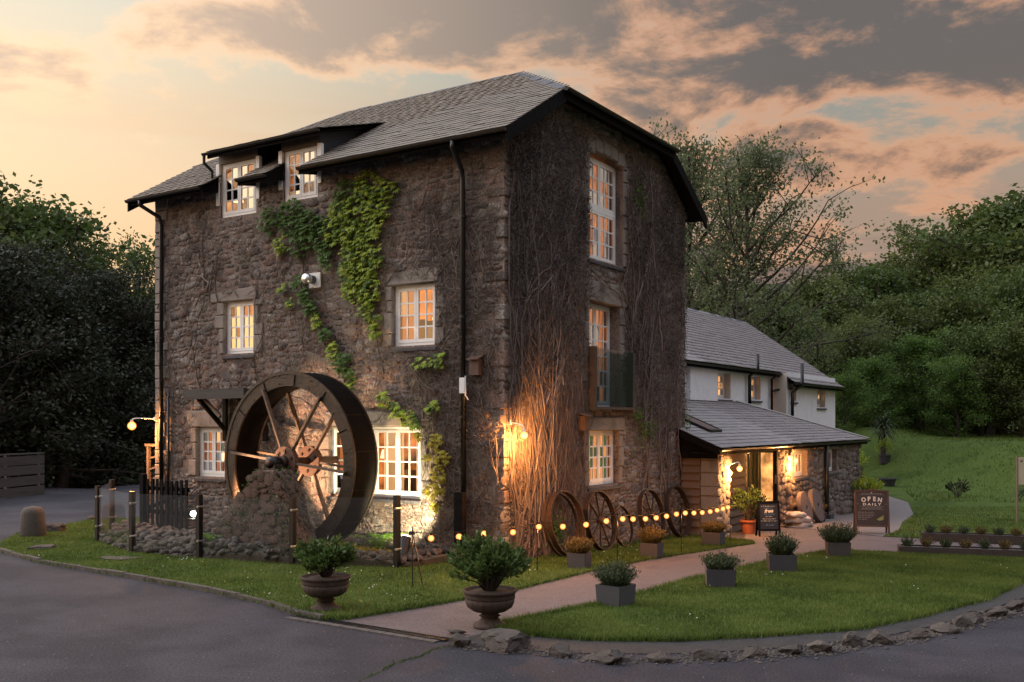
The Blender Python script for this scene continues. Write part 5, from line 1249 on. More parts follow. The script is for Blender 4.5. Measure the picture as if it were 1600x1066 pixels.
# ------------------------------------------------------------------ glass fence
gf = thing('glass_fence', 'clear glass fence with black posts around the water wheel', 'fence')
PO = [(-1.17, -1.54, .03, 1.26), (-2.93, -2.23, .03, 1.20), (-4.94, -2.58, .03, 1.19), (-6.64, -2.75, .03, 1.19), (-8.8, -2.0, .03, 1.18), (-10.24, -.66, .03, 1.20)]
for x, y, z0, z1 in PO:
    m = MB(); m.box(x - .045, x + .045, y - .045, y + .045, z0 - .05, z1); o = m.build('post', M['blackmetal'], gf)
    for z in (.35, z1 - .22):
        m = MB(); m.tube([(x + .03, y - .07, z), (x + .03, y + .07, z)], .022, 8); m.build('clamp', M['steel'], o)
for i in range(len(PO) - 1):
    a = Vector(PO[i][:2]); b = Vector(PO[i + 1][:2]); d = (b - a).normalized(); a2 = a + d * .09; b2 = b - d * .09
    m = MB(); m.bar((a2.x, a2.y, (.12 + PO[i][3] - .04) / 2), (b2.x, b2.y, (.12 + PO[i + 1][3] - .04) / 2), .012, PO[i][3] - .16); m.build('glass_panel', M['fenceglass'], gf)
# picket gate by the wall
pg = thing('picket_gate', 'dark picket gate against the mill wall under the low left window', 'gate')
for i in range(9):
    x = -9.42 + i * .165; m = MB(); m.box(x - .035, x + .035, -.335, -.305, .16, 1.22 + .02 * math.sin(i)); m.build('picket', M['black'], pg)
for z in (.5, 1.02): m = MB(); m.box(-9.55, -8.05, -.304, -.265, z - .045, z + .045); m.build('rail', M['black'], pg)
m = MB(); m.bar((-9.5, -.28, .55), (-8.1, -.28, .98), .03, .08); m.build('brace', M['black'], pg)
m = MB(); m.box(-9.66, -9.54, -.36, -.24, .05, 1.33); m.build('gate_post', M['black'], pg)
# ------------------------------------------------------------------ lights in the wheel garden
fd = thing('flood_lamp', 'bright white flood lamp on a stake left of the wheel pier', 'lamp', (-5.40, -2.18, .79))
m = MB(); m.box(-.12, .02, -.09, .06, -.10, .10); m.build('housing', M['blackmetal'], fd)
bm = bmesh.new(); bmesh.ops.create_icosphere(bm, subdivisions=2, radius=.062); me = bpy.data.meshes.new('lens'); bm.to_mesh(me); bm.free(); me.materials.append(M['flood'])
mobj('lens', me, fd, (-.05, -.115, 0))
for (q0, q1, q2, q3) in ((-.13, .03, .085, .10), (-.13, .03, -.10, -.085)):
    m = MB(); m.box(q0, q1, -.20, -.09, q2, q3); m.build('hood', M['blackmetal'], fd)
def spot(name, parent, loc, target, power, size, blend, col, rad=.05):
    l = bpy.data.lights.new(name, 'SPOT'); l.energy = power; l.spot_size = R(size); l.spot_blend = blend; l.color = col; l.shadow_soft_size = rad
    o = bpy.data.objects.new(name, l); link(o, parent); o.location = loc
    d = Vector(target) - Vector(loc); o.rotation_euler = d.to_track_quat('-Z', 'Y').to_euler(); return o
m = MB(); m.tube([(-.04, .02, -.08), (-.04, .02, -.75)], .02, 6); m.build('stake', M['blackmetal'], fd)
spot('flood_beam', fd, (.06, .16, .06), (1.5, 2.1, 1.0), 900, 88, .6, (1.0, .58, .32))
ul = thing('up_light', 'black ground spotlight shining up at the wide low window', 'lamp', (-1.52, -.95, .12))
m = MB(); m.tube([(.05, -.06, .03), (-.02, .10, .33)], [.085, .10], 14); m.build('spot_body', M['blackmetal'], ul)
m = MB(); m.tube([(.06, -.02, -.02), (.06, -.02, -.25)], .015, 6); m.build('spike', M['blackmetal'], ul)
m = MB(); m.tube([(-.022, .105, .335), (-.024, .11, .342)], .085, 14); m.build('lens', emat('spotlight lens', (1.0, .85, .55), 12), ul)
spot('spot_beam', ul, (-.03, .13, .36), (-.75, .90, 1.0), 420, 100, .5, (1.0, .82, .50))
# ferns and moss in the wheel garden
def fern(x, y, z, s, n, label):
    t = thing('fern', label, 'fern', (x, y, z))
    for k in range(n):
        a = 2 * math.pi * k / n + rng.uniform(-.3, .3); L_ = s * rng.uniform(.75, 1.15); m = MB(); pts = []
        for i in range(11):
            q = i / 10; pts.append(Vector((math.cos(a) * L_ * q * .75, math.sin(a) * L_ * q * .75, L_ * (1.05 * q - .75 * q * q * rng.uniform(.95, 1.0)))))
        sd = Vector((-math.sin(a), math.cos(a), 0))
        for i in range(1, 11):
            w = L_ * .20 * math.sin(math.pi * min(1, i / 10 * .86 + .14)); p = pts[i]; dn = (pts[i] - pts[i - 1]).normalized(); e = dn * L_ * .035
            for s_ in (-1, 1): m.add([p - e, p + sd * s_ * w + dn * w * .35 - Vector((0, 0, w * .15)), p + e], [(0, 1, 2)])
        m.tube(pts, .004, 3, False); m.build('frond', M['fern'], t, fix=False)
fern(-5.12, -2.16, .26, .40, 10, 'bright green fern at the foot of the pier right of the flood lamp')
fern(-2.35, -.62, .12, .75, 9, 'tall bright green fern below the wide low window')
fern(-2.85, -.75, .10, .45, 6, 'small green fern at the right foot of the wheel')
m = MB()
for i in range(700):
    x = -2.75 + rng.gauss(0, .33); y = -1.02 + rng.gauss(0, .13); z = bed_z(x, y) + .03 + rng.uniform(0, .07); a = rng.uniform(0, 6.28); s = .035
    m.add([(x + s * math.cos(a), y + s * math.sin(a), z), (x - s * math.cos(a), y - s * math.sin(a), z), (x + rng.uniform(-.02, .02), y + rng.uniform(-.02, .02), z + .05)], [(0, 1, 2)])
tag(m.build('moss', M['creeperyl'], None, fix=False), 'yellow ground moss in front of the ground spotlight', kind='stuff')
# ------------------------------------------------------------------ festoon lights
def at(px, d, z=None):
    """point at lateral ratio px (1600-wide view) and depth d metres; ground height unless z is given"""
    r = (px - 800) / 1550.0; x = CAMX + d * (FWD[0] + r * RGT[0]); y = CAMY + d * (FWD[1] + r * RGT[1])
    return Vector((x, y, ground_z(x, y) if z is None else z))
sl_ = thing('string_lights', 'string of small warm round bulbs along the edge of the lawn', 'string lights')
line = [Vector((.30, -2.95, .86)), Vector((.62, -1.75, .82)), Vector((1.02, -.55, .84)), Vector((1.70, 1.03, .88)), Vector((1.76, 3.7, .78)), Vector((1.62, 6.75, .68))]
def on_line(t):
    seg = [(line[i + 1] - line[i]).length for i in range(len(line) - 1)]; T = sum(seg); s = t * T
    for i, l in enumerate(seg):
        if s <= l or i == len(seg) - 1:
            q = s / l; p = line[i].lerp(line[i + 1], q); p.z -= .05 * math.sin(math.pi * q); return p
        s -= l
m = MB(); m.tube([on_line(i / 80) for i in range(81)], .006, 5); m.build('cable', M['blackmetal'], sl_)
bm = bmesh.new(); bmesh.ops.create_icosphere(bm, subdivisions=2, radius=.052); bulbme = bpy.data.meshes.new('bulb'); bm.to_mesh(bulbme); bm.free(); bulbme.materials.append(M['bulb'])
cap = MB().tube([(0, 0, .03), (0, 0, .075)], .018, 8).mesh('bulb_holder', M['blackmetal'])
for tt in [.035, .09, .14, .20, .255, .305, .355, .40, .445, .485, .535, .58, .625, .67, .715, .765, .815, .865, .91, .95, .985]:
    p = on_line(tt)
    l = bpy.data.lights.new('bulb_light', 'POINT'); l.energy = 4.2; l.color = (1.0, .36, .08); l.shadow_soft_size = .03; q = bpy.data.objects.new('bulb_light', l); link(q, sl_); q.location = (p.x, p.y, p.z - .15)
    b = mobj('bulb', bulbme, sl_, (p.x, p.y, p.z - .075)); mobj('bulb_holder', cap, b)
for i, (x, y, h, lab) in enumerate([(1.70, 1.03, .90, 'thin rod holding up the bulbs behind the middle planter'), (1.76, 3.7, .88, 'thin rod holding up the bulbs between second and third planter'), (1.62, 6.75, .85, 'thin rod holding the end of the bulb string by the porch'), (1.02, -.55, .82, 'thin rod holding up the bulbs left of the first planter')]):
    m = MB(); g = ground_z(x, y); m.tube([(x, y, g), (x, y, g + h + .06)], .008, 6); tag(m.build('light_rod', M['blackmetal'], None), lab, 'rod', 'rods of the bulb string')
tp = thing('light_tripod', 'thin black rod stand on the lawn holding the left end of the bulbs', 'stand', (.34, -3.0, 0))
m = MB(); m.tube([(0, 0, .03), (0, 0, .95)], .009, 6); m.build('pole', M['blackmetal'], tp)
m = MB(); m.tube([(.0, 0, .86), (.28, -.08, .03)], .007, 6); m.build('leg', M['blackmetal'], tp)
m = MB(); m.tube([(.0, 0, .86), (-.05, .30, .03)], .007, 6); m.build('leg', M['blackmetal'], tp)
m = MB(); m.box(-.05, .03, -.02, .02, .82, .87); m.build('clip', M['blackmetal'], tp)
# ------------------------------------------------------------------ plants
def shrub(parent, r_, h, n_stem, n_leaf, size, mat, z0=0.0, seed=1):
    rr = random.Random(seed); m = MB(); tips = []; D = []
    for i in range(n_stem):
        a = rr.uniform(0, 6.28); q = math.sqrt(rr.random()); x, y = math.cos(a) * q * r_, math.sin(a) * q * r_; z = h * (1.0 - .38 * q * q) * rr.uniform(.66, 1.08) * (1 + .16 * math.sin(2 * a + seed) + .10 * math.sin(3 * a + 2 * seed))
        mid = (x * .35, y * .35, z0 + z * .5); m.tube([(x * .12, y * .12, z0), mid, (x, y, z0 + z)], [.008, .006, .003], 3, False)
        for k in range(n_leaf):
            t = 1 - abs(rr.gauss(0, .20)); t = max(.3, min(1.0, t)); px_, py_, pz = (x * .35 + (x - x * .35) * (2 * t - 1) if t > .5 else x * .7 * t), (y * .35 + (y - y * .35) * (2 * t - 1) if t > .5 else y * .7 * t), z0 + z * t
            tips.append((px_ + rr.gauss(0, .018), py_ + rr.gauss(0, .018), pz + rr.gauss(0, .015))); D.append((x / r_ * .7, y / r_ * .7, .7))
    m.build('stems', M['bark'], parent, fix=False)
    return leaf_quads(tips, size, mat, 'foliage', parent, ratio=.42, dirs=D)
def urn(x, y, label, lab2, seed, r_):
    t = thing('urn', label, 'urn', (x, y, ground_z(x, y) + .005), seed, 'brown pedestal urns')
    m = MB(); m.lathe([(.20, 0), (.21, .03), (.19, .055), (.13, .08), (.10, .13)], 28); m.build('foot', M['urn'], t, True)
    m = MB(); m.lathe([(.10, .13), (.135, .145), (.10, .165), (.115, .18)], 28); m.build('collar', M['urn'], t, True)
    m = MB(); m.lathe([(.11, .18), (.20, .205), (.265, .25), (.292, .31), (.298, .36)], 80, flute=lambda a, z: .028 * abs(math.sin(11 * a)) * (1 if z > .19 else 0)); m.build('bowl', M['urn'], t, True)
    m = MB(); m.lathe([(.300, .36), (.312, .37), (.306, .40), (.318, .425), (.335, .44), (.335, .462), (.30, .466), (.28, .44), (.05, .43)], 40, flute=lambda a, z: .006 * math.sin(40 * a) if z < .42 else 0); m.build('rim', M['urn'], t, True)
    m = MB(); m.lathe([(.285, .435), (.15, .45), (.02, .452)], 20); m.build('soil', M['soil'], t)
    s = thing('shrub', lab2, 'shrub', (x, y, ground_z(x, y) + .44), 0, 'shrubs growing in the urns')
    shrub(s, r_, r_ * 1.2, 150, 26, .075, M['shrub'], 0, seed)
urn(.42, -4.93, 'brown fluted urn on the lawn corner left of the drain', 'rounded green shrub in the left urn by the drive kerb', 1, .40)
urn(2.84, -4.62, 'brown fluted urn at the right end of the drain', 'spreading green shrub in the right urn by the drain', 2, .52)
def strands(parent, z0, r_, h, n, mat, w=.006, spread=1.0, leafy=True, name='foliage'):
    P = []; V = []
    for i in range(n):
        a = rng.uniform(0, 6.28); q = math.sqrt(rng.random()); bx, by = math.cos(a) * q * r_ * .6, math.sin(a) * q * r_ * .6; L_ = h * rng.uniform(.65, 1.1)
        tx, ty = bx + math.cos(a) * q * r_ * spread * .8 + rng.gauss(0, .03), by + math.sin(a) * q * r_ * spread * .8 + rng.gauss(0, .03); z1 = z0 + L_ * (1 - .35 * q * q)
        b = rng.uniform(0, 6.28); ox, oy = math.cos(b) * w, math.sin(b) * w
        V += [(bx - ox, by - oy, z0), (bx + ox, by + oy, z0), (tx, ty, z1)]
        if leafy:
            for k in range(5):
                t = rng.uniform(.35, 1); x, y, z = bx + (tx - bx) * t, by + (ty - by) * t, z0 + (z1 - z0) * t; c = rng.uniform(0, 6.28); s = rng.uniform(.015, .035)
                V += [(x, y, z), (x + math.cos(c) * s, y + math.sin(c) * s, z + s * .8), (x + math.cos(c + .5) * s * .8, y + math.sin(c + .5) * s * .8, z + s * 1.3)]
    return mobj(name, np_mesh(name, V, np.arange(len(V)).reshape(-1, 3), mat), parent)
def planter(x, y, w, h, rz, label, plab, mat, ph, pr, n):
    t = thing('planter_box', label, 'planter', (x, y, ground_z(x, y) + .03), rz, 'slate planter boxes along the path')
    e = .02; a = w / 2; b = a * .93
    for k in range(4):
        m = MB(); c, s = math.cos(k * math.pi / 2), math.sin(k * math.pi / 2)
        rot = lambda p: (p[0] * c - p[1] * s, p[0] * s + p[1] * c, p[2])
        g = .004
        m.add([rot(p) for p in [(b - e, -b + e + g, 0), (b, -b + g, 0), (b, b - g, 0), (b - e, b - e - g, 0), (a - e, -a + e + g, h), (a, -a + g, h), (a, a - g, h), (a - e, a - e - g, h)]], [(0, 1, 2, 3), (4, 5, 6, 7), (0, 1, 5, 4), (1, 2, 6, 5), (2, 3, 7, 6), (3, 0, 4, 7)]); m.build('side_panel', M['planter'], t)
    m = MB(); m.quad((-a + e, -a + e, h - .03), (a - e, -a + e, h - .03), (a - e, a - e, h - .03), (-a + e, a - e, h - .03)); m.build('soil', M['soil'], t)
    s = thing('planted_bush', plab, 'plant', (x, y, ground_z(x, y) + h), 0, 'bushes in the planter boxes')
    strands(s, -.01, pr, ph, n, mat)
planter(1.40, .20, .34, .26, .15, 'planter box nearest the first cartwheels, left of the path', 'dry yellowish heather in the planter before the first cartwheels', M['heath'], .30, .19, 420)
planter(1.62, 2.62, .36, .27, .1, 'pale ribbed planter box in the middle of the left row', 'dry reddish heather in the middle planter of the left row', M['heath'], .34, .20, 420)
planter(1.62, 5.75, .42, .28, .1, 'planter box at the far end of the left row by the porch', 'low yellowish heather in the planter next to the porch', M['heath'], .26, .22, 420)
planter(3.48, -2.52, .40, .27, -.12, 'nearest planter box right of the path', 'grey-green lavender in the nearest planter right of the path', M['lav'], .34, .22, 520)
planter(4.12, -.32, .44, .27, .45, 'second planter box right of the path, turned cornerwise', 'spiky grey-green lavender in the second planter right of the path', M['lav'], .28, .23, 380)
planter(4.28, 2.1, .46, .29, .45, 'third planter box right of the path', 'upright green lavender in the third planter right of the path', M['lav'], .38, .21, 520)
planter(4.38, 5.3, .44, .28, .4, 'farthest planter box right of the path', 'dark drooping bush in the farthest planter right of the path', M['lav'], .42, .30, 560)
# ------------------------------------------------------------------ old iron cart wheels leaning on the gable
def cart_wheel(y, r_, spokes, lean, off, label, mat, double=False, band=.055):
    z0 = ground_z(.4, y) + .035
    t = thing('cart_wheel', label, 'wheel', (off, y, z0 + .005), 0, 'iron wheels leaning on the gable wall'); t.rotation_euler = (0, -lean, 0)
    n = 40
    def rim(x0, x1, ro, ri):
        m = MB(); vs = []; fs = []
        for i in range(n):
            a = 2 * math.pi * i / n; c, s = math.cos(a), math.sin(a); vs += [(x0, ro * c, r_ + ro * s), (x0, ri * c, r_ + ri * s), (x1, ro * c, r_ + ro * s), (x1, ri * c, r_ + ri * s)]
        for i in range(n):
            a = 4 * i; b = 4 * ((i + 1) % n); fs += [(a, b, b + 1, a + 1), (a + 2, a + 3, b + 3, b + 2), (a, a + 2, b + 2, b), (a + 1, b + 1, b + 3, a + 3)]
        return m.add(vs, fs)
    rim(-band, band, r_, r_ - .025).build('rim', mat, t)
    if double: o = rim(-.15, -.15 + band * 1.2, r_ * .98, r_ * .98 - .02).build('inner_rim', mat, t)
    if spokes:
        for k in range(spokes):
            a = 2 * math.pi * (k + .3) / spokes; m = MB(); m.bar((0, .05 * math.cos(a), r_ + .05 * math.sin(a)), (0, (r_ - .02) * math.cos(a), r_ + (r_ - .02) * math.sin(a)), .012, .03, (1, 0, 0)); m.build('spoke', mat, t)
        m = MB(); m.tube([(-.06, 0, r_), (.06, 0, r_)], .07, 12); m.build('hub', M['rusthub'], t)
cart_wheel(1.55, .62, 0, .20, .50, 'broad double iron wheel rim, nearest the corner of the mill', M['rust'], True, .05)
cart_wheel(3.02, .60, 9, .18, .42, 'spoked iron wheel with a red hub below the low gable window', M['rust'])
cart_wheel(4.05, .43, 0, .22, .38, 'smallest plain iron hoop in the row of wheels', M['rust'], False, .03)
cart_wheel(5.45, .58, 8, .20, .42, 'spoked iron wheel right of the low gable window', M['rust'])
cart_wheel(6.85, .60, 0, .20, .44, 'plain iron hoop nearest the porch', M['rust'], False, .06)
# ------------------------------------------------------------------ board signs
def text_mesh(txt, size, mat, name, parent, loc, sx=1.0, shear=0.0, rot=0.0, bold=0.0):
    cu = bpy.data.curves.new(name, 'FONT'); cu.body = txt; cu.size = size; cu.align_x = 'CENTER'; cu.align_y = 'CENTER'; cu.shear = shear; cu.offset = bold; cu.extrude = .001; cu.resolution_u = 3
    o = bpy.data.objects.new(name, cu); COL.objects.link(o); bpy.context.view_layer.update()
    me = bpy.data.meshes.new_from_object(o.evaluated_get(bpy.context.evaluated_depsgraph_get())); bpy.data.objects.remove(o)
    me.name = name; me.materials.clear(); me.materials.append(mat)
    q = mobj(name, me, parent, loc); q.rotation_euler = (0, 0, rot); q.scale = (sx, 1, 1); return q
def scribble(w, h, mat, parent, loc, seed, thick=.004, name='lettering'):
    """a line of handwriting too small to read: a wavering row of strokes"""
    r = random.Random(seed); m = MB(); x = -w / 2
    while x < w / 2:
        wl = min(r.uniform(.03, .08), w / 2 - x); k = max(3, int(wl / .007)); pts = [(x + wl * i / k, h * .5 * math.sin(i * 2.4 + r.uniform(-.6, .6)) * r.uniform(.5, 1), 0) for i in range(k + 1)]
        for a, b in zip(pts, pts[1:]):
            d = Vector((b[0] - a[0], b[1] - a[1], 0)); d = d.normalized() if d.length > 0 else Vector((1, 0, 0)); nn = Vector((-d.y, d.x, 0)) * thick / 2; m.quad(Vector(a) - nn, Vector(b) - nn, Vector(b) + nn, Vector(a) + nn)
        x += wl + .018
    return m.build(name, mat, parent, loc=loc, fix=False)
def a_board(x, y, rz, w, h, label, fmat, bmat, write):
    g = ground_z(x, y); t = thing('board_sign', label, 'sign', (x, y, g + .01), rz, 'A-frame board signs by the porch')
    tilt = .17; leg = h * .16; fr = .045
    for s in (1, -1):
        p = bpy.data.objects.new('front_board' if s == 1 else 'back_board', None); link(p, t)
        p.matrix_local = Matrix.Rotation(0 if s == 1 else math.pi, 4, 'Z') @ Matrix.Translation((0, -h * math.sin(tilt), 0)) @ Matrix.Rotation(math.pi / 2 - tilt, 4, 'X')
        # local frame: x across, y up the board, z out of its face
        m = MB(); m.box(-w / 2 + fr, w / 2 - fr, leg + fr, h - fr, -.012, 0); m.build('panel', bmat if s == 1 else M['board_black'], p)
        for q in (-1, 1): m = MB(); m.box(q * w / 2 - (fr if q > 0 else 0), q * w / 2 + (fr if q < 0 else 0), 0, h, -.02, .012); m.build('side_rail', fmat, p)
        for z in (leg, h - fr): m = MB(); m.box(-w / 2 + fr, w / 2 - fr, z, z + fr, -.02, .012); m.build('cross_rail', fmat, p)
        if s == 1: write(p)
def write_open(p):
    h = 1.12; c = .56
    scribble(.48, .028, M['chalkgrey'], p, (0, 1.035, .002), 1, .006); m = MB(); m.quad((-.30, .998, .002), (.30, .998, .002), (.30, 1.003, .002), (-.30, 1.003, .002)); m.build('rule', M['chalkgrey'], p)
    m = MB(); m.add([(-.02, 1.065, .002), (0, 1.03, .002), (.02, 1.065, .002)], [(0, 1, 2)]); m.build('emblem', M['chalk'], p)
    scribble(.18, .02, M['chalkgrey'], p, (0, .955, .002), 2, .006)
    for i, ch in enumerate('OPEN'):
        q = i - 1.5; text_mesh(ch, .15, M['chalk'], 'lettering', p, (q * .132, .888 - .010 * q * q, .003), .95, 0, -.10 * q, .006)
    text_mesh('D A I L Y', .085, M['chalk'], 'lettering', p, (0, .752, .003), 1.35, 0, 0, .003)
    for q in (-1, 1): m = MB(); m.box(q * .34 - .018, q * .34 + .018, .76, .767, .001, .003); m.build('dash', M['chalkgrey'], p)
    for y in (.70, .62): m = MB(); m.quad((-.30, y, .002), (.30, y, .002), (.30, y + .004, .002), (-.30, y + .004, .002)); m.build('rule', M['chalkgrey'], p)
    for i, y in enumerate((.675, .645)): scribble(.48, .018, M['chalkgrey'], p, (0, y, .002), 10 + i, .006)
    for i, (y, w) in enumerate(((.55, .40), (.505, .40), (.46, .38), (.415, .32), (.37, .22))): scribble(w, .022, M['chalkgrey'], p, (-.35 + w / 2, y, .002), 20 + i, .006)
    m = MB(); m.add([(.10, .37, .002), (.28, .48, .002), (.27, .36, .002), (.18, .34, .002)], [(0, 1, 2, 3)]); m.build('leaf_drawing', pmat('olive leaf print', [(.20, .20, .06), (.26, .25, .09)], 8, 3, .8, 0), p)
at_open = (3.52, 11.75)
a_board(*at_open, TH + R(-10), .84, 1.12, 'brown framed A-board reading OPEN DAILY beside the gravel', M['boardframe'], M['board_brown'], write_open)
def write_free(p):
    scribble(.34, .02, M['chalk'], p, (-.02, .735, .002), 31, .005); scribble(.22, .03, M['chalkblue'], p, (.0, .69, .002), 32, .006)
    text_mesh('free', .125, M['chalk'], 'lettering', p, (0, .62, .003), 1.05, .35, .04, .004)
    scribble(.24, .035, M['chalkblue'], p, (.02, .545, .002), 33, .008); scribble(.16, .022, M['chalk'], p, (0, .49, .002), 34, .005)
    scribble(.32, .025, M['chalk'], p, (0, .43, .002), 35, .005); scribble(.40, .025, M['chalk'], p, (0, .38, .002), 36, .005); scribble(.20, .04, M['chalkblue'], p, (.01, .28, .002), 37, .006)
a_board(1.75, 8.95, TH + R(3), .54, .86, 'black chalkboard A-board with the word free beside the green door', M['black'], M['board_black'], write_free)
# ------------------------------------------------------------------ things around the porch
def sack(x, y, z, rz, sx, sy, sz, label, seed):
    r = random.Random(seed); bm = bmesh.new(); bmesh.ops.create_cube(bm, size=1); bmesh.ops.subdivide_edges(bm, edges=bm.edges[:], cuts=9, use_grid_fill=True)
    for v in bm.verts:
        c = v.co; n = 3.2; k = (abs(c.x * 2) ** n + abs(c.y * 2) ** n + abs(c.z * 2) ** n) ** (1 / n); c2 = c / max(k, .6)
        ed = max(abs(c.x) * 2, 0); pin = 1 - .45 * max(0, ed - .75) / .25
        v.co = Vector((c2.x * sx, c2.y * sy * (1 if ed < .75 else pin), c2.z * sz * pin)); w = .012
        v.co += Vector((0, 0, 1)) * (w * 1.9 * math.sin(17 * c.x + 13 * c.y + seed) * math.cos(11 * c.y - 6 * c.x)) + Vector((r.uniform(-1, 1), r.uniform(-1, 1), r.uniform(-1, 1))) * .004
        v.co.z -= .05 * abs(c.x * 2) ** 2
    me = bpy.data.meshes.new('sack'); bm.to_mesh(me); bm.free(); me.materials.append(M['sack']); me.polygons.foreach_set('use_smooth', [True] * len(me.polygons))
    o = mobj('sack', me, None, (x, y, z)); o.rotation_euler = (rng.uniform(-.08, .08), rng.uniform(-.1, .1), rz); tag(o, label, 'sack', 'sacks heaped by the porch wall')
gz = ground_z(1.5, 12.6)
sack(1.42, 12.55, gz + .08, 1.4, .95, .60, .22, 'bottom one of the three pale sacks heaped before the rubble wall', 1)
sack(1.40, 12.45, gz + .21, 1.15, .90, .56, .21, 'middle one of the three pale sacks heaped before the rubble wall', 2)
sack(1.38, 12.40, gz + .33, 1.6, .75, .50, .20, 'top one of the three pale sacks heaped before the rubble wall', 3)
def millstone(y, r_, x, lean, label, yaw=0):
    t = thing('millstone', label, 'millstone', (x, y, ground_z(1.2, y) + .02), yaw, 'millstones leaning by the porch'); t.rotation_euler = (0, -lean, yaw)
    m = MB(); n = 32; prof_ = [(0.07, -.07), (r_ - .02, -.07), (r_, -.05), (r_, .05), (r_ - .02, .07), (.07, .07)]
    vs = [(xx, rr * math.cos(2 * math.pi * i / n), r_ + rr * math.sin(2 * math.pi * i / n)) for rr, xx in prof_ for i in range(n)]; k = len(prof_)
    m.add(vs, [(j * n + i, j * n + (i + 1) % n, ((j + 1) % k) * n + (i + 1) % n, ((j + 1) % k) * n + i) for j in range(k) for i in range(n)]); m.build('stone_disc', M['path'], t)
millstone(13.45, .47, 1.42, .25, 'tan millstone leaning on the porch wall behind the sacks')
millstone(14.55, .50, 1.44, .25, 'dark millstone leaning on the porch wall right of the tan one')
def pot(x, y, r_, h, mat, label, z=None, cat='pot'):
    g = ground_z(x, y) + .01 if z is None else z; t = thing('plant_pot', label, cat, (x, y, g))
    m = MB(); m.lathe([(r_ * .72, 0), (r_ * .95, h * .86), (r_ * 1.06, h * .87), (r_ * 1.06, h), (r_ * .93, h), (r_ * .9, h * .9), (.01, h * .9)], 24); m.build('pot_body', mat, t); return g + h * .9
def bush(x, y, z, r_, h, n, mat, label, size=.08, stems=40):
    t = thing('bush', label, 'bush', (x, y, z)); shrub(t, r_, h, stems, max(4, n // stems), size, mat, 0, int(x * 100) % 97); return t
z = pot(1.12, 9.35, .21, .34, M['terracotta'], 'red terracotta pot beside the chalkboard'); bush(1.12, 9.35, z, .45, .85, 700, M['shrub'], 'leafy green bush in the terracotta pot by the door', .10, 45)
z = pot(1.35, 14.95, .15, .28, M['darkpot'], 'small dark pot at the foot of the dark millstone'); bush(1.35, 14.95, z, .16, .3, 160, M['heath'], 'dry reddish plant in the small dark pot', .06, 20)
m = MB(); m.lathe([(.16, 0), (.17, .02), (.17, .72), (.14, .80), (.05, .84)], 18); o = m.build('red_bin', M['red'], None, True, (1.25, 21.6, ground_z(1.25, 21.6))); tag(o, 'red upright cylinder at the far end of the lean-to', 'bin')
p = at(1347, 34.0); z = pot(p.x, p.y, .42, .55, M['granite'], 'pale stone tub behind the OPEN board'); bush(p.x, p.y, z, .75, .75, 900, M['creeper'], 'yellow-green bush in the stone tub behind the OPEN board', .12, 60)
p = at(1386, 46.5); z = pot(p.x, p.y, .42, .42, M['darkpot'], 'wide dark pot on the gravel bend'); 
p = at(1382, 50.0); z = pot(p.x, p.y, .30, .45, M['darkpot'], 'small dark pot behind the wide one'); bush(p.x, p.y, z, .4, .9, 200, M['creeper'], 'thin yellow-green plant in the small dark pot', .14, 18)
p = at(1346, 48.0); bush(p.x, p.y, p.z, .4, 1.5, 160, M['creeper'], 'slender yellow-green plant beyond the lean-to corner', .14, 14)
p = at(1496, 41.0); bush(p.x, p.y, p.z, .5, .8, 300, M['leafdark'], 'small dark bush alone on the grassy bank', .12, 30)
# spiky palm-like tree
def cordyline(p, h, label):
    t = thing('cordyline', label, 'palm', tuple(p)); m = MB(); m.tube([(0, 0, -.1), (.04, .02, h * .4), (.0, .05, h * .62)], [.14, .11, .09], 8); m.build('trunk', M['bark'], t)
    m = MB()
    for i in range(170):
        a = rng.uniform(0, 6.28); e = rng.uniform(-.7, 1.4); L_ = h * .42 * rng.uniform(.7, 1.1); d = Vector((math.cos(a) * math.cos(e), math.sin(a) * math.cos(e), math.sin(e))); s = Vector((-math.sin(a), math.cos(a), 0)) * .03; b = Vector((0, .05, h * .62 + rng.uniform(-.15, .15))); mid = b + d * L_ * .6; tip = b + d * L_ - Vector((0, 0, L_ * .28))
        m.add([b - s, b + s, mid + s, mid - s, tip], [(0, 1, 2, 3), (3, 2, 4)])
    m.build('crown', M['lav'], t, fix=False)
cordyline(at(1379, 50.5), 2.5, 'spiky palm-like tree standing on the lawn beyond the lean-to')
cordyline(at(1612, 31.0), 1.6, 'spiky dark plant at the right picture edge behind the cream sign')
# raised timber beds with small shrubs
def raised_bed(a, b, w, h, label, n, slab):
    a = Vector(a); b = Vector(b); d = (b - a).normalized(); nn = Vector((-d.y, d.x)); rz = math.atan2(d.y, d.x); g = min(ground_z(*a), ground_z(*b)); L_ = (b - a).length
    t = thing('raised_bed', label, 'planter bed', (a.x, a.y, g), rz, 'low timber beds beside the path')
    for (x0, x1, y0, y1, nm) in ((0, L_, 0, .06, 'side_board'), (0, L_, w - .06, w, 'side_board'), (0, .06, .06, w - .06, 'end_board'), (L_ - .06, L_, .06, w - .06, 'end_board')):
        m = MB(); m.box(x0, x1, y0, y1, -.1, h); m.build(nm, M['darkwood'], t)
    m = MB(); m.quad((.06, .06, h - .03), (L_ - .06, .06, h - .03), (L_ - .06, w - .06, h - .03), (.06, w - .06, h - .03)); m.build('soil', M['gravel'], t)
    ords = ['first', 'second', 'third', 'fourth', 'fifth', 'sixth', 'seventh', 'eighth']
    for i in range(n):
        q = a + d * (.18 + i * .37) + nn * w * .5; s = thing('small_shrub', f'{ords[i]} small shrub from the left in the {slab} timber bed', 'shrub', (q.x, q.y, g + h - .03), 0, 'small shrubs in the timber beds'); strands(s, 0, .10, .20, 90, M['heath'] if i % 2 else M['lav'], .004)
raised_bed((5.18, 6.98), (8.4, 7.90), .45, .17, 'low timber bed along the lawn, nearer of the two', 8, 'nearer')
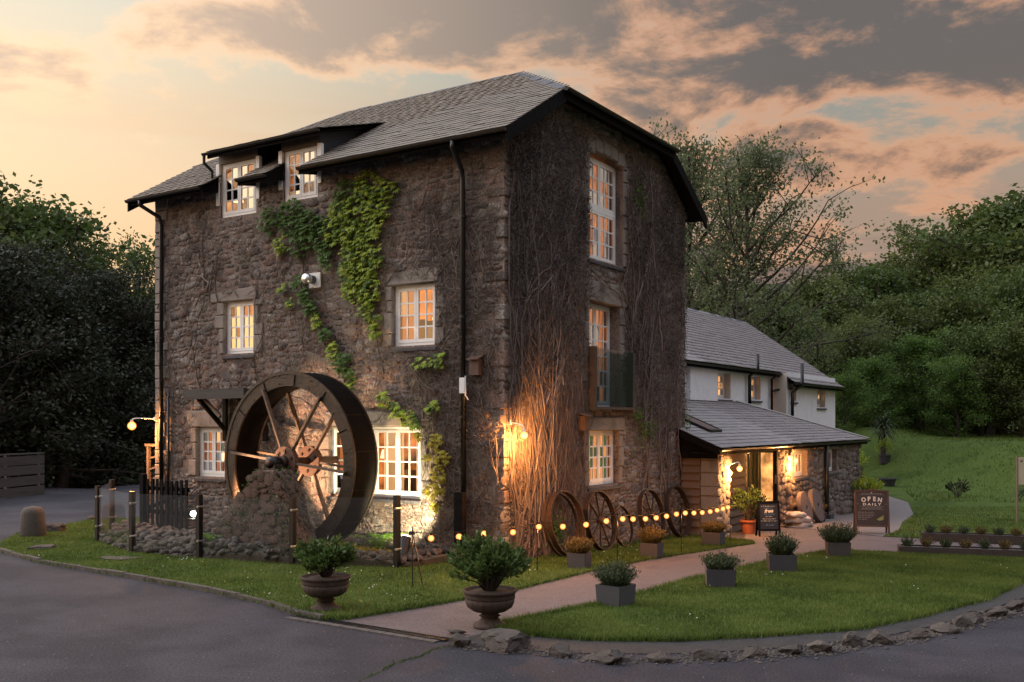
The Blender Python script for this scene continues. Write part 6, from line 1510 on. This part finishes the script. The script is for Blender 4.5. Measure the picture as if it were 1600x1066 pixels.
raised_bed((5.00, 10.35), (8.2, 11.1), .45, .22, 'low timber bed along the path, farther of the two', 8, 'farther')
# rail fence on the far left
fe = thing('rail_fence', 'weathered horizontal board fence at the left edge of the picture', 'fence')
fa, fb = Vector((-22.96, 5.48)), Vector((-20.6, .6)); fd_ = (fb - fa).normalized(); LL = (fb - fa).length
for q in (.05, 1.9, 3.7, 5.3):
    p = fa + fd_ * q; m = MB(); m.box(p.x - .07, p.x + .07, p.y - .07, p.y + .07, -.1, 1.45); m.build('post', M['greywood'], fe)
for i, z in enumerate((1.22, .88, .52, .16)):
    a = fa + Vector((.09, .03)); b = fb + Vector((.09, .03)); m = MB(); m.bar((a.x, a.y, z), (b.x, b.y, z + rng.uniform(-.03, .03)), .04, .30); m.build('rail', M['greywood'], fe)
m = MB(); m.bar((fa.x + .06, fa.y, 1.43), (fb.x + .06, fb.y, 1.45), .16, .04); m.build('cap_rail', M['greywood'], fe)
# trellis at the far left corner
tr = thing('trellis_panel', 'brown wooden trellis panel at the far left corner of the mill', 'trellis')
for x in (-10.42, -9.78): m = MB(); m.box(x - .035, x + .035, .42, .49, -.05, 1.95); m.build('upright', M['timber'], tr)
for z in (1.93, .15): m = MB(); m.box(-10.5, -9.7, .40, .51, z, z + .06); m.build('cross_bar', M['timber'], tr)
for i in range(6):
    m = MB(); m.bar((-10.4, .455, .3 + i * .27), (-9.8, .455, .75 + i * .20), .015, .04); m.build('slat', M['timber'], tr)
# cream sign at the right edge
p = at(1590, 30.0); sg = thing('cream_sign', 'cream sign board with a small dark bird mark at the right picture edge', 'sign', (p.x, p.y, p.z), TH)
m = MB(); m.box(0, .95, -.02, .02, .62 - p.z, 1.44 - p.z); m.build('panel', M['cream'], sg)
m = MB(); m.box(-.03, .0, -.04, .04, -.1, 1.46 - p.z); m.build('post', M['timber'], sg); m = MB(); m.box(.95, .98, -.04, .04, -.1, 1.46 - p.z); m.build('post', M['timber'], sg)
m = MB(); zz = 1.33 - p.z; m.add([(.06, -.023, zz + .03), (.10, -.023, zz + .0), (.16, -.023, zz + .04), (.12, -.023, zz - .04), (.09, -.023, zz - .03)], [(0, 1, 2, 3, 4)]); m.build('bird_mark', M['black'], sg)
# wicker chairs on the crest of the bank
def wicker(p, rz, label):
    t = thing('wicker_chair', label, 'chair', tuple(p), rz, 'wicker chairs on the bank'); mat = M['spoke']
    m = MB(); m.lathe([(.30, .38), (.32, .40), (.32, .44), (.01, .45)], 14); m.build('seat', mat, t)
    for a in range(4): m = MB(); q = .8 + a * math.pi / 2; m.tube([(.27 * math.cos(q), .27 * math.sin(q), .4), (.31 * math.cos(q), .31 * math.sin(q), 0)], .02, 5); m.build('leg', mat, t)
    m = MB()
    for i in range(9):
        q = -1.3 + 2.6 * i / 8; m.tube([(-.3 * math.cos(q), .32 * math.sin(q), .43), (-.42 * math.cos(q), .40 * math.sin(q), .98 - .2 * abs(math.sin(q)))], .012, 4)
    m.tube([(-.42 * math.cos(q), .40 * math.sin(q), .98 - .2 * abs(math.sin(q))) for q in [-1.3 + 2.6 * i / 12 for i in range(13)]], .022, 5); m.build('backrest', mat, t)
wicker(at(1425, 62), 2.0, 'left wicker chair on the crest of the grassy bank'); wicker(at(1440, 63), .6, 'right wicker chair on the crest of the grassy bank')
p = at(1414, 62.0); z = pot(p.x, p.y, .25, .5, M['darkpot'], 'pot beside the wicker chairs on the bank'); bush(p.x, p.y, z, .4, .8, 200, M['creeper'], 'yellow-green plant in the pot by the wicker chairs', .15, 20)

# mossy crack and litter on the drive
m = MB(); pts = [(3.02, -5.62), (2.98, -5.95), (3.06, -6.25), (3.02, -6.6), (3.12, -6.95), (3.2, -7.4)]
for i in range(260):
    t = rng.random() * 4.999; k = int(t); a, b = pts[k], pts[k + 1]; f_ = t - k; w = .012 * (1.1 + math.sin(t * 9)); x = a[0] + (b[0] - a[0]) * f_ + rng.gauss(0, w); y = a[1] + (b[1] - a[1]) * f_ + rng.gauss(0, .01); s = rng.uniform(.006, .014); c = rng.uniform(0, 6.28)
    m.add([(x + s * math.cos(c), y + s * math.sin(c), .003), (x - s * math.cos(c), y - s * math.sin(c), .003), (x, y, .004 + s * 1.2)], [(0, 1, 2)])
tag(m.build('crack_moss', M['shrub'], None, fix=False), 'mossy crack running across the drive from the rocks', kind='stuff')
m = MB()
for i in range(420):
    p = at(rng.uniform(0, 1600), rng.uniform(9.6, 13.2)); 
    if inside((p.x, p.y), LAWN1) or inside((p.x, p.y), LAWN2) or inside((p.x, p.y), PATH): continue
    s = rng.uniform(.004, .011); c = rng.uniform(0, 6.28); m.add([(p.x + s * math.cos(c + k), p.y + s * math.sin(c + k) * rng.uniform(.5, 1), .003 + rng.uniform(0, .004)) for k in (0, 1.6, 3.1, 4.7)], [(0, 1, 2, 3)])
tag(m.build('grit', M['granite'], None, fix=False), 'pale grit and petals strewn over the drive', kind='stuff')
CREEPER_CLUSTERS = [(-5.79, 6.68, 0.29, 1, 'creeperdk'), (-5.14, 6.7, 0.37, 1, 'creeperdk'), (-4.69, 6.49, 0.31, 1, 'creeperdk'), (-5.45, 6.16, 0.18, 0.9, 'creeper'), (-4.87, 6.19, 0.31, 1, 'creeperdk'), (-4.34, 6.3, 0.31, 1, 'creeperdk'), (-3.66, 7.01, 0.28, 1, 'creeperdk'), (-3.08, 7.03, 0.34, 1, 'creeper'), (-2.6, 6.92, 0.24, 1, 'creeper'), (-3.79, 6.65, 0.3, 1, 'creeper'), (-3.32, 6.57, 0.37, 1, 'creeper'), (-2.84, 6.54, 0.29, 1, 'creeper'), (-3.99, 6.29, 0.28, 1, 'creeper'), (-3.49, 6.18, 0.35, 1, 'creeper'), (-3.0, 6.06, 0.27, 1, 'creeper'), (-3.41, 5.73, 0.35, 1, 'creeper'), (-3.57, 5.44, 0.27, 1, 'creeper'), (-3.08, 5.46, 0.25, 1, 'creeper'), (-2.84, 5.68, 0.17, 1, 'creeper'), (-3.32, 5.1, 0.27, 1, 'creeper'), (-3.0, 5.02, 0.25, 1, 'creeper'), (-3.6, 5.0, 0.15, 1, 'creeper'), (-3.13, 4.72, 0.2, 1, 'creeper'), (-2.96, 4.43, 0.16, 1, 'creeper'), (-2.9, 4.22, 0.11, 1, 'creeper'), (-4.25, 5.94, 0.2, 1, 'creeperdk'), (-4.16, 5.67, 0.15, 0.8, 'creeperdk'), (-4.96, 5.36, 0.16, 1, 'creeperdk'), (-4.78, 5.08, 0.17, 1, 'creeperdk'), (-4.6, 4.81, 0.17, 1, 'creeperdk'), (-4.43, 4.55, 0.17, 1, 'creeper'), (-4.2, 4.22, 0.17, 1, 'creeperdk'), (-3.99, 3.95, 0.18, 1, 'creeper'), (-3.79, 3.69, 0.18, 1, 'creeperdk'), (-3.55, 3.44, 0.15, 1, 'creeperdk'), (-3.69, 3.75, 0.13, 1, 'creeperdk'), (-5.38, 5.26, 0.09, 0.9, 'creeper'), (-5.14, 4.95, 0.1, 0.9, 'creeper'), (-3.52, 3.25, 0.1, 0.9, 'creeper'), (-2.68, 2.96, 0.15, 1, 'creeper'), (-2.36, 2.74, 0.16, 1, 'creeper'), (-2.12, 2.62, 0.16, 1, 'creeper'), (-1.93, 2.48, 0.12, 1, 'creeper'), (-1.54, 2.74, 0.11, 0.8, 'creeper'), (-1.42, 2.85, 0.08, 0.8, 'creeper'), (-1.34, 3.67, 0.14, 0.8, 'creeper'), (-1.83, 3.62, 0.11, 0.8, 'creeper'), (-1.6, 3.62, 0.08, 0.8, 'creeper'), (-1.42, 2.15, 0.14, 0.9, 'creeperyl'), (-1.28, 1.86, 0.15, 0.9, 'creeperyl'), (-1.37, 1.56, 0.15, 0.9, 'creeperyl'), (-1.31, 1.33, 0.13, 0.9, 'creeperyl'), (-1.54, 1.23, 0.14, 0.9, 'creeperyl'), (-1.45, 0.97, 0.09, 0.9, 'creeperyl'), (-1.87, 2.26, 0.1, 0.9, 'creeperyl'), (-1.6, 1.89, 0.08, 0.7, 'creeperyl')]
M['stemred'] = pmat('reddish dead creeper stem', [(.09, .068, .06), (.19, .145, .125), (.055, .043, .04)], 3, 5, .9, .2, rnd=[(.045, .036, .036), (.18, .14, .12), (.105, .072, .06), (.30, .25, .23), (.06, .047, .046)], spec=.2)
# ------------------------------------------------------------------ creeper
def creeper_leaf(mat):
    m = MB()
    for k, (a, L_) in enumerate(((-1.25, .62), (-.6, .85), (0, 1.0), (.6, .85), (1.25, .62))):
        d = Vector((math.sin(a), -math.cos(a), 0)); s = Vector((d.y, -d.x, 0)) * .17 * L_
        z = Vector((0, 0, .10)); tip = d * L_ - Vector((0, 0, .22 * L_))
        m.add([(0, 0, 0), tuple(d * L_ * .5 + s - z * .2), tuple(tip), tuple(d * L_ * .5 - s - z * .2), tuple(d * L_ * .5 + z * .6)], [(0, 1, 4), (1, 2, 4), (2, 3, 4), (3, 0, 4)])
    me = m.mesh('leaf', mat, False, False); return me, np.array(m.v, np.float32), np.array(m.f, np.int32)
CL = {k: creeper_leaf(M[k]) for k in ('creeper', 'creeperdk', 'creeperyl')}
cr = thing('creeper', 'green Virginia creeper climbing across the wheel side of the mill', 'creeper')
CLUS = CREEPER_CLUSTERS
leaves = []
for (x, z, rr, dens, mk) in CLUS:
    n = int(52 * (rr / .25) ** 2 * dens) + 6
    for i in range(n):
        a = rng.uniform(0, 6.28); q = math.sqrt(rng.random()); lx = x + math.cos(a) * q * rr; lz_ = z + math.sin(a) * q * rr * 1.05
        if any(w[0] + .05 < lx < w[1] - .05 and w[2] + .08 < lz_ < w[3] for w in WIN_A.values()): continue
        leaves.append((lx, -(.06 + rng.uniform(0, .16) * (1 - q * .5)), lz_, rng.uniform(.085, .135), mk, q))
leaves.sort(key=lambda t: t[1])
SV = {k: ([], [], [0]) for k in CL}
for i, (x, y, z, s, mk, q) in enumerate(leaves):
    if mk == 'creeper' and rng.random() < .22: mk = 'creeperdk'
    me, V, T = CL[mk]
    rx = Matrix.Rotation(rng.gauss(.62, .28), 3, 'X'); ry = Matrix.Rotation(rng.gauss(0, .4), 3, 'Z'); ti = Matrix.Rotation(rng.gauss(0, .4), 3, 'Z')
    mt = ry @ rx @ ti
    if i < 280:
        o = bpy.data.objects.new('leaf', me); COL.objects.link(o); o.parent = cr; o.matrix_local = Matrix.Translation((x, y, z)) @ (mt * s).to_4x4()
    else:
        a = SV[mk]; W_ = V @ np.array((mt * s).transposed()) + np.array((x, y, z)); a[0].append(W_); a[1].append(T + a[2][0]); a[2][0] += len(V)
for k, a in SV.items():
    if a[0]: tag(mobj('leaves', np_mesh('leaves', np.concatenate(a[0]), np.concatenate(a[1]), M[k]), cr), kind='stuff')
def stems(name, W, parent, runs, mat, n=4):
    m = MB()
    for pts, r0, r1 in runs:
        k = len(pts); m.tube([W.p(*p) for p in pts], [r0 + (r1 - r0) * i / (k - 1) for i in range(k)], n, False)
    return tag(m.build(name, mat, parent, True, fix=False), kind='stuff')
def blocked_in(u, z, wins, e=.04): return any(w[0] - e < u < w[1] + e and w[2] - e < z < w[3] + e for w in wins)
def wander(u, z, L_, ang, wins, step=.16, curl=.22, n0=.05, rr=rng):
    pts = []; a = ang; bias = ang
    for i in range(int(L_ / step) + 1):
        if blocked_in(u, z, wins): break
        pts.append((u, n0 + rr.uniform(0, .035), z)); a += rr.gauss(0, curl); a += (bias - a) * .15
        u += math.sin(a) * step; z += math.cos(a) * step
    return pts
# bare stems on the wheel side
runs = []; winsA = list(WIN_A.values()); winsB = list(WIN_B.values())
for i in range(420):
    x = rng.uniform(LX + .1, -.1) if i % 3 else rng.uniform(-1.9, -.1); z0 = rng.uniform(.1, 5.8); p = wander(x, z0, rng.uniform(.8, 2.6), rng.gauss(0, .5), winsA, .17, .25, .045)
    p = [q for q in p if LX + .03 < q[0] < -.03 and q[2] < 7.35]
    if len(p) > 3: runs.append((p, rng.choice((.005, .008, .011, .016)), .003))
for i in range(2600):
    x = rng.uniform(LX + .1, -.1) if i % 2 else rng.uniform(-2.2, -.1); z0 = rng.uniform(.3, 6.6); p = wander(x, z0, rng.uniform(.25, .8), rng.uniform(-2.2, 2.2), winsA, .08, .5, .045)
    p = [q for q in p if LX + .03 < q[0] < -.03 and q[2] < 7.35]
    if len(p) > 2: runs.append((p, rng.uniform(.004, .009), .002))
stems('stems', WA, cr, runs, M['stem'], 3)
# the gable: thick curtain of dead stems
cg = thing('dead_creeper', 'curtain of bare brown creeper stems covering the gable end', 'creeper')
def gable_top(y): return min(ZT + (ZH - ZT) * min(1, max(0, y) / YH), ZT + (ZH - ZT) * min(1, max(0, WY - y) / YH)) - .25
runs = []; tw = []
def branching(y, z0, L_, r0, depth, ang):
    p = wander(y, z0, L_, ang, winsB, .18, .17, .045 + r0); p = [q for q in p if .03 < q[0] < 7.95 and q[2] < gable_top(q[0])]
    if len(p) < 4: return
    (runs if r0 > .005 else tw).append((p, r0, r0 * .35 + .001))
    if depth:
        for k in range(rng.randrange(3, 7)):
            q = p[rng.randrange(1, len(p) - 1)]; branching(q[0], q[2], L_ * rng.uniform(.25, .6), r0 * rng.uniform(.35, .6), depth - 1, ang + rng.choice((-1, 1)) * rng.uniform(.35, 1.1))
for i in range(125):
    if i % 3: y = rng.uniform(.05, 3.0) if i % 2 else abs(rng.gauss(1.2, .7)); z0 = rng.uniform(-.3, .4) if rng.random() < .7 else rng.uniform(.3, 5)
    else: y = rng.uniform(4.75, 7.9); z0 = rng.uniform(-.3, 2.4) if rng.random() < .35 else rng.uniform(2.3, 5)
    branching(y, z0, rng.uniform(2.0, 7.5), rng.choice((.008, .010, .013, .017, .024)), 2, rng.gauss(0, .14))
stems('stems', WB, cg, runs, M['stemred'], 5)
for i in range(4300):
    if i % 5 < 3: y = rng.uniform(.03, 3.1); z0 = rng.uniform(.2, 8.2)
    else: y = rng.uniform(4.7, 7.95); z0 = rng.uniform(2.4, 8.2)
    p = wander(y, z0, rng.uniform(.25, .9), rng.gauss(0, 1.0) + (math.pi if rng.random() < .5 else 0), winsB, .08, .5, .055)
    p = [(q[0], q[1] + rng.uniform(0, .03), q[2]) for q in p if .03 < q[0] < 7.95 and q[2] < gable_top(q[0])]
    if len(p) > 2: tw.append((p, rng.uniform(.002, .0045), .0012))
stems('twigs', WB, cg, tw, M['stemred'], 3)
# dark hanging clumps of dead leaf, thickest high on the gable
V = []
clumps = [(rng.uniform(.1, 2.9) if rng.random() < .55 else rng.uniform(4.8, 7.8), rng.triangular(2.8, 8.4, 7.4), rng.uniform(.15, .45)) for _ in range(150)]
for (cy_, cz_, cr_) in clumps:
    for i in range(int(420 * cr_ * 1.0)):
        y = cy_ + rng.gauss(0, cr_ * .55); z = cz_ + rng.gauss(0, cr_ * .9)
        if not .03 < y < 7.95 or z > gable_top(y) or blocked_in(y, z, winsB, .03): continue
        n_ = rng.uniform(.05, .13); s = rng.uniform(.018, .045); a = rng.gauss(0, .6)
        V += [(n_, y, z), (n_ + rng.uniform(-.02, .03), y + math.sin(a) * s + s * .4, z - math.cos(a) * s), (n_ + rng.uniform(-.02, .03), y + math.sin(a) * s - s * .4, z - math.cos(a) * s)]
tag(mobj('dead_leaves', np_mesh('dead_leaves', V, np.arange(len(V)).reshape(-1, 3), leafmat('dead creeper leaf', [(.022, .019, .016), (.045, .036, .03), (.065, .052, .042)], .1)), cg), kind='stuff')
# tufts of green ivy at the porch end and under the balcony
V = []; P = []
for (y, z, sy, sz, n) in ((5.6, 2.3, .5, .4, 220), (5.1, 2.65, .3, .15, 120), (7.9, 2.3, .12, .8, 160), (1.6, .45, .35, .3, 260), (5.2, 7.4, .3, .5, 160)):
    for i in range(n): P.append((.08 + rng.uniform(0, .1), y + rng.gauss(0, sy * .5), z + rng.gauss(0, sz * .5)))
leaf_quads(P, .055, M['creeperdk'], 'ivy_leaves', cg, -.2, .7)['kind'] = 'stuff'
# ------------------------------------------------------------------ trees
def tree_proto(seed, H, base, spread, n_limb, n_leaf, leaf, mat, kind='round', open_=False):
    rr = random.Random(seed); m = MB(); anchors = []
    pts = []; x = y = 0
    for i in range(9):
        t = i / 8; pts.append(Vector((x, y, H * .9 * t))); x += rr.gauss(0, .02 * H * .5); y += rr.gauss(0, .02 * H * .5)
    m.tube(pts, [H * (.015 if open_ else .022) * (1 - .85 * i / 8) + .01 for i in range(9)], 8, False)
    def on_trunk(z):
        t = max(0, min(.999, z / (H * .9))) * 8; i = int(t); return pts[i].lerp(pts[i + 1], t - i)
    for k in range(n_limb):
        f_ = (k + rr.random()) / n_limb; z = H * (base + (.9 - base) * f_); a = k * 2.4 + rr.uniform(-.5, .5)
        if kind == 'cone': ln = spread * (1 - f_ * .93) * rr.uniform(.85, 1.1); el = -.12
        else: ln = spread * (.55 + .75 * math.sin(math.pi * min(1, .22 + .78 * f_))) * rr.uniform(.75, 1.1) * (1 if f_ < .8 else .8); el = .25 + .75 * f_
        b = on_trunk(z * .93); d = Vector((math.cos(a) * math.cos(el), math.sin(a) * math.cos(el), math.sin(el))); lp = [b]; n = 6; cur = b.copy()
        for i in range(n):
            d = (d + Vector((rr.gauss(0, .14), rr.gauss(0, .14), rr.gauss(.06 if kind != 'cone' else -.02, .10)))).normalized(); cur = cur + d * ln / n; lp.append(cur.copy())
        r0 = H * (.0055 if open_ else .008) * (1.2 - f_ * .6); m.tube(lp, [r0 * (1 - .8 * i / n) + .004 for i in range(n + 1)], 5, False)
        for j in range(9):
            t = rr.uniform(.25, 1) * n; i = min(n - 1, int(t)); p = lp[i].lerp(lp[i + 1], t - i); sl2 = ln * rr.uniform(.18, .42); dd = Vector((rr.gauss(0, 1), rr.gauss(0, 1), rr.gauss(.15, .6))).normalized(); dd = (dd + d * .5).normalized(); q = p + dd * sl2
            mid = p.lerp(q, .5) + Vector((rr.gauss(0, .05), rr.gauss(0, .05), rr.gauss(.03, .05)))
            m.tube([p, mid, q], [r0 * .35 + .002, r0 * .25 + .002, .003], 3, False)
            for w in range(3): anchors.append(p.lerp(q, rr.uniform(.3, 1.0)))
        anchors.append(lp[-1])
    A = np.array([tuple(a) for a in anchors]); idx = nrng.integers(0, len(A), n_leaf)
    clump = H * (.026 if open_ else .042)
    cl_s = nrng.uniform(.5, 1.4, len(A))[idx][:, None]
    P = A[idx] + np.clip(nrng.normal(size=(n_leaf, 3)), -1.4, 1.4) * clump * cl_s * np.array([1, 1, .7])
    n = len(P); a = nrng.normal(size=(n, 3)); a /= np.linalg.norm(a, axis=1)[:, None]; b = np.cross(a, nrng.normal(size=(n, 3))); b /= np.linalg.norm(b, axis=1)[:, None]
    s = (leaf * nrng.uniform(.6, 1.4, n))[:, None]
    V = np.stack([P - a * s * .5, P + b * s * .28, P + a * s * .5, P - b * s * .28], 1).reshape(-1, 3)
    return m.mesh('trunk', M['bark'], True, False), np_mesh('crown', V, np.arange(4 * n).reshape(-1, 4), mat)
PT = {'oak': tree_proto(1, 10, .22, 3.4, 28, 17000, .21, M['leaf']), 'oak2': tree_proto(2, 10, .12, 3.8, 30, 18000, .19, M['leafolive']), 'bright': tree_proto(3, 10, .15, 3.6, 26, 15000, .19, M['leaflight']),
      'ash': tree_proto(4, 10, .14, 2.9, 40, 17000, .105, M['leafash'], open_=True), 'thin': tree_proto(5, 10, .25, 2.0, 18, 1700, .12, M['leafash'], open_=True), 'yew': tree_proto(6, 10, .04, 3.3, 44, 20000, .17, M['leafdark'], 'cone'), 'yew2': tree_proto(7, 10, .03, 4.2, 40, 20000, .17, M['leafdark']),
      'light_tree': tree_proto(8, 10, .25, 2.6, 26, 7000, .12, M['leaf'], open_=True)}
def tree(kind, px, d, top_y, label, wide=1.0, base=None, group=None, cat='tree', dz=0.0):
    p = at(px, d); 
    if base is not None: p.z = base
    top = CAMZ + (660 - top_y) * d / 1550; h = (top - p.z) / 9.6
    nm = {'yew': 'conifer_tree', 'yew2': 'conifer_tree', 'ash': 'ash_tree'}.get(kind, 'leafy_tree')
    t = thing(nm, label, cat, (p.x, p.y, p.z - .1), rng.uniform(0, 6.28), group); t.scale = (h * wide, h * wide, h)
    mobj('trunk', PT[kind][0], t); mobj('crown', PT[kind][1], t)
GL = 'dark trees left of the mill'; GR = 'wood on the hillside at right'
for a in [('oak', 45, 50, 316, 'tall broad tree highest against the sky at far left', 1.15), ('oak2', -40, 47, 345, 'broad tree cut by the left picture edge', 1.2), ('light_tree', 165, 54, 358, 'airy tree with sky showing through left of the mill', 1.0), ('light_tree', 232, 58, 372, 'airy tree half hidden behind the left mill corner', 1.0), ('light_tree', 285, 60, 400, 'airy tree mostly hidden behind the mill wall at left', 1.0),
          ('yew2', 15, 41, 405, 'near-black conifer behind the board fence', 1.1), ('yew', 95, 40, 415, 'near-black conifer right of the fence end', 1.25), ('yew2', 165, 44, 440, 'near-black conifer in the middle of the left wood', 1.05), ('yew', 215, 46, 445, 'near-black conifer next to the left mill corner', 1.3), ('yew2', -60, 38, 400, 'near-black conifer at the left picture edge', 1.1), ('oak2', 130, 52, 425, 'dark leafy tree filling the gap behind the conifers', 1.1), ('oak2', 250, 62, 470, 'dark leafy tree low behind the left mill corner', 1.4), ('yew2', 225, 54, 520, 'low dark conifer at the end of the back drive', 1.3), ('yew2', 60, 47, 500, 'low dark conifer behind the board fence', 1.5)]:
    tree(*a, group=GL)
tree('ash', 1165, 50, 215, 'tall open ash tree with bare limbs above the white house', .98)
tree('ash', 1085, 54, 205, 'open ash tree partly hidden by the mill roof edge', .9)
tree('thin', 1318, 78, 350, 'thin sparse tree rising above the wood behind the white house', 1.0)
k = 0
HILL = [('oak2', 1120, 70, 455), ('oak', 1215, 66, 478), ('oak2', 1285, 72, 440), ('oak', 1350, 76, 420), ('oak2', 1405, 84, 408), ('oak', 1450, 90, 415), ('oak', 1500, 80, 368), ('oak2', 1560, 76, 330), ('oak', 1625, 72, 300), ('oak2', 1330, 62, 500), ('oak2', 1400, 68, 470), ('oak', 1470, 70, 455), ('oak2', 1545, 66, 430), ('oak', 1620, 62, 420), ('bright', 1445, 60, 525), ('bright', 1370, 58, 560), ('oak', 1535, 58, 510), ('oak2', 1605, 56, 500), ('bright', 1320, 56, 585), ('oak2', 1280, 60, 540), ('oak', 1250, 70, 500), ('oak2', 1690, 66, 330), ('bright', 1495, 57, 560), ('oak2', 1340, 72, 560), ('oak2', 1420, 74, 560), ('oak2', 1520, 74, 560), ('oak2', 1600, 74, 560)]
LBL = ['leafy tree rising just over the lean-to ridge beside the mill', 'dark leafy tree behind the white house ridge', 'leafy tree on the skyline right of the ash', 'rounded leafy tree on the skyline below the thin sparse tree', 'leafy tree at the lowest dip of the skyline', 'leafy tree on the skyline right of the dip', 'dark leafy tree where the skyline starts to climb', 'leafy tree high on the climbing skyline', 'highest leafy tree at the right picture edge', 'dark leafy tree close behind the white house gable', 'leafy tree in the middle of the hillside wood', 'leafy tree mid-height in the right half of the wood', 'leafy tree below the climbing skyline', 'leafy tree at the right edge halfway up the wood', 'brighter green tree above the wicker chairs', 'brighter green tree behind the spiky palm-like tree', 'leafy tree with its trunk showing above the bank', 'leafy tree low at the right picture edge', 'brighter green tree next to the white house gable', 'dark leafy tree half hidden by the white house roof', 'leafy tree touching the foot of the ash', 'leafy tree beyond the right picture edge', 'brighter green tree over the middle of the bank', 'shaded tree deep in the wood left of the chairs', 'shaded tree deep in the wood behind the chairs', 'shaded tree deep in the wood above the bank', 'shaded tree deep in the wood at far right']
for (kind, px, d, ty), lab in zip(HILL, LBL):
    tree(kind, px, d, ty, lab, 1.15 if d > 65 else 1.05, 1.0 + (.06 * (d - 60) if d > 60 else 0), GR)
# undergrowth that closes the foot of both woods
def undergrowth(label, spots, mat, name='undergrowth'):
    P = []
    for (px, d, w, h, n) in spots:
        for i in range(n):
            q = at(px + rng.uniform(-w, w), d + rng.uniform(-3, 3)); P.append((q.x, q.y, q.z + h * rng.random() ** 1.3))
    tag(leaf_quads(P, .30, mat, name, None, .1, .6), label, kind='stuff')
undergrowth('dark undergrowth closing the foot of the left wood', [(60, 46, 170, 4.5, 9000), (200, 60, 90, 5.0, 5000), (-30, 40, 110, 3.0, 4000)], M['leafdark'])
undergrowth('dark undergrowth under the hillside wood', [(1300, 66, 90, 5, 6000), (1420, 72, 120, 5, 7000), (1560, 72, 140, 5, 7000), (1200, 72, 120, 9, 6000)], M['leaf'])
